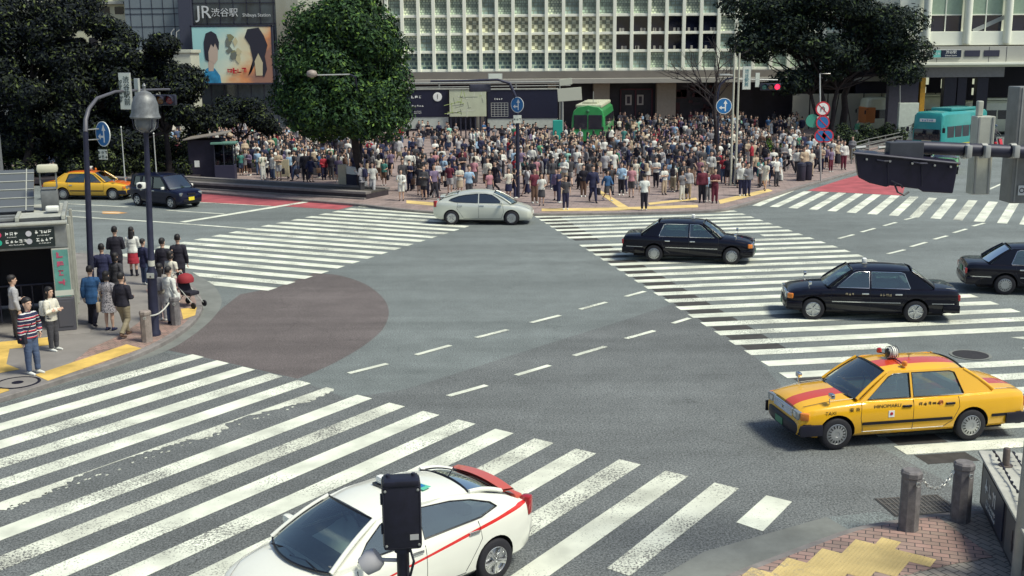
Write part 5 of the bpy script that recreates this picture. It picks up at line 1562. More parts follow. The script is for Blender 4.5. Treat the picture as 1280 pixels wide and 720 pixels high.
# the farthest people read as one mass
mats_ = {}; V_, F_, MI = [], [], []
base = {}
def simple(me):
    if me.name not in base:
        bm = bmesh.new(); bm.from_mesh(me); base[me.name] = ([v.co.copy() for v in bm.verts], [[v.index for v in f.verts] for f in bm.faces]); bm.free()
    return base[me.name]
CROWDLIB = Lib(.055, False)
cm = MB(); cmats = []
def mi(m):
    if m not in cmats: cmats.append(m)
    return cmats.index(m)
for s_ in far_spec:
    (loc, hd, pose, fem, top, tcx, bot, bc, hair, bag, bgc, u, v) = s_
    M_ = Matrix.Translation(loc) @ Matrix.Rotation(R(hd), 4, 'Z') @ Matrix.Scale(random.uniform(.92, 1.04), 4)
    parts = [('body', CROWDLIB.get('body', pose, fem), M_pale), ('top', CROWDLIB.get('top', pose, fem, top), cloth(tcx)), ('hair', CROWDLIB.get('hair', 'short' if hair == 'cap' else hair), M_hair)]
    if top != 'dress': parts.append(('bottom', CROWDLIB.get('bottom', pose, fem, bot), cloth(bc)))
    for nm, me, m_ in parts:
        vs, fs = simple(me); cm.add([M_ @ p for p in vs], fs, mi(m_))
random.seed(77)
for _ in range(170):
    u, v = random.uniform(60, 340), random.uniform(168, 208); p = G(u, v, ZS)
    if not free(p.x, p.y, .6): continue
    put(p.x, p.y); pose, fem, top, tcx, bot, bc, hair, bag, bgc = rnd_look(); M_ = Matrix.Translation(p) @ Matrix.Rotation(random.uniform(0, 6), 4, 'Z')
    for me, m_ in ((CROWDLIB.get('body', pose, fem), M_pale), (CROWDLIB.get('top', pose, fem, top), cloth(tcx)), (CROWDLIB.get('hair', 'short'), M_hair), (CROWDLIB.get('bottom', pose, fem, bot), cloth(bc))):
        vs, fs = simple(me); cm.add([M_ @ q for q in vs], fs, mi(m_))
crowd_o = cm.build('crowd', cmats, None, 180)
tag(crowd_o, 'distant mass of people filling the back of the plaza', 'crowd', kind='stuff')
# ------------------------------------------------------------------ street furniture
def pole(b, x, y, z0, z1, r0, r1=None, n=14, mi=0): b.lathe([(r0, z0), (r1 or r0, z1)], n, (x, y, 0), mi)
def arrow_sign(parent, loc, rz, r=.30, left=True, wide=1.0):
    """round blue direction plate: straight on and left arrows, white rim"""
    M4 = Matrix.Translation(loc) @ Matrix.Rotation(rz, 4, 'Z') @ Matrix.Rotation(R(90), 4, 'X')
    M3 = M4.to_3x3()
    b = MB(); b.lathe([(r, -.015), (r, .004)], 32, loc, mi=0, M=M3); b.lathe([(r * .93, .004), (r * .93, .008)], 32, loc, mi=1, M=M3)
    def q(poly): b.prism(poly, .008, .013, 0, M3, loc)
    k = r / .3
    q([(x * k, y * k) for x, y in [(.03, -.20), (.075, -.20), (.075, .08), (.13, .08), (.052, .22), (-.025, .08), (.03, .08)]])
    q([(x * k, y * k) for x, y in [(.028, -.09), (.028, -.04), (-.09, -.04), (-.09, .01), (-.19, -.065), (-.09, -.14), (-.09, -.09)]])
    return b.build('direction_plate', [M_whitel, M_blue], parent, 40)
def signal_head(name, parent, M4, lit=None, hoods=True, lens=None):
    """three lamp signal box, front along local -y, lamps along x"""
    M3 = M4.to_3x3(); T = M4.to_translation()
    def W(p): return M4 @ Vector(p)
    b = MB(); b.rbox(W((0, 0, 0)), (1.15, .16, .38), .05, M=M3, mi=0)
    o = b.build(name, [M_darkmetal], parent, 40)
    for i, (nm, col) in enumerate((('green', (.01, .12, .10)), ('amber', (.15, .06, .01)), ('red', (.18, .01, .02)))):
        x = -.36 + i * .36
        b = MB(); Mr = M3 @ Matrix.Rotation(R(90), 3, 'X')
        e = None
        m_ = mat('signal lens ' + nm, col, .2, coat=1) if lit != nm else mat('signal lens lit ' + nm, col, .3, emit=(1, .02, .06), estr=2.2)
        b.lathe([(.145, .0), (.14, .03), (.08, .05), (.01, .055)], 20, W((x, -.08, 0)), M=Mr); b.build('lens', m_, o, 60)
        if hoods:
            b = MB(); rows = []
            for k in range(13):
                a = R(-20 + 220 * k / 12)
                rows.append([W((x + .16 * math.cos(a), -.08, .16 * math.sin(a))), W((x + .165 * math.cos(a), -.08 - .2 * (.6 + .4 * math.sin(a)), .165 * math.sin(a)))])
            b.grid(rows); b.build('hood', M_darkmetal, o, 60)
    return o

# bell lamp post on the left corner
base = G(193, 419, ZS)
lp = empty('street_lamp', base, 0, 'dark street lamp with grey bell shade and fat plinth on the left corner', 'street lamp')
M_post = mat('post paint navy', (.02, .022, .05), .5, .2, var=.3)
b = MB()
b.lathe([(.17, 0), (.17, .10), (.135, .16), (.125, 1.55), (.15, 1.62), (.14, 1.72), (.085, 1.85), (.072, 4.5), (.06, 5.35), (.10, 5.45)], 20)
b.build('post', M_post, lp, 40)
b = MB(); b.lathe([(.37, 5.78), (.39, 5.82), (.345, 5.92), (.33, 6.14), (.27, 6.32), (.16, 6.44), (.05, 6.49), (.035, 6.56), (.055, 6.61), (.01, 6.68)], 28); b.build('shade', mat('weathered bell grey', (.16, .17, .18), .5, .3, var=.35, scale=6), lp, 50)
b = MB(); b.lathe([(.10, 5.42), (.22, 5.5), (.27, 5.62), (.27, 5.80), (.10, 5.80)], 24); b.build('globe', mat('frosted dark glass', (.12, .13, .15), .15, coat=.5), lp, 50)
b = MB()
for k in range(4):
    a = R(45 + 90 * k); b.tube([(.36 * math.cos(a), .36 * math.sin(a), 5.80), (.33 * math.cos(a), .33 * math.sin(a), 5.55), (.12 * math.cos(a), .12 * math.sin(a), 5.40)], .016, 6)
b.build('cage', M_post, lp, 60)
b = MB(); b.rbox((-.14, -.12, 4.05), (.20, .22, .16), .03, mi=0); b.lathe([(.06, 0), (.06, .05), (.04, .055)], 16, (-.14, -.22, 4.05), mi=1, M=Matrix.Rotation(R(90), 3, 'X')); b.tube([(-.14, -.02, 4.05), (0, 0, 4.05)], .02, 6, mi=1)
b.build('camera_box', [M_white, M_black], lp, 40)
b = MB(); b.rbox((0, -.13, 1.66), (.20, .03, .14), .01); b.build('notice', M_galv, lp)
b = MB(); b.lathe([(.085, 1.9), (.087, 1.9), (.087, 2.05), (.085, 2.05)], 16); b.build('sticker_band', mat('notice paper', (.5, .5, .44), .6), lp)

lp.rotation_euler = (0, R(1.9), 0)
# signal pole with curved arm beside the shelter
base = G(116, 404, ZS)
sp = empty('signal_pole', base, 0, 'dark signal pole with curved arm, station name sign and round blue arrow sign', 'traffic light')

def loc_of(u, v, Y): return A(u, v, Y) - base
Yp = base.y
tp_ = loc_of(107, 165, Yp); dn = tp_.normalized()
b = MB(); b.tube([(0, 0, 0), dn * 1.2, dn * 1.3, tp_], [.12, .11, .085, .07], 16); b.build('pole', M_post, sp, 50)
arm = [tp_, loc_of(107, 150, Yp + .1), loc_of(111, 136, Yp + .4), loc_of(121, 123, Yp + .9), loc_of(144, 114.5, Yp + 1.8), loc_of(178, 112.5, Yp + 3.2), loc_of(212, 111.5, Yp + 4.6)]
b = MB(); b.tube(arm, [.07, .06, .052, .046, .04, .036, .03], 12); b.build('arm', mat('arm dull grey', (.10, .10, .12), .5, .2), sp, 60)
p_ = loc_of(202, 125, Yp + 4.3)
sh = signal_head('signal_box', sp, Matrix.Translation(p_) @ Matrix.Rotation(R(-12), 4, 'Z') @ Matrix.Scale(.86, 4))
# station name plate hanging from the arm
def plate(parent, name, u0, v0, u1, v1, Y, rz, th=.06, fr=M_galv):
    a, c = loc_of(u0, v0, Y), loc_of(u1, v1, Y); w = abs(c.x - a.x) / max(.2, math.cos(rz)); h = a.z - c.z
    b = MB(); ctr = (a + c) / 2; w = abs(A(u1, (v0 + v1) / 2, Y).x - A(u0, (v0 + v1) / 2, Y).x) / max(.2, math.cos(rz)); b.rbox(ctr, (w, th, h), .015, rz=rz, mi=0)
    b.box(ctr + Matrix.Rotation(rz, 3, 'Z') @ Vector((0, -th / 2 - .003, 0)), (w * .9, .008, h * .96), rz=rz, mi=1)
    o = b.build(name, [fr, mat('sign face white', (.62, .66, .60), .45)], parent)
    return o, ctr, w, h
o, ctr, w, h = plate(sp, 'name_plate', 149, 91, 165, 137, Yp + 2.2, R(-14))
mtxg = mat('sign lettering dark', (.03, .045, .04), .5)
Mx = Matrix.Translation(ctr) @ Matrix.Rotation(R(-14), 4, 'Z') @ Matrix.Translation((.06, -.042, 0)) @ Matrix.Rotation(R(90), 4, 'X')
text('lettering', '渋\n谷\n駅\n前', .21, mtxg, o, Mx)
Mx = Matrix.Translation(ctr) @ Matrix.Rotation(R(-14), 4, 'Z') @ Matrix.Translation((-.13, -.042, 0)) @ Matrix.Rotation(R(90), 4, 'X') @ Matrix.Rotation(R(-90), 4, 'Z')
text('lettering', 'Shibuya Sta.', .14, mtxg, o, Mx)
plate(sp, 'name_plate', 168.5, 98, 175.5, 132, Yp + 2.9, R(-30))
arrow_sign(sp, loc_of(128.5, 167.5, Yp - .1), R(-38), .34)
b = MB()
for v in (162, 175): b.tube([loc_of(110, v, Yp), loc_of(124, v - 1, Yp - .02)], .018, 6)
b.build('bracket', M_galv, sp)
pl, ctr, w, h = plate(sp, 'small_plate', 122.5, 187, 135, 199.5, Yp - .1, R(-20), .02)
Mx = Matrix.Translation(ctr + Vector((0, -.02, 0))) @ Matrix.Rotation(R(-20), 4, 'Z') @ Matrix.Rotation(R(90), 4, 'X'); scribble(pl, 3, .10, mtxg, Mx, 2)

# slim grey posts left of the dark blue car
for u, vb, vt, lab in ((157, 232, 160, 'slim pale steel post behind the dark blue car'), (197, 236, 168, 'slim pale post behind the bell lamp')):
    p = G(u, vb, ZS); o = empty('post', p, 0, lab, 'post'); hgt = (vb - vt) * (p.y / 1384.0) * 1.0
    b = MB(); b.lathe([(.06, 0), (.06, .3), (.035, .35), (.03, hgt)], 10); b.build('shaft', M_galv, o, 50)
    b = MB(); b.lathe([(.055, hgt), (.05, hgt + .05), (.01, hgt + .09)], 10); b.build('cap', M_galv, o, 50)

# bollards
M_stone = mat('bollard granite', (.16, .15, .155), .85, var=.35, scale=7, bump=.6, bscale=60)
def bollard(u, v, h, r, label, m=M_stone, six=False):
    o = empty('bollard', G(u, v, ZS), R(12), label, 'bollard', 'stone bollards')
    n = 8
    b = MB(); b.lathe([(r * 1.02, 0), (r, .06), (r * .98, h - .12), (r * 1.06, h - .10), (r * 1.06, h - .03), (r * .9, h)], n); b.build('shaft', m, o)
    b = MB(); b.tube([(0, -r * 1.0, h - .16), (0, -r * 1.25, h - .16)], .02, 6); b.tube([(.035 * math.cos(a), -r * 1.28, h - .17 + .035 * math.sin(a)) for a in [2 * math.pi * k / 10 for k in range(10)]], .008, 5, closed=True); b.build('eye_ring', M_galv, o)
    return o
b1 = bollard(1135, 661.5, .98, .155, 'near stone bollard with chain, the one beside the yellow blocks')
b2 = bollard(1200, 650, .98, .155, 'near stone bollard with chain, the one beside the poster parapet')
b3 = bollard(184, 427, .84, .145, 'left corner stone bollard with rope, beside the khaki trousers', mat('bollard stone warm', (.26, .22, .20), .85, var=.3, scale=6, bump=.5))
b4 = bollard(220, 406, .80, .135, 'left corner stone bollard with rope, nearer the pushchair', M_stone)
def catenary(a, c, sag, n=24):
    return [a.lerp(c, i / n) - Vector((0, 0, sag * 4 * (i / n) * (1 - i / n))) for i in range(n + 1)]
def chain(a, c, sag, label, rope=False):
    P = catenary(a, c, sag); o = empty('rope' if rope else 'chain', P[0], 0, label, 'rope' if rope else 'chain')
    P = [p - P[0] for p in P]
    b = MB()
    if rope: b.tube(P, .022, 8); b.build('strand', mat('rope white', (.5, .5, .46), .8, bump=.8, bscale=40), o, 60); return
    L = sum((q - p).length for p, q in zip(P, P[1:])); n = int(L / .058); acc = []
    for i in range(n):
        t = (i + .5) / n * (len(P) - 1); k = min(int(t), len(P) - 2); c_ = P[k].lerp(P[k + 1], t - k); d = (P[k + 1] - P[k]).normalized()
        sd = d.cross(Vector((0, 0, 1))).normalized(); nn_ = sd if i % 2 else sd.cross(d).normalized()
        ring = [c_ + d * .04 * math.cos(a_) + nn_ * .021 * math.sin(a_) for a_ in [2 * math.pi * j / 10 for j in range(10)]]
        b.tube(ring, .0085, 5, closed=True)
    b.build('links', M_galv, o, 60)
chain(G(1146, 661.5, 0) * 0 + b1.location + Vector((.165, -.02, .84)), b2.location + Vector((-.165, -.02, .84)), .22, 'steel chain hanging between the two near stone bollards')
chain(b3.location + Vector((.14, 0, .70)), b4.location + Vector((-.13, 0, .66)), .10, 'pale rope hanging between the two bollards on the left corner', True)

# poster parapet in the near right corner
pa = G(1224, 628, ZS); pb = G(1276, 735, ZS)
dv = (pb - pa); ang = math.atan2(dv.y, dv.x)
ln = 6.4
par = empty('parapet', pa, ang, 'dark poster parapet with pale top and wire fence at the near right corner', 'parapet')
M_ptop = mat('parapet top pale', (.42, .42, .38), .7, var=.2, scale=3, bump=.3)
M_pdark = mat('parapet side dark', (.03, .03, .04), .5, var=.4, scale=5)
b = MB(); b.rbox((ln / 2, 1.6, .42), (ln, 3.2, .84), .02); b.build('wall', M_pdark, par)
b = MB(); b.rbox((ln / 2 - .02, 1.58, .86), (ln + .1, 3.3, .05), .015); b.build('coping', M_ptop, par)
b = MB(); b.box((1.0, -.012, .42), (1.55, .02, .62)); p1_ = b.build('poster_panel', mat('poster dark blue', (.03, .035, .06), .35), par)
b = MB(); b.box((3.0, -.012, .42), (2.0, .02, .66)); p2_ = b.build('poster_panel', mat('poster grey', (.10, .105, .11), .4), par)
MT = lambda x, z, s=1: Matrix.Translation((x, -.026, z)) @ Matrix.Rotation(R(90), 4, 'X')
scribble(p1_, 3, .26, M_whitel, MT(.85, .50), seed=4); scribble(p1_, 9, .07, M_whitel, MT(.95, .24), 2, seed=5)
scribble(p2_, 3, .34, M_black, MT(2.9, .42), seed=8)
b = MB()
for x, y in ((.6, .22), (2.4, .35)): b.lathe([(.055, .88), (.055, 1.16), (.04, 1.18)], 12, (x, y, 0)); b.lathe([(.11, .886), (.11, .90)], 12, (x, y, 0))
for_ = loose(b, 'wire_post', mat('rust post', (.16, .13, .12), .6, .5, var=.3), par, 50, 2)
for yy in (.12, .42):
    b = MB(); b.tube([(.1, yy, .95), (.6, yy * .9, 1.02), (1.5, yy, .93), (2.4, yy, 1.04), (3.6, yy, .95), (4.8, yy, 1.0)], .012, 6)
    for k in range(24):
        x = .2 + k * .19; b.box((x, yy, .965), (.035, .035, .035), M=Matrix.Rotation(.7 + k, 3, 'X'))
    b.build('barbed_wire', M_darkmetal, par)

# dark camera housing on a pole close to the lens
Yb = 9.0
pb_ = A(502, 640, Yb); o = empty('pedestrian_signal', (pb_.x, pb_.y, 0), R(8), 'back of a dark pedestrian signal box on a pole in front of the white taxi', 'pedestrian signal')
zc = pb_.z
b = MB(); b.rbox((0, 0, zc), (.335, .22, .62), .035, mi=0); b.rbox((0, -.02, zc + .30), (.30, .20, .05), .015, mi=0)
for s in (-1, 1): b.lathe([(.018, 0), (.018, .02)], 10, (s * .11, .02, zc + .325), mi=1)
bx_ = b.build('housing', [mat('signal black', (.010, .010, .022), .45, var=.3, scale=10), M_darkmetal], o, 40)
for x, z in ((-.14, .24), (.14, .24), (-.14, -.26), (.14, -.26)):
    b = MB(); b.lathe([(.012, 0), (.012, .008), (.006, .010)], 8, (x, -.11, zc + z), M=Matrix.Rotation(R(90), 3, 'X')); b.build('screw', M_greymetal, bx_)
for z in (.15, -.12):
    b = MB(); b.rbox((-.172, -.05, zc + z), (.02, .05, .09), .006); b.build('hinge', M_darkmetal, bx_)
b = MB(); b.tube([(-.155, -.112, zc - .285), (.155, -.112, zc - .285), (.155, -.112, zc + .27), (-.155, -.112, zc + .27)], .003, 4, closed=True); b.build('door_gap', M_darkmetal, bx_)
b = MB(); b.tube([(.06, -.06, zc - .31), (.09, -.10, zc - .42), (.05, -.06, zc - .6)], .012, 6); b.build('cable', M_black, o)
b = MB(); b.box((.10, -.113, zc - .19), (.075, .004, .05)); b.build('sticker', mat('small sticker', (.42, .42, .42), .5), bx_)
b = MB(); b.lathe([(.055, 0), (.055, zc - .30)], 14); b.build('pole', mat('signal black', (0, 0, 0)), o, 50)
b = MB(); b.lathe([(.075, zc - .36), (.075, zc - .30)], 14); b.build('collar', M_darkmetal, o, 50)
b = MB(); b.lathe([(.02, -.12), (.085, -.10), (.105, 0), (.085, .06), (.02, .075)], 18, (-.26, .02, zc - .44), M=Matrix.Rotation(R(55), 3, 'Y')); b.tube([(-.2, .02, zc - .44), (0, .02, zc - .46)], .018, 6); b.build('horn_speaker', mat('horn pale', (.45, .44, .46), .5), o, 50)

# big signal seen from behind, on its arm, upper right
Yt = 14.0
c_ = A(1131, 213, Yt)
tp = A(1330, 190, Yt + .3)
o = empty('signal_gantry', (tp.x, tp.y, 0), 0, 'back of a large dark traffic signal on a thick horizontal arm with grey boxes', 'traffic light')
base = Vector((tp.x, tp.y, 0))
b = MB(); b.lathe([(.17, 0), (.13, tp.z + .6)], 16); b.build('pole', M_greymetal, o, 50)
a0, a1 = A(1118, 183, Yt + .35) - base, A(1330, 192, Yt + .35) - base
b = MB(); b.tube([a0, a1], .085, 14); b.build('arm', M_darkmetal, o, 60)
def V_(u, v, Y): return A(u, v, Y) - base
pts = [(1069, 193), (1073, 190), (1197, 203), (1195, 222), (1191, 242), (1154, 240), (1148, 236.5), (1112, 232), (1108, 234), (1087, 229), (1073, 222)]
front = [V_(u, v, Yt) for u, v in pts]; back = [p + Vector((.04, .2, .02)) for p in front]
b = MB(); n = len(front); b.add(front + back, [tuple(range(n))[::-1], tuple(range(n, 2 * n))] + [(i, (i + 1) % n, n + (i + 1) % n, n + i) for i in range(n)])
me = b.mesh('signal_back', [mat('signal back navy', (.010, .009, .026), .35, .1, var=.25, scale=3)]); fix_normals(me); so_ = bpy.data.objects.new('signal_back', me); COL.objects.link(so_); so_.parent = o
md = so_.modifiers.new('bevel', 'BEVEL'); md.width = .012; md.segments = 2
b = MB(); b.tube([V_(1066, 191, Yt - .02), V_(1200, 204.5, Yt - .02)], .018, 6); b.build('top_rail', M_darkmetal, so_)
for u in (1105, 1150):
    b = MB(); b.tube([V_(u - 9, 200 + (u - 1105) * .06, Yt - .02), V_(u, 201.5 + (u - 1105) * .06, Yt - .05), V_(u + 9, 201.5 + (u - 1105) * .06, Yt - .02)], .012, 6); b.build('handle', M_darkmetal, so_)
b = MB(); b.rbox(V_(1130.5, 188, Yt + .15), (.44, .16, .22), .012); b.build('junction_box', mat('junction grey', (.045, .05, .065), .5, var=.2), o)
b = MB(); b.tube([V_(1118, 230, Yt - .05), V_(1122, 240, Yt - .08), V_(1130, 244, Yt - .08), V_(1136, 240, Yt - .05)], .012, 6); b.tube([V_(1114, 226, Yt - .06), V_(1120, 229, Yt - .09), V_(1126, 231, Yt - .06), V_(1128, 235, Yt - .05)], .010, 6); b.build('cable', M_black, o)
for s_, x0 in ((1, 1072), (1, 1100), (1, 1118)):
    b = MB(); b.tube([V_(x0 - 2, 185, Yt + .3), V_(x0 + 10, 184, Yt + .3)], .022, 8); b.build('bracket', M_galv, o)
for u_ in (1083, 1112, 1140, 1168, 1188):
    b = MB(); p = V_(u_, 199 + (u_ - 1083) * .09, Yt - .03); b.lathe([(.014, 0), (.014, .02)], 8, p, M=Matrix.Rotation(R(90), 3, 'X')); b.build('bolt', M_greymetal, so_)
for u_ in (1110, 1152):
    b = MB(); b.tube([V_(u_, 204, Yt - .02), V_(u_ + .5, 233, Yt - .02)], .006, 4); b.build('seam', M_black, so_)
# slim vertical boxes carried by the arm
def gbox(nm, u0, v0, u1, v1, Y, dp, m, slots=True):
    a, c = V_(u0, v0, Y), V_(u1, v1, Y); ctr = (a + c) / 2
    wx = abs(V_(u1, (v0 + v1) / 2, Y).x - V_(u0, (v0 + v1) / 2, Y).x)
    b = MB(); b.rbox(ctr, (wx, dp, abs(a.z - c.z)), .015)
    q = b.build(nm, m, o)
    if slots:
        b = MB()
        for s in (-.36, .36): b.box(ctr + Vector((s * wx, -dp / 2 - .004, 0)), (.02, .01, abs(a.z - c.z) * .98))
        b.build('trim', M_greymetal, q)
    return ctr
M_cream = mat('weathered cream metal', (.46, .47, .41), .5, .1, var=.12, scale=5)
gbox('grey_box', 1214, 145, 1237, 242, Yt + .62, .2, M_cream); gbox('grey_box', 1261, 108, 1296, 252, Yt + .72, .34, mat('dull grey panel', (.22, .225, .22), .5, .2, var=.2))
gbox('small_box', 1221, 126, 1228, 145, Yt + .62, .08, M_cream, False)
for u in (1206, 1229, 1265):
    b = MB(); p = V_(u, 188.5, Yt + .35); b.lathe([(.10, -.035), (.10, .035)], 16, p, M=Matrix.Rotation(R(90), 3, 'Y')); b.rbox(p + Vector((0, -.1, 0)), (.07, .12, .16), .01); b.build('clamp', M_galv, o, 40)
b = MB(); p = V_(1277, 238, Yt + .53); b.box(p, (.09, .01, .13), mi=0); b.tube([p + Vector((.03 * math.cos(a), -.008, .03 * math.sin(a))) for a in [2 * math.pi * k / 14 for k in range(14)]], .006, 4, mi=1, closed=True); b.build('sticker', [M_whitel, M_black], o)

# far signal poles
def far_pole(u, v, label, name='signal_pole', cat='traffic light'):
    base = G(u, v, ZS); return base, empty(name, base, 0, label, cat)
base, o = far_pole(647, 247, 'dark signal pole with long curved arm and blue arrow sign before the dark hoarding')
def loc_of(u, v, Y): return A(u, v, Y) - base
Yp = base.y
b = MB(); b.tube([(0, 0, 0), loc_of(647, 150, Yp), loc_of(644, 120, Yp), loc_of(637, 104, Yp), loc_of(622, 99.5, Yp), loc_of(580, 101, Yp), loc_of(538, 101.5, Yp)], [.12, .09, .085, .075, .065, .055, .045], 12); b.build('pole', M_post, o, 60)
sgh = signal_head('signal_box', o, Matrix.Translation(loc_of(600, 110, Yp)) @ Matrix.Rotation(R(200), 4, 'Z'))
arrow_sign(o, loc_of(646.5, 131, Yp - .15), R(-35), .40)
pl, ctr, w, h = plate(o, 'small_plate', 641.5, 144, 652, 154, Yp - .15, 0, .02)
scribble(pl, 3, .12, mtxg, Matrix.Translation(ctr + Vector((0, -.02, 0))) @ Matrix.Rotation(R(90), 4, 'X'))
pl, ctr, w, h = plate(o, 'name_plate', 610, 92, 628, 99, Yp, 0, .04)

base, o = far_pole(921, 232, 'pale twin pole carrying a lit red signal, street name sign and curved arm')
Yp = base.y
for u in (918.5, 924.5):
    b = MB(); pt = loc_of(u, 66, Yp); b.tube([(pt.x, 0, 0), (pt.x, 0, pt.z)], [.07, .05], 10); b.build('pole', mat('pole cream', (.5, .5, .42), .5, .1), o, 60)
b = MB(); b.tube([loc_of(918, 97, Yp), loc_of(908, 99, Yp), loc_of(900, 106, Yp), loc_of(897, 118, Yp), loc_of(898, 180, Yp)], .05, 8); b.build('curved_arm', M_post, o, 60)
b = MB(); b.tube([loc_of(924, 99, Yp), loc_of(972, 100, Yp)], .04, 8); b.build('arm', M_galv, o, 60)
b = MB(); b.tube([loc_of(918, 94, Yp), loc_of(906, 93.5, Yp)], .03, 8); b.rbox(loc_of(906, 93.5, Yp), (.6, .25, .1), .04); b.build('lamp_head', M_galv, o, 40)
signal_head('signal_box', o, Matrix.Translation(loc_of(963, 108.5, Yp - .1)) @ Matrix.Scale(1.0, 4), lit='red')
arrow_sign(o, loc_of(905, 132.5, Yp - .1), R(0), .44)
pl, ctr, w, h = plate(o, 'name_plate', 928, 83, 938.5, 112, Yp, 0)
text('lettering', '渋\n谷\n駅\n前', .24, mat('sign lettering teal', (.05, .2, .25), .5), pl, Matrix.Translation(ctr + Vector((0, -.045, 0))) @ Matrix.Rotation(R(90), 4, 'X'))
plate(o, 'name_plate', 944, 91, 949.5, 109, Yp, 0)

base, o = far_pole(1026, 226, 'pale sign pole stacked with round no turning and no parking signs', 'sign_pole', 'sign pole')
Yp = base.y
b = MB(); b.tube([(0, 0, 0), loc_of(1025, 92, Yp), loc_of(1038, 92, Yp)], [.05, .04, .035], 10); b.build('pole', M_galv, o, 60)
def ringsign(u, v, r, rim, face, mark):
    p = loc_of(u, v, Yp - .08); Mr = Matrix.Rotation(R(90), 3, 'X')
    b = MB(); b.lathe([(r, -.01), (r, .004)], 28, p, mi=0, M=Mr); b.lathe([(r * .80, .004), (r * .80, .008)], 28, p, mi=1, M=Mr)
    if mark == 'turn': b.tube([p + Vector((-.1, -.014, -.14)), p + Vector((-.1, -.014, .04)), p + Vector((0, -.014, .13)), p + Vector((.1, -.014, .04)), p + Vector((.1, -.014, -.14))], .022, 5, mi=2)
    b.box(p + Vector((0, -.016, 0)), (r * 1.7, .006, .05), M=Matrix.Rotation(R(45), 3, 'Y'), mi=0)
    b.build('round_sign', [rim, face, M_txt], o)
ringsign(1028.5, 136, .42, M_red, M_whitel, 'turn'); ringsign(1028.5, 153, .40, M_red, M_blue, '')
ringsign(1026, 170, .38, M_red, M_blue, ''); ringsign(1034, 170, .38, M_red, M_blue, '')
plate(o, 'small_plate', 1021, 145.5, 1036, 148.5, Yp - .05, 0, .02); plate(o, 'small_plate', 1022, 162, 1034, 165, Yp - .05, 0, .02)
b = MB(); p = loc_of(1015.5, 151, Yp); b.lathe([(.38, -.01), (.38, .01)], 24, p, M=Matrix.Rotation(R(90), 3, 'X')); b.build('green_disc', mat('disc green', (.05, .3, .22), .5), o)

base, o = far_pole(1125, 176, 'thin pale lamp post between the big tree and the station', 'street_lamp', 'street lamp')
Yp = base.y
b = MB(); b.tube([(0, 0, 0), loc_of(1125, 95, Yp)], .05, 8); b.build('pole', M_galv, o, 60)
b = MB(); b.rbox(loc_of(1125, 94, Yp), (.45, .3, .12), .04); b.build('lamp_head', M_galv, o)

base, o = far_pole(451, 238, 'dark street lamp with short arm standing against the round tree', 'street_lamp', 'street lamp')
Yp = base.y
b = MB(); b.tube([(0, 0, 0), loc_of(451, 150, Yp - .5), loc_of(444, 96, Yp - 5.0), loc_of(437, 93, Yp - 5.2)], [.10, .075, .05, .04], 10); b.build('pole', M_post, o, 60)
b = MB(); b.tube([loc_of(437, 93, Yp - 5.2), loc_of(394, 94, Yp - 5.2)], .035, 8); b.build('arm', M_galv, o, 60)
b = MB(); b.lathe([(.02, .02), (.22, .10), (.28, .22), (.22, .36), (.05, .42)], 18, loc_of(390, 98, Yp - 5.4)); b.build('lamp_head', mat('lamp beige', (.28, .24, .22), .5), o, 50)

# subway shelter ------------------------------------------------------------------
p0 = G(94, 412, ZS)                # near right corner of the shelter
sh = empty('subway_shelter', p0, R(20), 'grey glass roofed subway entrance shelter with black line sign on the left', 'subway entrance')
M_steel = mat('shelter steel', (.24, .25, .25), .45, .4, var=.2, scale=3)
M_pale = mat('shelter pale trim', (.40, .41, .37), .5, .2, var=.15, scale=3)
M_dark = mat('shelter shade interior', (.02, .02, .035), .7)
Wd, Dp = 7.5, 5.2
b = MB(); b.rbox((-Wd / 2 + .3, 1.2, -.02), (Wd + .2, 3.6, .10), .03); b.build('plinth', M_pave, sh)
b = MB(); b.rbox((-Wd / 2, .15, 2.62), (Wd, .22, .66), .02); b.build('fascia', M_steel, sh)
b = MB(); b.rbox((-Wd / 2 - .02, .10, 2.98), (Wd + .12, .34, .07), .02); b.build('fascia_cap', M_pale, sh)
b = MB(); b.rbox((-1.13, .030, 2.62), (1.66, .05, .52), .01); sg = b.build('line_sign', mat('sign black', (.012, .02, .022), .3), sh)
b = MB(); b.rbox((-3.0, .030, 2.62), (1.95, .04, .56), .01); sg2 = b.build('name_board', M_pale, sh)
def st(parent, s_, x, z, size, m): return text('lettering', s_, size, m, parent, Matrix.Translation((x, .0, z)) @ Matrix.Rotation(R(90), 4, 'X'), .003, 'LEFT')
FS = lambda x, z: Matrix.Translation((x, .0, z)) @ Matrix.Rotation(R(90), 4, 'X')
for x, z, n_ in ((-1.36, 2.75, 3), (-1.26, 2.54, 5), (-.58, 2.76, 4), (-.56, 2.55, 4)):
    scribble(sg, n_, .10, M_whitel, FS(x, z), seed=int(-x * 100)); scribble(sg, n_ * 2, .035, M_whitel, FS(x, z - .095), seed=n_)
for x, z, c in ((-1.68, 2.73, (.55, .04, .12)), (-1.68, 2.52, (.02, .40, .28)), (-.94, 2.73, (.5, .5, .55)), (-.94, 2.52, (.45, .45, .5))):
    b = MB(); b.lathe([(.075, 0), (.075, .012)], 18, (x, .0, z), M=Matrix.Rotation(R(90), 3, 'X')); b.build('line_mark', mat('mark%d' % int(x * 10 + z * 100), c, .4), sg)
scribble(sg2, 6, .12, M_txt, FS(-3.0, 2.56), seed=6)
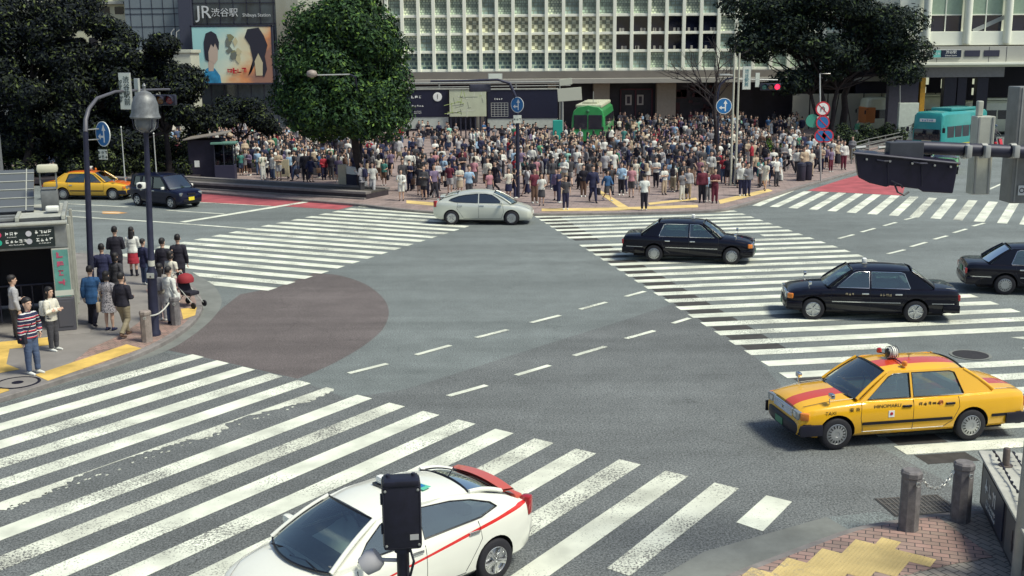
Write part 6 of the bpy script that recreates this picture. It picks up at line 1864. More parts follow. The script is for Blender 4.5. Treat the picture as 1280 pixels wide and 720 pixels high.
# dark well of the entrance: side and back walls, stair opening
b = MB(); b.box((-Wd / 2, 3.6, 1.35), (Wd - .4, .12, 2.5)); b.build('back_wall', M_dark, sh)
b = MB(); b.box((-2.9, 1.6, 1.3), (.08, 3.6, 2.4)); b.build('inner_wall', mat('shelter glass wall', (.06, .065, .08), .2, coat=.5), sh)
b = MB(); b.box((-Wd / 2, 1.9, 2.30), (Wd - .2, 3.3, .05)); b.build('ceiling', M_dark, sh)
for x in (-.12, -2.9, -5.2):
    b = MB(); b.rbox((x, .25, 1.15), (.12, .12, 2.3), .02); b.build('column', M_steel, sh)
b = MB()
for i in range(9): b.box((-2.75 + i * .28, 1.2, .62), (.03, .03, 1.0))
b.tube([(-2.8, 1.2, 1.12), (-.4, 1.2, 1.12)], .03, 8); b.build('handrail', M_darkmetal, sh)
# side glass with teal poster
b = MB(); b.rbox((-.02, 1.9, 1.5), (.06, 3.3, 2.1), .01); b.build('side_glass', glassmat('shelter glass', (.45, .55, .55), .8), sh)
for y in (.2, 1.9, 3.6):
    b = MB(); b.rbox((.03, y, 1.45), (.09, .09, 2.9), .02); b.build('side_post', M_pale, sh)
b = MB(); b.rbox((-.20, -.06, 1.62), (.44, .10, 1.35), .015, mi=0); b.box((-.20, -.115, 1.62), (.38, .008, 1.28), mi=1); b.prism([(-.42, -.12), (.05, -.12), (.05, -.10), (-.42, -.10)], 1.0, 1.15, 2); 
ps = b.build('poster_case', [M_pale, mat('poster teal', (.10, .28, .25), .5, var=.3, scale=2), mat('poster white', (.55, .58, .52), .5)], sh)
scribble(ps, 1, .20, mat('poster red', (.50, .08, .16), .5), Matrix.Translation((-.22, -.125, 1.75)) @ Matrix.Rotation(R(90), 4, 'X'), 4, seed=2)
b = MB(); b.rbox((-.20, .0, .48), (.50, .34, .92), .03); b.rbox((-.20, -.18, .5), (.36, .02, .7), .01); b.build('cabinet', mat('cabinet grey', (.10, .10, .12), .5, .3), sh)
# roof: louvres, slabs, sloping glazed panels
b = MB(); b.rbox((-Wd / 2, 1.9, 2.98), (Wd - .05, 3.4, .05), .01); b.build('roof_deck', M_darkmetal, sh)
b = MB()
for i in range(13): b.box((-.62, .48 + i * .23, 3.06), (1.15, .055, .10), M=Matrix.Rotation(R(25), 3, 'X'))
b.build('louvres', M_pale, sh)
for x in (-.06, -1.22, -3.35):
    b = MB(); b.rbox((x, 1.9, 3.08), (.10, 3.2, .14), .02); b.build('roof_beam', M_pale, sh)
b = MB()
for i in range(4): b.rbox((-2.25, .55 + i * .62, 3.06), (1.9, .10, .10), .02)
b.build('roof_slats', M_steel, sh)
b = MB(); M_ = Matrix.Rotation(R(28), 3, 'X'); b.rbox((-1.95, 2.5, 3.62), (2.2, 2.1, .06), .01, M=M_, mi=0)
for i in range(5): b.box(Vector((-1.95, 2.5, 3.62)) + M_ @ Vector((0, -.84 + i * .42, .04)), (2.2, .03, .03), M=M_, mi=1)
for i in range(3): b.box(Vector((-1.95, 2.5, 3.62)) + M_ @ Vector((-.9 + i * .9, 0, .045)), (.03, 2.1, .03), M=M_, mi=1)
b.build('glazed_panel', [mat('dusty glass', (.10, .11, .12), .15, coat=.6), M_pale], sh)
b = MB(); b.rbox((-.42, 1.9, 3.38), (.46, .30, .62), .04, mi=0); b.rbox((-.42, 1.9, 3.72), (.40, .34, .05), .02, mi=0)
for s in (-1, 1): b.box((-.42 + s * .21, 1.9, 3.98), (.04, .1, .5), mi=0)
b.rbox((-.42, 1.9, 4.28), (.56, .38, .22), .08, mi=1); b.build('roof_floodlight', [M_steel, mat('floodlight cream', (.55, .54, .42), .5)], sh, 40)
b = MB(); b.rbox((-.35, 1.2, 3.22), (.35, .3, .16), .05); b.build('roof_box', M_white, sh)
b = MB()
for i, (x, y) in enumerate(((-.6, 2.6), (-.4, 2.3), (-.15, 2.7), (-.3, 2.9))): b.lathe([(.0, 0), (.16, .08), (.19, .22), (.10, .36), (.01, .4)], 9, (x, y, 3.05))
# grey tower block at the left end of the shelter
tb = G(-30, 372, ZS)
tw = empty('lift_tower', (tb.x, tb.y, 0), R(16), 'plain grey service tower with louvre vent behind the shelter at the left edge', 'service tower')
b = MB(); zt = A(0, 150, tb.y).z; b.rbox((-.9, 0, zt / 2), (3.9, 1.6, zt), .04); b.build('wall', mat('tower grey', (.17, .18, .19), .6, .2, var=.12), tw)
b = MB()
for i in range(7): b.box((.25, -.83, zt - .42 - i * .075), (1.0, .04, .035), M=Matrix.Rotation(R(-30), 3, 'X'))
b.build('vent', M_pale, tw)
b = MB(); b.box((.2, -.81, zt - 2.2), (1.9, .02, .02)); b.build('joint', M_darkmetal, tw)

# raised planter kerbs in front of the left half of the plaza
pts = [G(120, 232), G(244.7, 240.3), G(345, 246.8), G(452, 253.3)]
M_plk = mat('planter stone', (.19, .175, .17), .8, var=.2, scale=2); M_plk2 = mat('planter dark side', (.035, .028, .035), .7, var=.3)
pk = empty('planter_wall', (0, 0, 0), 0, 'long low dark planter wall with pale coping behind the red bus lane', 'planter wall')
def ribbon(pts, h0, h1, off0, off1, nm, m):
    P = [v2(p) for p in pts]; rows = []
    for i, p in enumerate(P):
        t = (P[min(i + 1, len(P) - 1)] - P[max(i - 1, 0)]).normalized(); n_ = Vector((-t.y, t.x))
        a, c = p + n_ * off0, p + n_ * off1
        rows.append([(a.x, a.y, h0), (a.x, a.y, h1), (c.x, c.y, h1), (c.x, c.y, h0)])
    b = MB(); b.grid(rows, closed=True); b.f.append((0, 1, 2, 3)); b.m.append(0); k = len(b.v) - 4; b.f.append((k + 3, k + 2, k + 1, k)); b.m.append(0)
    return b.build(nm, m, pk)
ribbon(pts, .0, .38, .45, 2.6, 'bed', M_plk2); ribbon(pts, .385, .50, .40, .95, 'coping', M_plk); ribbon(pts, .126, .20, .25, .44, 'foot', M_plk)
ribbon(pts, .385, .46, .98, 2.6, 'soil', mat('bed soil', (.06, .055, .05), .9, var=.3)); ribbon(pts, .39, .52, 2.3, 2.75, 'rear_coping', M_plk)

# small kiosks and boards under the trees
def G_empty(nm, u, v, rz, lab, cat): return empty(nm, G(u, v, ZS), rz, lab, cat)
k_ = G_empty('kiosk', 258, 224, R(6), 'dark timber kiosk with slanting pale roof left of the round tree', 'kiosk')
b = MB(); b.rbox((0, 1, 1.2), (2.0, 2.0, 2.4), .03); b.build('wall', mat('kiosk dark', (.018, .015, .035), .7, var=.3), k_)
b = MB(); b.rbox((.1, .9, 2.62), (2.6, 2.9, .08), .02, M=Matrix.Rotation(R(-8), 3, 'Y')); b.build('roof', mat('kiosk roof', (.22, .20, .18), .6, var=.2), k_)
b = MB(); b.rbox((-.5, -.02, .95), (.3, .04, .4), .01); b.build('notice', M_whitel, k_)
k2 = G_empty('phone_booth', 283, 224, R(6), 'dark glazed phone booth with green roof edge beside the kiosk', 'phone booth')
b = MB(); b.rbox((0, 0, .45), (1.2, 1.0, .9), .02); b.build('base', mat('booth base', (.02, .02, .05), .6), k2)
b = MB()
for x in (-.56, 0, .56):
    for y in (-.46, .46): b.rbox((x, y, 1.5), (.06, .06, 1.3), .01)
b.build('frame', M_darkmetal, k2)
b = MB(); b.rbox((0, 0, 1.5), (1.1, .9, 1.2), .01); b.build('glass', glassmat('booth glass', (.3, .35, .35)), k2)
b = MB(); b.rbox((0, 0, 2.22), (1.5, 1.3, .12), .03); b.build('roof', mat('booth green', (.10, .22, .18), .5), k2)
for u, v, w_, h_, m_, lab in ((352, 224, 1.0, 1.05, (.50, .45, .32), 'plain cream notice board under the round tree'), (391, 222, .9, .8, (.35, .34, .33), 'plain grey notice board under the round tree'), (429, 238, .45, 1.45, (.52, .47, .36), 'cream square pillar at the end of the planter wall')):
    o = G_empty('board' if w_ > .5 else 'pillar', u, v, R(-3), lab, 'board' if w_ > .5 else 'pillar')
    b = MB(); b.rbox((0, 0, h_ / 2 + (.15 if w_ > .5 else 0)), (w_, .12 if w_ > .5 else w_ * .9, h_), .02); b.build('panel', mat('board%d' % u, m_, .7, var=.12), o)
    if w_ > .5:
        for s in (-1, 1):
            b = MB(); b.rbox((s * w_ * .4, .0, .1), (.05, .16, .2), .01); b.build('foot', M_darkmetal, o)
o = G_empty('sign_stand', 440, 238, R(-10), 'white topped dark stand beside the cream square pillar', 'stand')
b = MB(); b.rbox((0, 0, .45), (.7, .4, .9), .03); b.build('body', mat('stand dark', (.02, .02, .05), .6), o)
b = MB(); b.rbox((0, -.05, 1.12), (.72, .2, .42), .03, M=Matrix.Rotation(R(8), 3, 'Y')); b.build('panel', M_whitel, o)
for u, v, lab in ((1001, 226, 'dark litter bin left of the stacked sign pole'), (1009, 225, 'dark litter bin touching the stacked sign pole')):
    o = G_empty('litter_bin', u, v, 0, lab, 'litter bin'); b = MB(); b.lathe([(.24, 0), (.26, .05), (.27, .95), (.25, 1.02), (.10, 1.08)], 18); b.build('drum', mat('bin navy', (.02, .02, .04), .5), o, 45)
    b = MB(); b.lathe([(.28, .86), (.285, .87), (.285, .93), (.28, .94)], 18); b.build('band', M_darkmetal, o)

# hoarding boards with map and clock -------------------------------------------------
Yh = 101.0
def board(nm, u0, v0, u1, v1, Y, m, lab, cat='hoarding', legs=True, th=.25, zfoot=ZS):
    a, c = A(u0, v0, Y), A(u1, v1, Y); o = empty(nm, ((a.x + c.x) / 2, Y, zfoot), 0, lab, cat)
    z0, z1 = c.z - zfoot, a.z - zfoot; w_ = c.x - a.x
    b = MB(); b.rbox((0, 0, (z0 + z1) / 2), (w_, th, z1 - z0), .02); pn = b.build('panel', m, o)
    b = MB(); b.rbox((0, 0, z1 + .06), (w_ + .1, th + .12, .12), .02); b.build('top_rail', M_pale, o)
    return o, pn, w_, z0, z1
M_navyb = mat('hoarding navy', (.012, .013, .035), .4, var=.15)
o, pn, w_, z0, z1 = board('hoarding', 506, 112.5, 560.5, 146, Yh, M_navyb, 'dark navy hoarding with white clock beside the round tree')
FT = lambda x, z, d=-.14: Matrix.Translation((x, d, z)) @ Matrix.Rotation(R(90), 4, 'X')
b = MB(); cx_ = A(547, 121, Yh).x - o.location.x; cz_ = A(547, 121, Yh).z - ZS
b.lathe([(.40, 0), (.40, .06)], 26, (cx_, -.12, cz_), mi=0, M=Matrix.Rotation(R(90), 3, 'X')); b.lathe([(.34, .06), (.34, .07)], 26, (cx_, -.12, cz_), mi=1, M=Matrix.Rotation(R(90), 3, 'X')); b.box((cx_, -.20, cz_ + .10), (.05, .02, .24), mi=2); b.box((cx_, -.20, cz_ - .08), (.04, .02, .2), mi=2); b.build('clock', [M_whitel, M_whitel, M_txt], pn)
scribble(pn, 3, .3, M_whitel, FT(cx_ - 1.9, cz_), seed=2); scribble(pn, 5, .2, M_whitel, FT(cx_ - 1.8, cz_ - .8), seed=3); scribble(pn, 5, .12, M_whitel, FT(cx_ - 1.8, cz_ - 1.35), 2, seed=4)
b = MB(); b.rbox((0, .02, z0 / 2 + .45), (w_, .2, z0 - .9), .02); b.build('white_base', mat('hoarding white base', (.46, .50, .46), .6, var=.1), o)
o, pn, w_, z0, z1 = board('map_board', 561.5, 112, 608, 145.5, Yh - .4, mat('map paper', (.50, .54, .40), .6, var=.1, scale=1.5), 'large pale area map board between two dark hoardings', 'map board')
b = MB(); random.seed(4)
for i in range(26):
    x = random.uniform(-.45, .45) * w_; z = lerp(z0, z1, random.uniform(.1, .9)); q = random.random()
    b.box((x, -.128, z), (random.uniform(.2, 1.6) if q < .5 else .05, .01, .05 if q < .5 else random.uniform(.2, 1.0)), M=Matrix.Rotation(random.uniform(-.3, .3), 3, 'Y'), mi=i % 3)
b.build('map_lines', [mat('map street', (.62, .64, .56), .6), mat('map green', (.40, .50, .18), .6), mat('map mark', (.25, .28, .22), .6)], pn)
for k in range(8):
    b = MB(); b.rbox((-w_ / 2 + .1 + k * (w_ - .2) / 7, 0, z0 / 2), (.12, .15, z0), .01); b.build('leg', M_darkmetal, o)
o, pn, w_, z0, z1 = board('hoarding', 609, 112.5, 697, 147.5, Yh, M_navyb, 'long dark navy hoarding with a small white chart')
scribble(pn, 4, .18, M_whitel, FT(-w_ / 2 + 1.0, z1 - .8), seed=7)
b = MB()
for i in range(7): b.box((-w_ / 2 + 1.1, -.135, z1 - 1.15 - i * .2), (1.55, .01, .03))
for i in range(6): b.box((-w_ / 2 + .35 + i * .3, -.137, z1 - 1.75), (.03, .01, 1.2))
b.build('chart', mat('chart white', (.5, .52, .5), .5), pn)
b = MB(); b.rbox((0, .02, z0 / 2 + .45), (w_, .2, z0 - .9), .02); b.build('white_base', mat('hoarding white base', (0, 0, 0)), o)
# roof frame behind the hoardings
o = empty('pipe_canopy', A(590, 108, Yh + 1.2), 0, 'thin grey pipe canopy running above the hoardings', 'canopy')
b = MB(); b.tube([(-7, 0, .3), (9, 0, .35)], .07, 8); b.tube([(-7, .8, -.1), (9, .8, 0)], .05, 8); b.build('rails', M_greymetal, o)
b = MB()
for x in (-6.5, -3, .5, 4, 8): b.rbox((x, .4, -2.8), (.12, .12, 6.2), .02)
b.build('posts', M_greymetal, o)
# pale sign on a post left of the tram
o = empty('name_sign', G(703, 186, ZS), 0, 'blank pale slanting signboard on a grey post in front of the green tram', 'signboard')
b_ = o.location; a, c = A(697, 110, b_.y) - b_, A(727, 126, b_.y) - b_
b = MB(); b.rbox((a + c) / 2, (c.x - a.x, .15, a.z - c.z), .02, M=Matrix.Rotation(R(-4), 3, 'Y')); b.build('panel', mat('pale sign', (.50, .52, .44), .5), o)
b = MB(); b.rbox(A(707, 102.5, b_.y) - b_, (1.0, .12, .5), .02, M=Matrix.Rotation(R(-8), 3, 'Y')); b.build('small_panel', mat('pale sign', (0, 0, 0)), o)
b = MB(); b.lathe([(.10, 0), (.08, c.z)], 12); b.build('post', M_greymetal, o, 50)
o = empty('teal_stand', G(697, 188, ZS), 0, 'teal box stand left of the green tram', 'stand')
b = MB(); b.rbox((0, 0, 1.6), (.75, .5, 1.5), .04); b.build('box', mat('teal paint', (.02, .33, .27), .5), o)
b = MB(); b.rbox((0, 0, .45), (.6, .4, .9), .02); b.build('foot', M_darkmetal, o)

# green tram ------------------------------------------------------------------------
tr = empty('tram_car', (TRAM.x, TRAM.y, ZS), R(-9), 'retired bright green tram car with cream roof standing in the crowd', 'tram')
M_gr = mat('tram green', (.035, .30, .09), .35, var=.12, coat=.4); M_crm = mat('tram roof cream', (.47, .48, .36), .6, var=.15)
Wt, Lt, Ht = 2.74, 11.0, 3.35
b = MB(); rows = []
prof = [(-1.25, .45), (-1.36, .7), (-1.37, 1.6), (-1.34, 2.3), (-1.22, 2.85), (-.9, 3.15), (0, 3.3), (.9, 3.15), (1.22, 2.85), (1.34, 2.3), (1.37, 1.6), (1.36, .7), (1.25, .45)]
for y, k in ((-.28, .93), (-.10, .985), (.25, 1.0), (Lt, 1.0)):
    rows.append([(x * k, y, .45 + (z - .45) * (.96 + .04 * k)) for x, z in prof])
b.grid(rows, closed=True); n = len(prof); b.f.append(tuple(range(n))); b.m.append(0); b.f.append(tuple(3 * n + k for k in range(n))[::-1]); b.m.append(0)
me = b.mesh('body', [M_gr]); fix_normals(me); o = bpy.data.objects.new('body', me); COL.objects.link(o); o.parent = tr
b = MB(); b.rbox((0, Lt / 2 + .1, 3.22), (2.15, Lt - .4, .30), .12, mi=0); b.rbox((0, 2.4, 3.45), (1.2, 1.8, .22), .06, mi=0); b.tube([(-.5, 2, 3.6), (-.5, 2.8, 3.6)], .03, 6, mi=1); b.tube([(.3, 1.2, 3.45), (.3, 1.2, 4.4)], .03, 6, mi=1); b.build('roof', [M_crm, M_greymetal], tr, 40)
b = MB()
for x0, x1 in ((-1.14, -.05), (.05, 1.14)): b.rbox(((x0 + x1) / 2, -.30, 1.98), (x1 - x0, .05, 1.15), .03); 
loose(b, 'front_window', mat('tram window', (.03, .03, .045), .1, coat=.6), tr, None, 2)
b = MB(); b.lathe([(.13, 0), (.13, .06), (.08, .10)], 16, (0, -.27, 2.86), M=Matrix.Rotation(R(90), 3, 'X')); b.build('headlight', mat('tram lamp', (.05, .2, .1), .3), tr, 50)
for s in (-1, 1):
    b = MB()
    for i in range(7): b.rbox((s * 1.36, 1.2 + i * 1.45, 2.0), (.05, 1.1, .8), .02)
    b.build('side_windows', mat('tram window', (0, 0, 0)), tr)
b = MB(); b.box((0, Lt / 2, .3), (2.2, Lt - .6, .35)); b.build('underframe', M_well, tr)

# teal minibus on the far right road ----------------------------------------------------
def bus(name, loc, rz, L, W_, H, col, lab, front_extra=None, roofcol=None):
    r_ = empty(name, loc, rz, lab, 'bus'); m_ = mat('paint ' + name + str(round(L)), col, .3, var=.08, coat=.5)
    b = MB(); rows = []
    prof = [(-W_ / 2 * .94, .3), (-W_ / 2, .55), (-W_ / 2, 1.3), (-W_ / 2 * .97, 2.1), (-W_ / 2 * .93, H - .25), (-W_ / 2 * .8, H - .06), (0, H), (W_ / 2 * .8, H - .06), (W_ / 2 * .93, H - .25), (W_ / 2 * .97, 2.1), (W_ / 2, 1.3), (W_ / 2, .55), (W_ / 2 * .94, .3)]
    for x, k, kz in ((-L / 2, .95, .98), (-L / 2 + .15, 1, 1), (L / 2 - .5, 1, 1), (L / 2 - .12, .97, .97), (L / 2, .9, .90)):
        rows.append([(x, y * k, .3 + (z - .3) * kz) for y, z in prof])
    b.grid(rows, closed=True); n = len(prof); b.f.append(tuple(range(n))); b.m.append(0); b.f.append(tuple(4 * n + k for k in range(n))[::-1]); b.m.append(0)
    me = b.mesh('body', [m_]); fix_normals(me); me.polygons.foreach_set('use_smooth', [True] * len(me.polygons)); me.set_sharp_from_angle(angle=R(35)); o = bpy.data.objects.new('body', me); COL.objects.link(o); o.parent = r_
    Mw = mat('bus window', (.012, .013, .025), .08, coat=.8)
    b = MB(); b.rbox((L / 2 - .03, 0, 1.75), (.10, W_ * .84, 1.05), .06, M=Matrix.Rotation(R(-4), 3, 'Y')); b.build('windscreen', Mw, r_, 40)
    for s in (-1, 1):
        n_ = int(L / 1.3)
        for i in range(n_):
            b = MB(); b.rbox((L / 2 - .9 - i * (L - 1.2) / n_ - .3, s * W_ / 2 * .975, 1.8), ((L - 1.2) / n_ - .12, .05, .85), .02); b.build('side_window', Mw, r_)
        b = MB(); b.rbox((L / 2 - .02, s * W_ * .34, .75), (.08, .3, .18), .04); b.build('headlight', M_lamp, r_, 40)
        b = MB(); b.tube([(L / 2 - .1, s * W_ / 2, 2.3), (L / 2 + .25, s * (W_ / 2 + .18), 2.2)], .02, 6); b.rbox((L / 2 + .25, s * (W_ / 2 + .18), 2.0), (.1, .2, .35), .03); b.build('mirror', M_black, r_)
        for x in (L / 2 - 1.2, -L / 2 + 1.2):
            b = MB(); b.lathe([(.25, -.12), (.42, -.12), (.45, -.08), (.45, .08), (.42, .12), (.25, .12)], 24, (x, s * (W_ / 2 - .14), .45), M=Matrix.Rotation(R(90), 3, 'X')); b.lathe([(.25, -.11), (.25, .11)], 16, (x, s * (W_ / 2 - .14), .45), M=Matrix.Rotation(R(90), 3, 'X'), mi=1); b.build('wheel', [M_rubber, M_steelrim], r_, 40)
    b = MB(); b.rbox((-.3, 0, H + .08), (L * .55, W_ * .66, .22), .08); b.build('roof_unit', roofcol or m_, r_, 40)
    return r_
pbs = G(1160, 197)
tb_ = bus('teal_minibus', (pbs.x + 2.4, pbs.y + 2.4, 0), R(-138), 6.9, 2.4, 3.3, (.02, .27, .27), 'teal community minibus coming down the street beside the grey arm')
b = MB(); b.rbox((3.46, 0, 2.66), (.08, 1.2, .22), .02, mi=0); b.build('destination_display', M_whitel, tb_)
scribble(tb_, 5, .16, M_blue, Matrix.Translation((3.51, 0, 2.66)) @ Matrix.Rotation(R(90), 4, 'Z') @ Matrix.Rotation(R(90), 4, 'X'))
b = MB(); b.rbox((3.47, 0, 1.05), (.05, .75, .5), .1, mi=0); b.build('front_emblem', mat('emblem cream', (.55, .52, .35), .5), tb_)
b = MB()
for s in (-1, 1): b.rbox((.2, s * 1.21, .85), (5.2, .02, .22), .01)
b.build('side_band', mat('band yellow', (.55, .45, .06), .5), tb_)
# green roofed taxi hidden behind the signal box, red car right of the grey box
def small_far_car(u, v, rz, col, lab, nm):
    S2 = dict(SEDAN); pnt = carpaint('paint ' + nm, col, rough=.3); p = G(u, v)
    r_, fl, _ = build_car(nm, S2, pnt, (p.x, p.y, 0), rz, lab, 'car', 'cover'); sedan_details(r_, fl, pnt, False); return r_
small_far_car(1180, 214, R(-112), (.10, .34, .14), 'green car with yellow flank partly hidden behind the large dark signal', 'car')
pm = G(1243, 190)
mo = empty('motor_scooter', pm, R(-60), 'red motor scooter between the two grey boxes on the far road', 'scooter')
b = MB(); b.rbox((-.3, 0, .6), (.8, .32, .35), .1); b.rbox((.45, 0, .7), (.18, .35, .7), .07, M=Matrix.Rotation(-.3, 3, 'Y')); b.rbox((.1, 0, .28), (.6, .25, .1), .03); b.build('body', M_red, mo, 45)
b = MB(); b.rbox((-.3, 0, .83), (.7, .28, .1), .04); b.build('seat', M_black, mo, 45)
b = MB(); b.tube([(.4, -.33, 1.08), (.45, 0, 1.0), (.4, .33, 1.08)], .02, 6); b.build('handlebar', M_black, mo)
for x in (.62, -.6):
    b = MB(); b.lathe([(.1, -.05), (.22, -.05), (.25, 0), (.22, .05), (.1, .05)], 20, (x, 0, .25), M=Matrix.Rotation(R(90), 3, 'X')); b.build('wheel', M_rubber, mo, 50)
person(FAR, (pm.x - .1, pm.y, .33), R(-60), ('fwd', 'fwd', 'ease'), False, 'coat', 'charcoal', 'trousers', 'navy', 'cap', None, 'black', 1.7, 'person in charcoal jacket astride the red scooter', None)

# railings right of the sign pole
def railing(pts, lab):
    o = empty('railing', pts[0], 0, lab, 'railing'); P = [p - pts[0] for p in pts]
    for h in (.45, .75, 1.02):
        b = MB(); b.tube([p + Vector((0, 0, h)) for p in P], .035, 6); b.build('rail', M_steel, o)
    for p in P:
        b = MB(); b.lathe([(.045, 0), (.045, 1.08)], 8, p); b.build('post', M_steel, o)
railing([G(1064, 205, ZS), G(1085, 198.5, ZS), G(1106, 192.5, ZS), G(1127, 187, ZS)], 'grey three bar railing along the kerb below the big tree')
railing([G(985, 212, ZS), G(996, 206, ZS), G(1008, 200, ZS), G(1020, 195, ZS)], 'grey three bar railing left of the stacked sign pole')
railing([G(1066, 197, ZS), G(1085, 191, ZS), G(1106, 186, ZS), G(1127, 181, ZS)], 'grey three bar railing behind the kerb railing')
# ------------------------------------------------------------------ buildings
M_fac = mat('facade cream white', (.86, .88, .76), .6, var=.08, scale=.4, detail=8)
M_fac2 = mat('facade dusky', (.42, .41, .36), .7, var=.12, scale=.3)
M_deep = mat('deep interior', (.015, .014, .03), .8)
def winmat(name, c1, c2, sc, kind='lattice'):
    m = bpy.data.materials.new(name); m.use_nodes = True; nt = m.node_tree; b = nt.nodes['Principled BSDF']; N = nt.nodes.new; L = nt.links.new
    tc = N('ShaderNodeTexCoord'); mp = N('ShaderNodeMapping'); L(tc.outputs['Object'], mp.inputs[0]); mp.inputs['Rotation'].default_value = (R(90), 0, 0)
    if kind == 'lattice':
        mp.inputs['Scale'].default_value = (sc, sc, sc); t = N('ShaderNodeTexBrick'); t.inputs['Color1'].default_value = (*c1, 1); t.inputs['Color2'].default_value = (*[x * 1.5 for x in c1], 1); t.inputs['Mortar'].default_value = (*c2, 1)
        t.inputs['Scale'].default_value = 1; t.inputs['Mortar Size'].default_value = .09; t.inputs['Brick Width'].default_value = .6; t.inputs['Row Height'].default_value = .5
        L(mp.outputs[0], t.inputs['Vector']); col = t.outputs[0]
    elif kind == 'checker':
        t = N('ShaderNodeTexChecker'); t.inputs['Scale'].default_value = sc; t.inputs[1].default_value = (*c1, 1); t.inputs[2].default_value = (*c2, 1); L(mp.outputs[0], t.inputs['Vector']); col = t.outputs[0]
    n = N('ShaderNodeTexNoise'); n.inputs['Scale'].default_value = .8; n.inputs['Detail'].default_value = 6; L(tc.outputs['Object'], n.inputs['Vector'])
    r = N('ShaderNodeMapRange'); r.inputs[1].default_value = .3; r.inputs[2].default_value = .7; r.inputs[3].default_value = .75; r.inputs[4].default_value = 1.6; L(n.outputs['Fac'], r.inputs[0])
    s = N('ShaderNodeVectorMath'); s.operation = 'SCALE'; L(col, s.inputs[0]); L(r.outputs[0], s.inputs['Scale']); L(s.outputs[0], b.inputs['Base Color'])
    b.inputs['Roughness'].default_value = .3; b.inputs['Coat Weight'].default_value = .1
    return m
W_green = [winmat('window green %d' % i, c, (.20, .24, .20), s_) for i, (c, s_) in enumerate((((.26, .34, .27), 1.6), ((.33, .40, .30), 2.1), ((.20, .27, .25), 1.3), ((.42, .46, .34), 1.9)))]
W_check = [winmat('window lattice %d' % i, (.58, .58, .42), (.22, .22, .15), s_, 'checker') for i, s_ in enumerate((2.6, 3.1))]
W_low = winmat('window lower row', (.05, .08, .09), (.22, .28, .23), 1.2)
M_darkwin = mat('dark shop window', (.008, .010, .022), .08, coat=.6, var=.5, scale=.6)

YF = 112.0
fac = empty('department_store', (0, YF, 0), 0, 'cream department store with a grid of square windows behind the plaza', 'building')
def X_(u, v=60): return A(u, v, YF).x
def Z_(v): return A(700, v, YF).z
colsu = [484.5, 503.7, 523.7, 542.5, 561.5, 581, 601, 621, 641.5, 662.5, 683, 704.2, 725.5, 746.8, 767.8, 789.2, 811, 832.5, 854, 875.5, 897.5, 919.5, 941.5, 963.5, 985.5, 1007.5, 1029.5, 1051.5, 1073.5, 1095.5, 1117.5, 1139.5]
rowsv = [-49, -26.5, -3.5, 19.2, 41.8, 64.2, 87.2]
cx = [X_(u) for u in colsu]; rz = [Z_(v) for v in rowsv]
x0, x1 = cx[0] - .4, cx[-1] + .4; zt, zb = rz[0] + .6, rz[-1] - .12
# walls behind the grid
b = MB(); b.box(((x0 + x1) / 2, 9, (zb + zt) / 2), (x1 - x0, 17.2, zt - zb)); b.build('wall', M_fac2, fac)
b = MB(); b.rbox(((x0 + x1) / 2, 8.8, zt + .35), (x1 - x0 + .6, 18.5, .7), .05); b.build('roof', M_fac, fac)
b = MB()
for x in cx: b.rbox((x, .05, (zb + zt) / 2), (.34, .62, zt - zb), .03)
b.build('mullions', M_fac, fac)
b = MB()
for z in rz: b.rbox(((x0 + x1) / 2, .10, z), (x1 - x0, .46, .27), .03)
ob = b.build('bands', M_fac, fac)
extra = MB(); random.seed(5); nwin = 0
for i in range(len(cx) - 1):
    for j in range(len(rz) - 1):
        u = colsu[i]
        double = 763 < u < 893 and j == 3
        skip = 763 < u < 893 and j == 4
        xa, xb = cx[i] + .17, cx[i + 1] - .17; z1, z0 = rz[j] - .135, rz[j + 1] + .135
        if 763 < u < 893 and j in (3, 4):
            m_ = M_darkwin
        elif j in (3, 4) and 575 < u < 763: m_ = W_check[(i + j) % 2]
        elif j == 5 and u < 763: m_ = W_low
        else: m_ = random.choice(W_green)
        vis = j >= 2 and u < 915
        wb_ = MB(); w_, h_ = xb - xa, z1 - z0; cx_, cz_ = (xa + xb) / 2, (z0 + z1) / 2
        wb_.box((0, .16, 0), (w_, .06, h_), mi=0)
        if vis:
            if m_ is M_darkwin:
                # shop interior: pale lumps of people and lamps behind the glass
                for k in range(3):
                    if random.random() < .7: wb_.rbox((random.uniform(-.5, .5), .10, -h_ / 2 + .18), (.22, .05, .34), .05, mi=2)
            else:
                wb_.box((0, .10, 0), (.05, .05, h_), mi=1); wb_.box((0, .105, h_ * .08), (w_, .05, .045), mi=1)
                if j in (5, 2):
                    for k in (-.3, .3): wb_.box((k * w_, .11, h_ * .2), (.035, .03, h_ * .55), mi=1)
            o = wb_.build('window', [m_, mat('window bars', (.16, .2, .17), .5), mat('window display', (.35, .33, .30), .7)], fac, loc=(cx_, 0, cz_)); nwin += 1
        else:
            extra.box((cx_, .16, cz_), (w_, .06, h_), mi=random.randrange(3))
o = extra.build('window', W_green[:3], fac); o['kind'] = 'stuff'
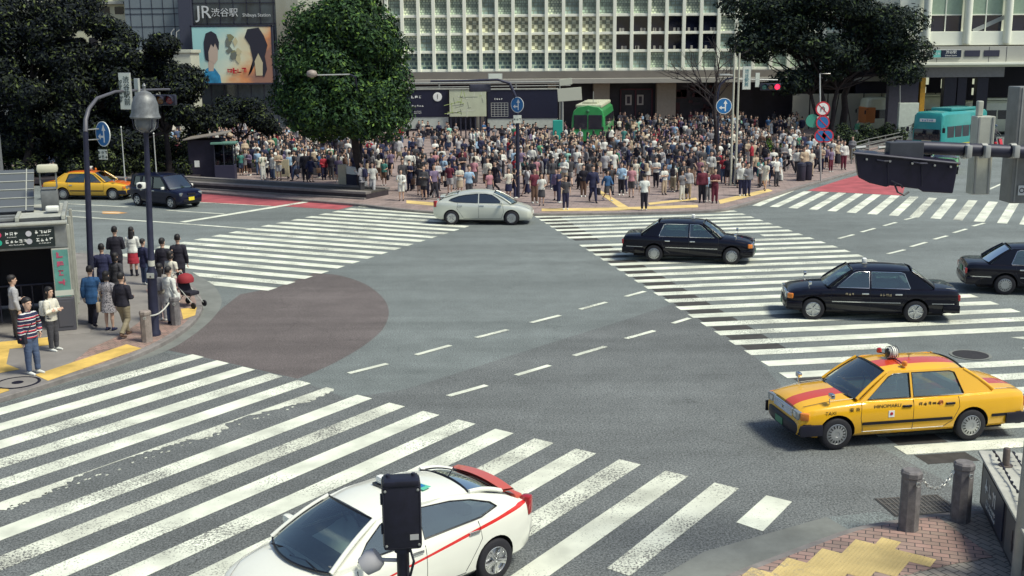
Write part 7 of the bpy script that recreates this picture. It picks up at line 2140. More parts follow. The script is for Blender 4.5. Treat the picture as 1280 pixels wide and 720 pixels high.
# brackets of the double height windows
# lower storey: deep canopy, dark shopfront
zc1, zc0 = Z_(89), Z_(104)
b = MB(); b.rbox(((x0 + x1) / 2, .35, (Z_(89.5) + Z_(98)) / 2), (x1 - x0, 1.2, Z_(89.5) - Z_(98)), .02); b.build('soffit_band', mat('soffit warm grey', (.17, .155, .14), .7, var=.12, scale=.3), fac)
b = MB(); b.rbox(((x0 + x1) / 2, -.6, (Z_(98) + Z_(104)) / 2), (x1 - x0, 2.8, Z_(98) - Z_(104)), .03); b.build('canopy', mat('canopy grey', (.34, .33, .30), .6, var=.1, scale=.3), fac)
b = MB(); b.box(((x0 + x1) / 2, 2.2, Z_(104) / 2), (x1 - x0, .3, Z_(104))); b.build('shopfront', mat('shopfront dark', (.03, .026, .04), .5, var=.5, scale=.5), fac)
for u, w in ((752, 1.6), (833, 1.9), (690, .8), (600, .8), (500, .8), (905, 1.6), (1145, 1.2)):
    b = MB(); b.rbox((X_(u, 130), .6, Z_(104) / 2), (w, 1.2, Z_(104) - .02), .03); b.build('pillar', mat('pillar beige', (.30, .27, .22), .6, var=.1), fac)
# lit entrance with posters
b = MB(); xa, xb = X_(778, 125), X_(818, 125)
b.box(((xa + xb) / 2, 1.9, Z_(113)), (xb - xa, .3, .12), mi=0)
for u in (778, 797, 818): b.box((X_(u, 125), 1.9, 2.0), (.12, .3, Z_(113)), mi=0)
b.build('entrance_frame', mat('entrance glow', (.10, .02, .04), .5), fac)
for u0, u1 in ((784, 792), (799, 807)):
    xa, xb = X_(u0, 125), X_(u1, 125); b = MB(); b.box(((xa + xb) / 2, 1.85, (Z_(120) + Z_(133)) / 2), (xb - xa, .1, Z_(120) - Z_(133)), mi=0); b.rbox(((xa + xb) / 2, 1.78, (Z_(122) + Z_(131)) / 2), ((xb - xa) * .5, .04, (Z_(122) - Z_(131))), .1, mi=1)
    b.build('entrance_poster', [mat('poster light', (.55, .52, .5), .5), mat('poster dark', (.05, .04, .06), .5)], fac)
b = MB()
for i in range(26): b.box((random.uniform(X_(848), X_(900)), 1.95, random.uniform(1.0, 4.6)), (random.uniform(.3, 1.2), .1, random.uniform(.2, .9)), mi=i % 2)
b.build('shop_display', [mat('display red brown', (.09, .03, .04), .6), mat('display brown', (.06, .04, .06), .6)], fac)
# beige wall panels right under the big tree
b = MB(); zz = Z_(119)
for i in range(9):
    xa = X_(985 + i * 22, 135); xb = X_(985 + i * 22 + 21, 135)
    b.rbox(((xa + xb) / 2, -1.6, zz / 2), (xb - xa - .05, .2, zz), .02)
pw = b.build('panel_wall', mat('panel beige', (.44, .42, .34), .6, var=.12, scale=.3), None)
tag(pw, 'beige panelled wall running below the big dark tree', 'wall'); pw.location = (0, YF, 0)

# station building on the right -----------------------------------------------------------
YS_ = 98.0
stn = empty('station_building', (0, YS_, 0), 0, 'pale station building with tall round ribs over a dark underpass', 'building')
def XS(u, v=60): return A(u, v, YS_).x
def ZSS(v): return A(1200, v, YS_).z
xl, xr = XS(1128), XS(1420)
wd = xr - xl
b = MB(); b.box(((xl + xr) / 2, 7.2, (ZSS(84) + ZSS(-45)) / 2), (wd, 12, ZSS(-45) - ZSS(84))); b.build('wall', M_fac, stn)
b = MB(); b.rbox(((xl + xr) / 2, 7, ZSS(-46) + .2), (wd + .4, 13.4, .5), .05); b.build('roof', M_fac, stn)
b = MB(); b.rbox(((xl + xr) / 2, .95, (ZSS(39) + ZSS(56.5)) / 2), (wd, .7, ZSS(39) - ZSS(56.5)), .03); b.build('sill_band', M_fac, stn)
b = MB(); b.rbox(((xl + xr) / 2, .70, (ZSS(58) + ZSS(78)) / 2), (wd, 1.0, ZSS(58) - ZSS(78)), .02); bnd = b.build('sign_band', mat('band grey cream', (.42, .42, .38), .6, var=.08, scale=.3), stn)
b = MB(); b.rbox(((xl + xr) / 2, .45, ZSS(79.5)), (wd, 1.5, .22), .03); b.build('drip_edge', M_fac, stn)
b = MB()
for u in (1143, 1173, 1238, 1260): b.box((XS(u), .195, (ZSS(58.5) + ZSS(77.5)) / 2), (.04, .015, ZSS(58.5) - ZSS(77.5)))
b.build('band_joints', M_darkmetal, stn)
ribs = [1159.5, 1210.5, 1261, 1312, 1363]
for u in ribs:
    b = MB(); zt_ = ZSS(-45); z0_ = ZSS(51); x = XS(u); b.lathe([(.30, z0_ - .25), (.34, z0_), (.34, zt_)], 16, (x, .55, 0)); b.build('rib', M_fac, stn, 50)
M_wpale = mat('window blind pale green', (.32, .42, .32), .4, var=.1); M_wdark = mat('station window dark', (.015, .02, .045), .06, coat=.8)
for i in range(len(ribs) - 1):
    xa, xb = XS(ribs[i]) + .34, XS(ribs[i + 1]) - .34
    for lo, hi in ((39, -10), (-14, -45)):
        b = MB(); zm = ZSS(18) if lo == 39 else ZSS(-30); b.box(((xa + xb) / 2, 1.14, (ZSS(lo) + zm) / 2), (xb - xa, .12, zm - ZSS(lo)), mi=1); b.box(((xa + xb) / 2, 1.13, (zm + ZSS(hi)) / 2), (xb - xa, .12, ZSS(hi) - zm), mi=0)
        b.box(((xa + xb) / 2, 1.05, (ZSS(lo) + ZSS(hi)) / 2), (.09, .1, ZSS(hi) - ZSS(lo)), mi=2); b.box(((xa + xb) / 2, 1.04, zm), (xb - xa, .1, .10), mi=2)
        if lo == 39 and i == 1: b.box(((xa + xb) / 2 + .3, 1.06, ZSS(30)), (2.9, .05, .35), mi=3, M=Matrix.Rotation(R(-24), 3, 'Y'))
        b.build('window', [M_wpale, M_wdark, M_fac, mat('escalator band', (.32, .34, .34), .4)], stn)
xa, xb = XS(1166), XS(1202.5)
b = MB(); b.rbox(((xa + xb) / 2, .14, ZSS(67)), (xb - xa, .12, ZSS(61.5) - ZSS(72.5)), .03, mi=0); b.box(((xa + xb) / 2 + .38, .075, ZSS(67)), ((xb - xa) * .70, .02, (ZSS(61.5) - ZSS(72.5)) * .8), mi=1); b.box((xa + .45, .075, ZSS(67)), (.72, .02, (ZSS(61.5) - ZSS(72.5)) * .8), mi=2)
sg = b.build('station_sign', [M_galv, mat('sign navy', (.01, .02, .05), .3), mat('sign teal', (.15, .48, .45), .4)], stn)
zc_ = ZSS(67)
for s_, x, z, sz, m_ in (('渋谷駅', (xa + xb) / 2 + .38, zc_ + .12, .32, M_whitel), ('Shibuya Station', (xa + xb) / 2 + .38, zc_ - .16, .17, M_whitel), ('G H', xa + .45, zc_, .28, M_whitel)):
    text('lettering', s_, sz, m_, sg, Matrix.Translation((x, .06, z)) @ Matrix.Rotation(R(90), 4, 'X'))
for u0, u1 in ((1207.5, 1226.5), (1231.5, 1251)):
    b = MB(); b.rbox(((XS(u0) + XS(u1)) / 2, .17, ZSS(67)), (XS(u1) - XS(u0), .06, ZSS(63) - ZSS(71)), .02); b.build('louvre_panel', mat('louvre dark', (.03, .03, .06), .5), stn)
# underpass beam, columns
b = MB(); b.rbox(((XS(1153) + XS(1268)) / 2, 1.8, (ZSS(83) + ZSS(97)) / 2), (XS(1268) - XS(1153), .5, ZSS(83) - ZSS(97)), .02); b.build('beam', mat('beam lilac grey', (.24, .235, .26), .6, var=.1), stn)
for u, w, cc in ((1156, .45, (.50, .26, .02)), (1197, 1.1, (.015, .014, .03)), (1212, .8, (.015, .014, .03)), (1238, 1.0, (.015, .014, .03)), (1132, 2.6, (.03, .03, .05))):
    b = MB(); h_ = ZSS(97 if u != 1132 else 84); b.rbox((XS(u, 120), 2.1 if u > 1160 else .9, h_ / 2), (w, .7, h_), .03); b.build('column', mat('column%d' % u, cc, .6, var=.2), stn)
b = MB(); b.box(((xl + xr) / 2, 12.6, ZSS(97) / 2 + .5), (wd, .4, ZSS(84) + .2)); b.build('rear_wall', M_deep, stn)
M_standin = mat('underpass stand-in glow', (.6, .62, .45), .5, emit=(.9, .95, .7), estr=.35)  # added glow: these panels stand in for pale bus shapes
for u0, u1, v0, v1 in ((1159, 1186, 98, 107), (1159, 1183, 110, 118), (1203, 1206.5, 100, 112), (1219, 1230, 98, 116), (1244, 1263, 100, 107), (1244, 1263, 112, 121)):
    b = MB(); b.rbox(((XS(u0) + XS(u1)) / 2, 4.2, (ZSS(v0) + ZSS(v1)) / 2), (XS(u1) - XS(u0), .2, ZSS(v0) - ZSS(v1)), .02); b.build('bus_standin_panel', M_standin, stn)
# shapes in the underpass: parked pale coach behind the columns
cb = bus('coach', (XS(1172, 110) + .4, YS_ + 8.0, 0), R(180), 8.5, 2.4, 3.4, (.55, .57, .45), 'cream coach with orange end seen between the underpass columns')
b = MB(); b.rbox((3.9, 0, 1.7), (.9, 2.43, 1.5), .1); b.build('orange_panel', mat('orange panel', (.5, .16, .04), .4), cb)
cb2 = bus('coach', (XS(1262, 110) + 2.2, YS_ + 5.5, 0), R(180), 8.5, 2.4, 3.1, (.60, .62, .58), 'white coach standing right of the underpass columns')
tk = MB(); tk.lathe([(.10, 0), (.06, 3.4)], 8); 
o = tk.build('mast', M_galv, None); o.location = G(1248, 160); tag(o, 'thin grey mast right of the underpass columns', 'mast')
wb_ = MB(); wb_.rbox((0, 0, 1.7), (1.6, .4, 3.4), .03); o = wb_.build('white_panel', mat('white panel', (.55, .60, .52), .6, var=.1), None); o.location = (A(1135, 140, 92).x, 92, 0); tag(o, 'tall white panel standing left of the yellow column', 'panel')

# left background: blue grey tower, station front with billboard, cream blocks -----------------
YB = 118.0
def XB(u, v=30, Y=YB): return A(u, v, Y).x
def ZB(v, Y=YB): return A(240, v, Y).z
def block(nm, u0, u1, vt, Y, dp, m, lab, cat='building', vb=None):
    xa, xb = XB(u0, 40, Y), XB(u1, 40, Y); zt_ = ZB(vt, Y); o = empty(nm, ((xa + xb) / 2, Y, 0), 0, lab, cat)
    b = MB(); b.box((0, dp / 2, zt_ / 2), (xb - xa, dp, zt_)); b.build('wall', m, o)
    b = MB(); b.rbox((0, dp / 2, zt_ + .15), (xb - xa + .3, dp + .3, .3), .03); b.build('roof', m, o)
    return o, xb - xa, zt_
M_bg = mat('panel blue grey', (.19, .23, .26), .45, .2, var=.08, scale=.2)
o, w_, zt_ = block('office_building', 158, 226, -40, YB, 12, M_bg, 'blue grey panelled building behind the left trees')
b = MB()
for v in (-20, 10, 17, 33, 50, 66, 84): b.box((0, -.02, ZB(v)), (w_, .04, .06))
for k in range(-2, 3): b.box((k * w_ / 5, -.02, zt_ / 2), (.05, .04, zt_))
b.build('panel_joints', M_darkmetal, o)
o, w_, zt_ = block('office_building', 20, 160, -30, YB + 4, 14, mat('cream render', (.58, .58, .42), .7, var=.1, scale=.2), 'cream building showing through the top of the left trees')
for v0, v1 in ((-12, -2), (8, 17), (27, 36), (46, 55), (66, 76)):
    for k in range(8):
        b = MB(); z0_, z1_ = ZB(v1, YB + 4), ZB(v0, YB + 4); b.box((-w_ / 2 + (k + .5) * w_ / 8, -.03, (z0_ + z1_) / 2), (w_ / 8 * .62, .1, z1_ - z0_)); b.build('window', M_darkwin, o)
b = MB(); b.rbox((0, -.4, ZB(3, YB + 4)), (w_, .8, .3), .03); b.build('ledge', M_pale, o)
o, w_, zt_ = block('station_annexe', 228, 346, -30, YB - 4, 12, mat('glass front dark', (.045, .06, .075), .12, coat=.6, var=.6, scale=.35), 'dark glass station front with grey lettering above a film billboard')
an = o
b = MB(); b.rbox((-w_ / 2 + .5, -.25, zt_ / 2), (1.3, .5, zt_), .03); b.build('corner_pillar', mat('pillar slate', (.045, .05, .08), .5), o)
b = MB()
for v in (-12, 4, 30): b.box((0, -.03, ZB(v, YB - 4)), (w_, .05, .08))
for k in range(7): b.box((-w_ / 2 + 1.2 + k * (w_ - 1.4) / 6, -.03, zt_ / 2), (.07, .05, zt_))
b.build('glazing_bars', M_darkmetal, o)
M_silv = mat('silver letters', (.62, .64, .66), .35, .2)
def TB(u, v, d=-.12): p = A(u, v, YB - 4); return Matrix.Translation((p.x - an.location.x, d, p.z)) @ Matrix.Rotation(R(90), 4, 'X')
text('lettering', 'JR', 1.75, M_silv, an, TB(255, 16), .05); text('lettering', '渋谷駅', .90, M_silv, an, TB(281, 16.5), .04); text('lettering', 'Shibuya Station', .46, M_silv, an, TB(321, 19), .03)
# billboard
xa, xb = XB(240.5, 60, YB - 5), XB(341, 60, YB - 5); z1_, z0_ = ZB(33, YB - 5), ZB(105, YB - 5)
bb = empty('billboard', ((xa + xb) / 2, YB - 5, 0), 0, 'large colourful billboard with a dark haired face in blue on the station front', 'billboard')
wB, hB, cB = xb - xa, z1_ - z0_, (z0_ + z1_) / 2
mb_ = bpy.data.materials.new('billboard print'); mb_.use_nodes = True; nt = mb_.node_tree; bs = nt.nodes['Principled BSDF']; tc = nt.nodes.new('ShaderNodeTexCoord'); sx = nt.nodes.new('ShaderNodeSeparateXYZ'); nt.links.new(tc.outputs['Generated'], sx.inputs[0])
nz = nt.nodes.new('ShaderNodeTexNoise'); nz.inputs['Scale'].default_value = 3.5; nz.inputs['Detail'].default_value = 6; nt.links.new(tc.outputs['Generated'], nz.inputs['Vector'])
ma = nt.nodes.new('ShaderNodeMath'); ma.operation = 'MULTIPLY_ADD'; nt.links.new(nz.outputs['Fac'], ma.inputs[0]); ma.inputs[1].default_value = .55; nt.links.new(sx.outputs[0], ma.inputs[2])
mz = nt.nodes.new('ShaderNodeMath'); mz.operation = 'MULTIPLY_ADD'; nt.links.new(sx.outputs[2], mz.inputs[0]); mz.inputs[1].default_value = -.45; nt.links.new(ma.outputs[0], mz.inputs[2])
cr = nt.nodes.new('ShaderNodeValToRGB'); e = cr.color_ramp.elements; e[0].color = (.34, .62, .62, 1); e[0].position = .15; e[1].color = (.62, .70, .58, 1); e[1].position = .50
for pos, c in ((.70, (.66, .58, .38)), (.88, (.66, .28, .12)), (.99, (.30, .16, .12))):
    q = e.new(pos); q.color = (*c, 1)
nt.links.new(mz.outputs[0], cr.inputs[0]); nt.links.new(cr.outputs[0], bs.inputs['Base Color']); bs.inputs['Roughness'].default_value = .4
b = MB(); b.rbox((0, 0, cB), (wB, .25, hB), .02); pn = b.build('print', mb_, bb)
b = MB()
for x_ in (-wB / 2, wB / 2): b.rbox((x_, .02, cB), (.16, .36, hB + .2), .02)
for z_ in (z0_, z1_): b.rbox((0, .02, z_), (wB + .2, .36, .16), .02)
b.build('frame', M_darkmetal, bb)
def flat(nm, poly, m_, d=.0): 
    b = MB(); b.prism([(p[0] * wB / 100, p[1] * hB / 72) for p in poly], 0, .012, 0, Matrix.Rotation(R(90), 3, 'X'), (-wB / 2, -.13 - d, cB - hB / 2)); return b.build(nm, m_, pn)
M_h = mat('print hair', (.02, .02, .035), .5); M_f = mat('print face', (.50, .40, .33), .5); M_bl = mat('print blue', (.03, .22, .42), .5, var=.5, scale=1.2)
oval = lambda cx_, cy_, rx, ry, a0=0, a1=360, n=22: [(cx_ + rx * math.cos(R(a0 + (a1 - a0) * k / n)), cy_ + ry * math.sin(R(a0 + (a1 - a0) * k / n))) for k in range(n if a1 - a0 == 360 else n + 1)]
flat('figure_shoulders', [(12, 0), (34, 0), (33, 10), (27, 19), (22, 22), (16, 19), (13, 14)], M_bl)
flat('figure_neck', [(19, 16), (25, 16), (27, 30), (19, 32)], M_f, .006)
flat('figure_face', [(20, 30), (27, 25), (31, 30), (32, 40), (31, 52), (22, 55), (18, 42)], M_f, .014)
flat('figure_hair', [(16, 30), (20, 28), (20, 40), (24, 50), (27, 46), (29, 51), (33, 42), (34, 52), (31, 62), (25, 66), (18, 63), (15, 52), (15, 38)], M_h, .03)
random.seed(9)
for i in range(9):
    cx_, cy_ = random.uniform(45, 60), random.uniform(28, 60); flat('print_motif', [(cx_ + random.uniform(2, 6) * math.cos(R(a + random.uniform(-20, 20))), cy_ + random.uniform(2, 8) * math.sin(R(a))) for a in range(0, 360, 60)], mat('print ochre%d' % (i % 3), [(.22, .22, .12), (.52, .48, .30), (.14, .16, .14)][i % 3], .5), .02 + i * .004)
flat('figure_dark', [(68, 10), (72, 14), (75, 30), (72, 48), (66, 58), (70, 68), (84, 70), (90, 60), (94, 48), (90, 34), (92, 18), (88, 8), (82, 12), (80, 30), (76, 22)], M_h, .02)
flat('figure_pale', [(78, 10), (86, 10), (87, 26), (82, 38), (77, 28)], mat('print pale', (.50, .45, .30), .5), .035)
scribble(pn, 4, .62, mat('print red', (.50, .01, .03), .5), Matrix.Translation((.35, -.20, cB - hB * .27)) @ Matrix.Rotation(R(90), 4, 'X'), gap=.75, seed=5, name='print_title')
# base panel below the billboard and the cream low block beside it
o, w_, zt_ = block('low_block', 172, 236, 66, YB - 12, 3.0, mat('cream block', (.46, .48, .40), .6, var=.12, scale=.3), 'cream low building with a roof rail left of the billboard')
b = MB(); b.box((w_ * .16, -.05, zt_ - 3.4), (w_ * .34, .2, 3.6)); b.build('dark_opening', M_deep, o)
b = MB(); b.rbox((-w_ * .05, .6, zt_ + .6), (w_ * .55, 1.0, .9), .05); b.build('roof_unit', M_pale, o)
b = MB(); b.tube([(w_ * .1, .3, zt_), (w_ * .14, .3, zt_ + 1.9), (w_ * .2, .3, zt_ + 2.2)], .05, 6); b.tube([(w_ * .2, .3, zt_), (w_ * .24, .3, zt_ + 1.9), (w_ * .3, .3, zt_ + 2.1)], .05, 6); b.build('ladder_hoop', M_galv, o)
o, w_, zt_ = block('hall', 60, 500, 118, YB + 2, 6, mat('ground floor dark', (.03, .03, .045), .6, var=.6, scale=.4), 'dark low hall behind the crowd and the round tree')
b = MB(); random.seed(12)
for k in range(26): b.box((-w_ / 2 + 1 + k * w_ / 26, -.05, random.uniform(1.5, 4.5)), (random.uniform(.4, 1.4), .1, random.uniform(.4, 1.6)), mi=k % 3)
b.build('painted_shop_lights', [mat('shop pale', (.35, .36, .34), .5), mat('shop brown', (.14, .08, .06), .5), mat('shop blue', (.06, .12, .2), .5)], o)  # shop lights suggested by box colour alone, none of them glows
o, w_, zt_ = block('side_block', 484, 503, -40, YB - 2, 10, mat('brown render', (.20, .16, .15), .7, var=.1), 'narrow brown building between the round tree and the window grid')
b = MB()
for k in range(9): b.box((0, -.03, 3 + k * 1.7), (w_ * .6, .08, 1.0))
b.build('windows', M_darkwin, o)
# distant blocks closing the side streets
for i, (u0, u1, vt, Y, c, lab) in enumerate(((-260, 22, -60, 118, (.20, .22, .22), 'grey office block at the far left behind the trees'), (1400, 1700, -60, 110, (.30, .30, .28), 'grey block right of the station building'), )):
    o, w_, zt_ = block('office_building', u0, u1, vt, Y, 14, mat('block%d' % i, c, .6, var=.1, scale=.2), lab)
    for r_ in range(5):
        for k in range(9):
            b = MB(); b.box((-w_ / 2 + (k + .5) * w_ / 9, -.04, 3.2 + r_ * 3.2), (w_ / 9 * .6, .1, 1.6)); b.build('window', M_darkwin, o)
# ------------------------------------------------------------------ trees
def leafmat(name, c, var=.45):
    m = bpy.data.materials.new(name); m.use_nodes = True; nt = m.node_tree; b = nt.nodes['Principled BSDF']; N = nt.nodes.new; L = nt.links.new
    tc = N('ShaderNodeTexCoord'); n = N('ShaderNodeTexNoise'); n.inputs['Scale'].default_value = 1.1; n.inputs['Detail'].default_value = 5; L(tc.outputs['Object'], n.inputs['Vector'])
    r = N('ShaderNodeMapRange'); r.inputs[1].default_value = .3; r.inputs[2].default_value = .7; r.inputs[3].default_value = 1 - var; r.inputs[4].default_value = 1 + var; L(n.outputs['Fac'], r.inputs[0])
    s = N('ShaderNodeVectorMath'); s.operation = 'SCALE'; s.inputs[0].default_value = c; L(r.outputs[0], s.inputs['Scale']); L(s.outputs[0], b.inputs['Base Color'])
    b.inputs['Roughness'].default_value = .7; b.inputs['Specular IOR Level'].default_value = .15
    return m
M_bark = mat('bark', (.035, .028, .03), .9, var=.4, scale=6, bump=.8, bscale=20)
def crown_mesh(rng, clumps, n_leaf, size, fill=.75, flat=.0):
    """leaf-sized faces scattered over and inside clumps: (centre, radius xyz)"""
    vs, fs = [], []
    tot = sum(c[1][0] * c[1][1] + c[1][0] * c[1][2] for c in clumps)
    for c, rad in clumps:
        n = int(n_leaf * (rad[0] * rad[1] + rad[0] * rad[2]) / tot)
        for _ in range(n):
            d = Vector((rng.gauss(0, 1), rng.gauss(0, 1), rng.gauss(0, 1))).normalized()
            k = rng.uniform(fill, 1.06) if rng.random() < .8 else rng.uniform(.2, fill)
            k *= 1 + .10 * math.sin(d.x * 9 + c[0] * 3) * math.sin(d.z * 8 + c[2]) + rng.gauss(0, .04)
            p = Vector(c) + Vector((d.x * rad[0], d.y * rad[1], d.z * rad[2])) * k
            nrm = (d + Vector((rng.gauss(0, .5), rng.gauss(0, .5), rng.gauss(.35, .5)))).normalized()
            a = nrm.orthogonal().normalized(); a = Matrix.Rotation(rng.uniform(0, 6.28), 3, nrm) @ a; b_ = nrm.cross(a)
            s = size * rng.uniform(.6, 1.4); o = len(vs)
            vs += [p - a * s, p + b_ * s * .45 + nrm * s * .1, p + a * s, p - b_ * s * .45 + nrm * s * .1]
            fs.append((o, o + 1, o + 2, o + 3))
    return vs, fs
def limb_path(rng, a, c, n=5, wob=.12):
    P = []
    L_ = (c - a).length
    for i in range(n + 1):
        t = i / n; p = a.lerp(c, t)
        if 0 < i < n: p += Vector((rng.gauss(0, wob), rng.gauss(0, wob), rng.gauss(0, wob * .5))) * L_ * .3
        P.append(p)
    return P
def tree(name, loc, label, trunks, clumps, mats_, n_leaf, size, seed, tr=.2, group=None, core=True, props=None, cat='tree'):
    rng = random.Random(seed)
    o = empty(name, loc, 0, label, cat, group)
    b = MB()
    for (base, top, r0) in trunks:
        P = limb_path(rng, Vector(base), Vector(top), 6, .05); b.tube(P, [lerp(r0 * 1.25 if i == 0 else r0, r0 * .55, i / 6) for i in range(7)], 10)
        for c, rad in clumps:
            if (Vector(c) - Vector(top)).length < max(3.5, rad[0] * 3) and rng.random() < .8: b.tube(limb_path(rng, P[4], Vector(c), 5, .14), [r0 * .45, r0 * .38, r0 * .3, r0 * .2, r0 * .13, r0 * .06], 7)
    b.build('trunk', M_bark, o, 60)
    vs, fs = crown_mesh(rng, clumps, n_leaf, size)
    cb = MB(); cb.v = [tuple(v) for v in vs]; cb.f = fs
    # colour changes clump by clump as foliage of different age does
    k = len(fs); cb.m = [rng.choices(range(len(mats_)), [5, 3, 1][:len(mats_)])[0] for _ in range(k)]
    cr_ = cb.build('crown', mats_, o)
    if props:
        b = MB()
        for a, c in props: b.tube([a, c], .05, 6)
        b.build('support_poles', M_bark, o)
    return o
def clump_cloud(rng, cx_, cy_, cz_, RX, RY, RZ, n, r0, r1):
    out = []
    for _ in range(n):
        d = Vector((rng.gauss(0, 1), rng.gauss(0, 1), rng.gauss(0, 1))).normalized(); k = rng.uniform(.45, 1.0)
        r = rng.uniform(r0, r1)
        out.append(((cx_ + d.x * (RX - r * .8) * k, cy_ + d.y * (RY - r * .8) * k, cz_ + d.z * (RZ - r * .8) * k), (r, r, r * .8)))
    return out
# the round tree in the middle
L_green = [leafmat('leaf green', (.034, .074, .026)), leafmat('leaf deep green', (.015, .034, .022)), leafmat('leaf bright green', (.11, .19, .04))]
L_dark = [leafmat('leaf dark', (.012, .021, .022)), leafmat('leaf dark olive', (.022, .034, .022)), leafmat('leaf mid', (.06, .09, .035))]
L_left = [leafmat('leaf blackish', (.008, .012, .017)), leafmat('leaf blackish olive', (.018, .025, .018)), leafmat('leaf pale olive', (.075, .10, .035))]  # near-black and paler leaf tones, dealt out at random
p = G(452, 240, ZS); rng = random.Random(2)
s_ = p.y / 1384.0
def at(u, v, dy=0): q = A(u, v, p.y + dy); return q - p
c0 = at(430, 85, -.5)
cl = []
for (v, ul, ur) in ((14, 392, 480), (34, 362, 502), (58, 348, 514), (84, 341, 519), (110, 338, 522), (134, 339, 521), (152, 350, 514)):
    za = at(430, v).z; xa, xb = at(ul, v).x, at(ur, v).x; cxm, hw = (xa + xb) / 2, (xb - xa) / 2
    for k in range(11):
        if rng.random() < .12: continue
        a_ = 2 * math.pi * k / 11 + v; r = rng.uniform(.65, 1.35); q = hw - r * rng.uniform(.65, 1.05)
        cl.append(((cxm + q * math.cos(a_) * rng.uniform(.85, 1.03), q * math.sin(a_) * .92, za + rng.uniform(-.4, .4)), (r, r, r * .82)))
    cl.append(((cxm, 0, za), (hw * .68, hw * .64, .9)))
tree('round_tree', p, 'large round green tree standing in the plaza crowd', [((0, 0, 0), (c0.x * .5, 0, c0.z - 1.0), .26)], cl, L_green, 80000, .115, 1)
# tall dark tree on the right, several stems
p = G(1045, 176, ZS); s_ = p.y / 1384.0; rng = random.Random(6)
cl = []
for (u, v, ru, rv) in ((1040, 40, 95, 55), (985, 25, 55, 38), (1100, 40, 48, 48), (1040, -20, 80, 40), (950, 20, 32, 26), (1130, 55, 24, 26), (975, 68, 40, 22), (1072, 86, 52, 22), (1008, 90, 38, 20), (1122, 84, 20, 14), (945, 55, 20, 14), (1110, 5, 44, 30)):
    q = at(u, v)
    for _ in range(max(3, int(ru * rv / 310))):
        d = Vector((rng.uniform(-1, 1), rng.uniform(-1, 1), rng.uniform(-1, 1))) * .72
        r = rng.uniform(.9, 2.0); cl.append(((q.x + d.x * ru * s_, d.y * 3.5, q.z + d.z * rv * s_), (r * 1.15, r, r * .7)))
tk = [((at(1033, 176).x, 0, 0), (at(1022, 75).x, 0, at(1022, 75).z), .26), ((at(1038, 176).x, .3, 0), (at(1052, 80).x, 0, at(1052, 80).z), .22), ((at(1029, 176).x, -.3, 0), (at(1005, 90).x, 0, at(1005, 90).z), .18), ((at(1064, 160).x, 3, 0), (at(1066, 60).x, 0, at(1066, 60).z), .34)]
pr = [(Vector((at(1052, 165).x, 3, 0)), Vector((at(1062, 118).x, 3, at(1062, 118).z))), (Vector((at(1080, 165).x, 3, 0)), Vector((at(1069, 112).x, 3, at(1069, 112).z)))]
tree('spreading_tree', p, 'wide dark tree with several stems left of the station building', tk, cl, L_dark, 62000, .155, 5, props=pr)
# bare tree
p = G(896, 214, ZS); rng = random.Random(8); o = empty('bare_tree', p, 0, 'thin nearly leafless tree before the dark shopfront', 'tree'); b = MB()
top = at(893, 120)
b.tube(limb_path(rng, Vector((0, 0, 0)), top, 5, .04), [.2, .17, .15, .13, .11, .09], 8)
def twig(a, d, L_, r, dep):
    c = a + d * L_; P = limb_path(rng, a, c, 3, .10); b.tube(P, [r, r * .85, r * .7, r * .5], 5, cap=False)
    if dep: 
        for _ in range(3 if dep > 1 else 3):
            nd = (d + Vector((rng.gauss(0, .55), rng.gauss(0, .45), rng.gauss(.1, .35)))).normalized(); twig(P[rng.choice((2, 3))], nd, L_ * rng.uniform(.55, .8), r * .55, dep - 1)
for _ in range(6):
    twig(top * rng.uniform(.72, 1.0), Vector((rng.gauss(0, .65), rng.gauss(0, .4), 1)).normalized(), rng.uniform(1.4, 2.2), .07, 3)
b.build('trunk', M_bark, o, 60)
# mass of dark trees on the left: one by one
def lefttree(i, u, vb, ub, specs, label, n, size=.125):
    global p
    p = G(u, vb, ZS); s_ = p.y / 1384.0; rng = random.Random(30 + i); cl = []
    for (uu, v, ru, rv) in specs:
        q = at(uu, v)
        for _ in range(max(3, int(ru * rv / 170))):
            d = Vector((rng.uniform(-1, 1), rng.uniform(-1, 1), rng.uniform(-1, 1))) * .74
            r = rng.uniform(.6, 1.25); cl.append(((q.x + d.x * ru * s_, d.y * 2.2, q.z + d.z * rv * s_), (r * 1.1, r, r * .75)))
    t = at(specs[0][0], specs[0][1] + 20)
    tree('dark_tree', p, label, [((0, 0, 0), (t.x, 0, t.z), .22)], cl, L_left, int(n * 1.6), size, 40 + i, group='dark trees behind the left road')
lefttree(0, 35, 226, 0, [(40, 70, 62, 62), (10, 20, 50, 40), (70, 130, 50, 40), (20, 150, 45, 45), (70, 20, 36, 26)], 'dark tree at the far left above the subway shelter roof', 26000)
lefttree(1, 128, 222, 0, [(115, 68, 44, 42), (90, 20, 30, 26), (135, 40, 16, 14), (130, 110, 52, 40), (100, 140, 40, 40), (165, 60, 26, 22)], 'dark tree behind the station name sign', 26000)
lefttree(2, 212, 220, 0, [(205, 120, 42, 34), (225, 105, 26, 24), (190, 80, 26, 20), (175, 150, 40, 34), (235, 140, 24, 28), (205, 60, 14, 8)], 'dark tree with sunlit right edge beside the billboard', 22000)
lefttree(3, 75, 214, 0, [(75, 165, 60, 34), (130, 170, 46, 26), (30, 175, 40, 26), (165, 175, 30, 20)], 'low dark tree filling the gap above the yellow taxi at the back', 16000)
lefttree(4, 300, 196, 0, [(300, 150, 34, 24), (270, 142, 22, 14), (330, 158, 18, 20)], 'small dark tree below the billboard', 9000)
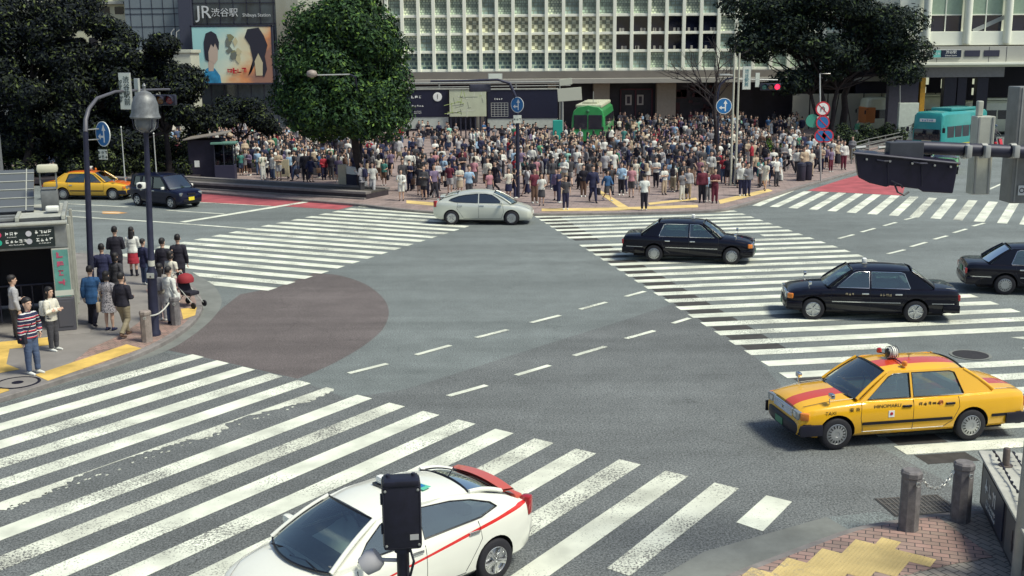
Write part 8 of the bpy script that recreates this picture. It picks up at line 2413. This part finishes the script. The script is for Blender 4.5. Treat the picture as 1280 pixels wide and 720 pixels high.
# shrubs and hedges
def shrub(u, v, w, h, d, m_, label, n, size=.10, stuff=False):
    q = G(u, v, ZS); rng = random.Random(int(u)); o = empty('hedge', q, 0, label, 'hedge')
    cl = [((rng.uniform(-w / 2, w / 2), rng.uniform(-d / 2, d / 2), rng.uniform(h * .3, h * .75)), (min(.6, h * .5), .5, h * .38)) for _ in range(int(6 + w * 1.5))]
    vs, fs = crown_mesh(rng, cl, n, size); b = MB(); b.v = [tuple(x) for x in vs]; b.f = fs; b.m = [rng.randrange(len(m_)) for _ in fs]; b.build('foliage', m_, o)
    b = MB(); b.rbox((0, 0, .15), (w + .4, d + .4, .3), .03); b.build('bed', M_plk2, o)
shrub(1095, 180, 8.5, 1.6, 2.5, L_dark, 'dark hedge below the beige panels and big tree', 9000)
shrub(1040, 186, 4.5, 1.3, 2.0, L_dark, 'dark shrubs around the stems of the big tree', 5000)
shrub(952, 194, 2.2, 1.1, 1.4, L_green, 'bright green shrub in the crowd by the twin poles', 2500)
shrub(300, 214, 6.5, 1.2, 1.6, L_left, 'dark shrubs right of the kiosk', 4000)

shrub(70, 226, 11, 1.9, 3, L_left, 'long dark hedge added for shade behind the yellow taxi at the back', 9000)  # this hedge and the next three are added to darken under the trees
shrub(165, 222, 9, 1.8, 3, L_left, 'long dark hedge added for shade behind the dark blue car', 8000)
shrub(215, 215, 6, 2.2, 3, L_left, 'tall dark hedge added for shade left of the kiosk', 6000)
shrub(120, 200, 16, 2.6, 3, L_left, 'deep dark hedge added for shade far back under the left trees', 9000, .16)
# ------------------------------------------------------------------ light
SUN_EL, SUN_AZ = R(57), R(116)      # azimuth from +y towards +x
W = bpy.data.worlds.new('World'); SC.world = W; W.use_nodes = True
nt = W.node_tree; bg = nt.nodes['Background']
sky = nt.nodes.new('ShaderNodeTexSky'); sky.sky_type = 'NISHITA'; sky.sun_disc = False
sky.sun_elevation = SUN_EL; sky.sun_rotation = SUN_AZ; sky.dust_density = 2.0; sky.air_density = 1.2; sky.ozone_density = 1.0
nt.links.new(sky.outputs[0], bg.inputs[0]); bg.inputs[1].default_value = 0.085
sd = bpy.data.lights.new('sun', 'SUN'); sd.energy = 3.0; sd.angle = R(15); sd.color = (1.0, 0.975, 0.80)
so = bpy.data.objects.new('sun', sd); COL.objects.link(so)
dirv = Vector((math.sin(SUN_AZ) * math.cos(SUN_EL), math.cos(SUN_AZ) * math.cos(SUN_EL), math.sin(SUN_EL)))
so.rotation_euler = dirv.to_track_quat('Z', 'Y').to_euler()
so.location = dirv * 60
SC.view_settings.view_transform = 'Standard'; SC.view_settings.look = 'None'; SC.view_settings.gamma = 1.0
SC.view_settings.exposure = 0.45
SC.view_settings.use_curve_mapping = False
SC.render.engine = 'CYCLES'
SC.cycles.max_bounces = 6; SC.cycles.diffuse_bounces = 3; SC.cycles.glossy_bounces = 3; SC.cycles.transparent_max_bounces = 8
SC.cycles.caustics_reflective = False; SC.cycles.caustics_refractive = False
SC.cycles.use_denoising = True

bpy.data.batch_remove(JUNK)
bpy.data.scenes.remove(TMP)
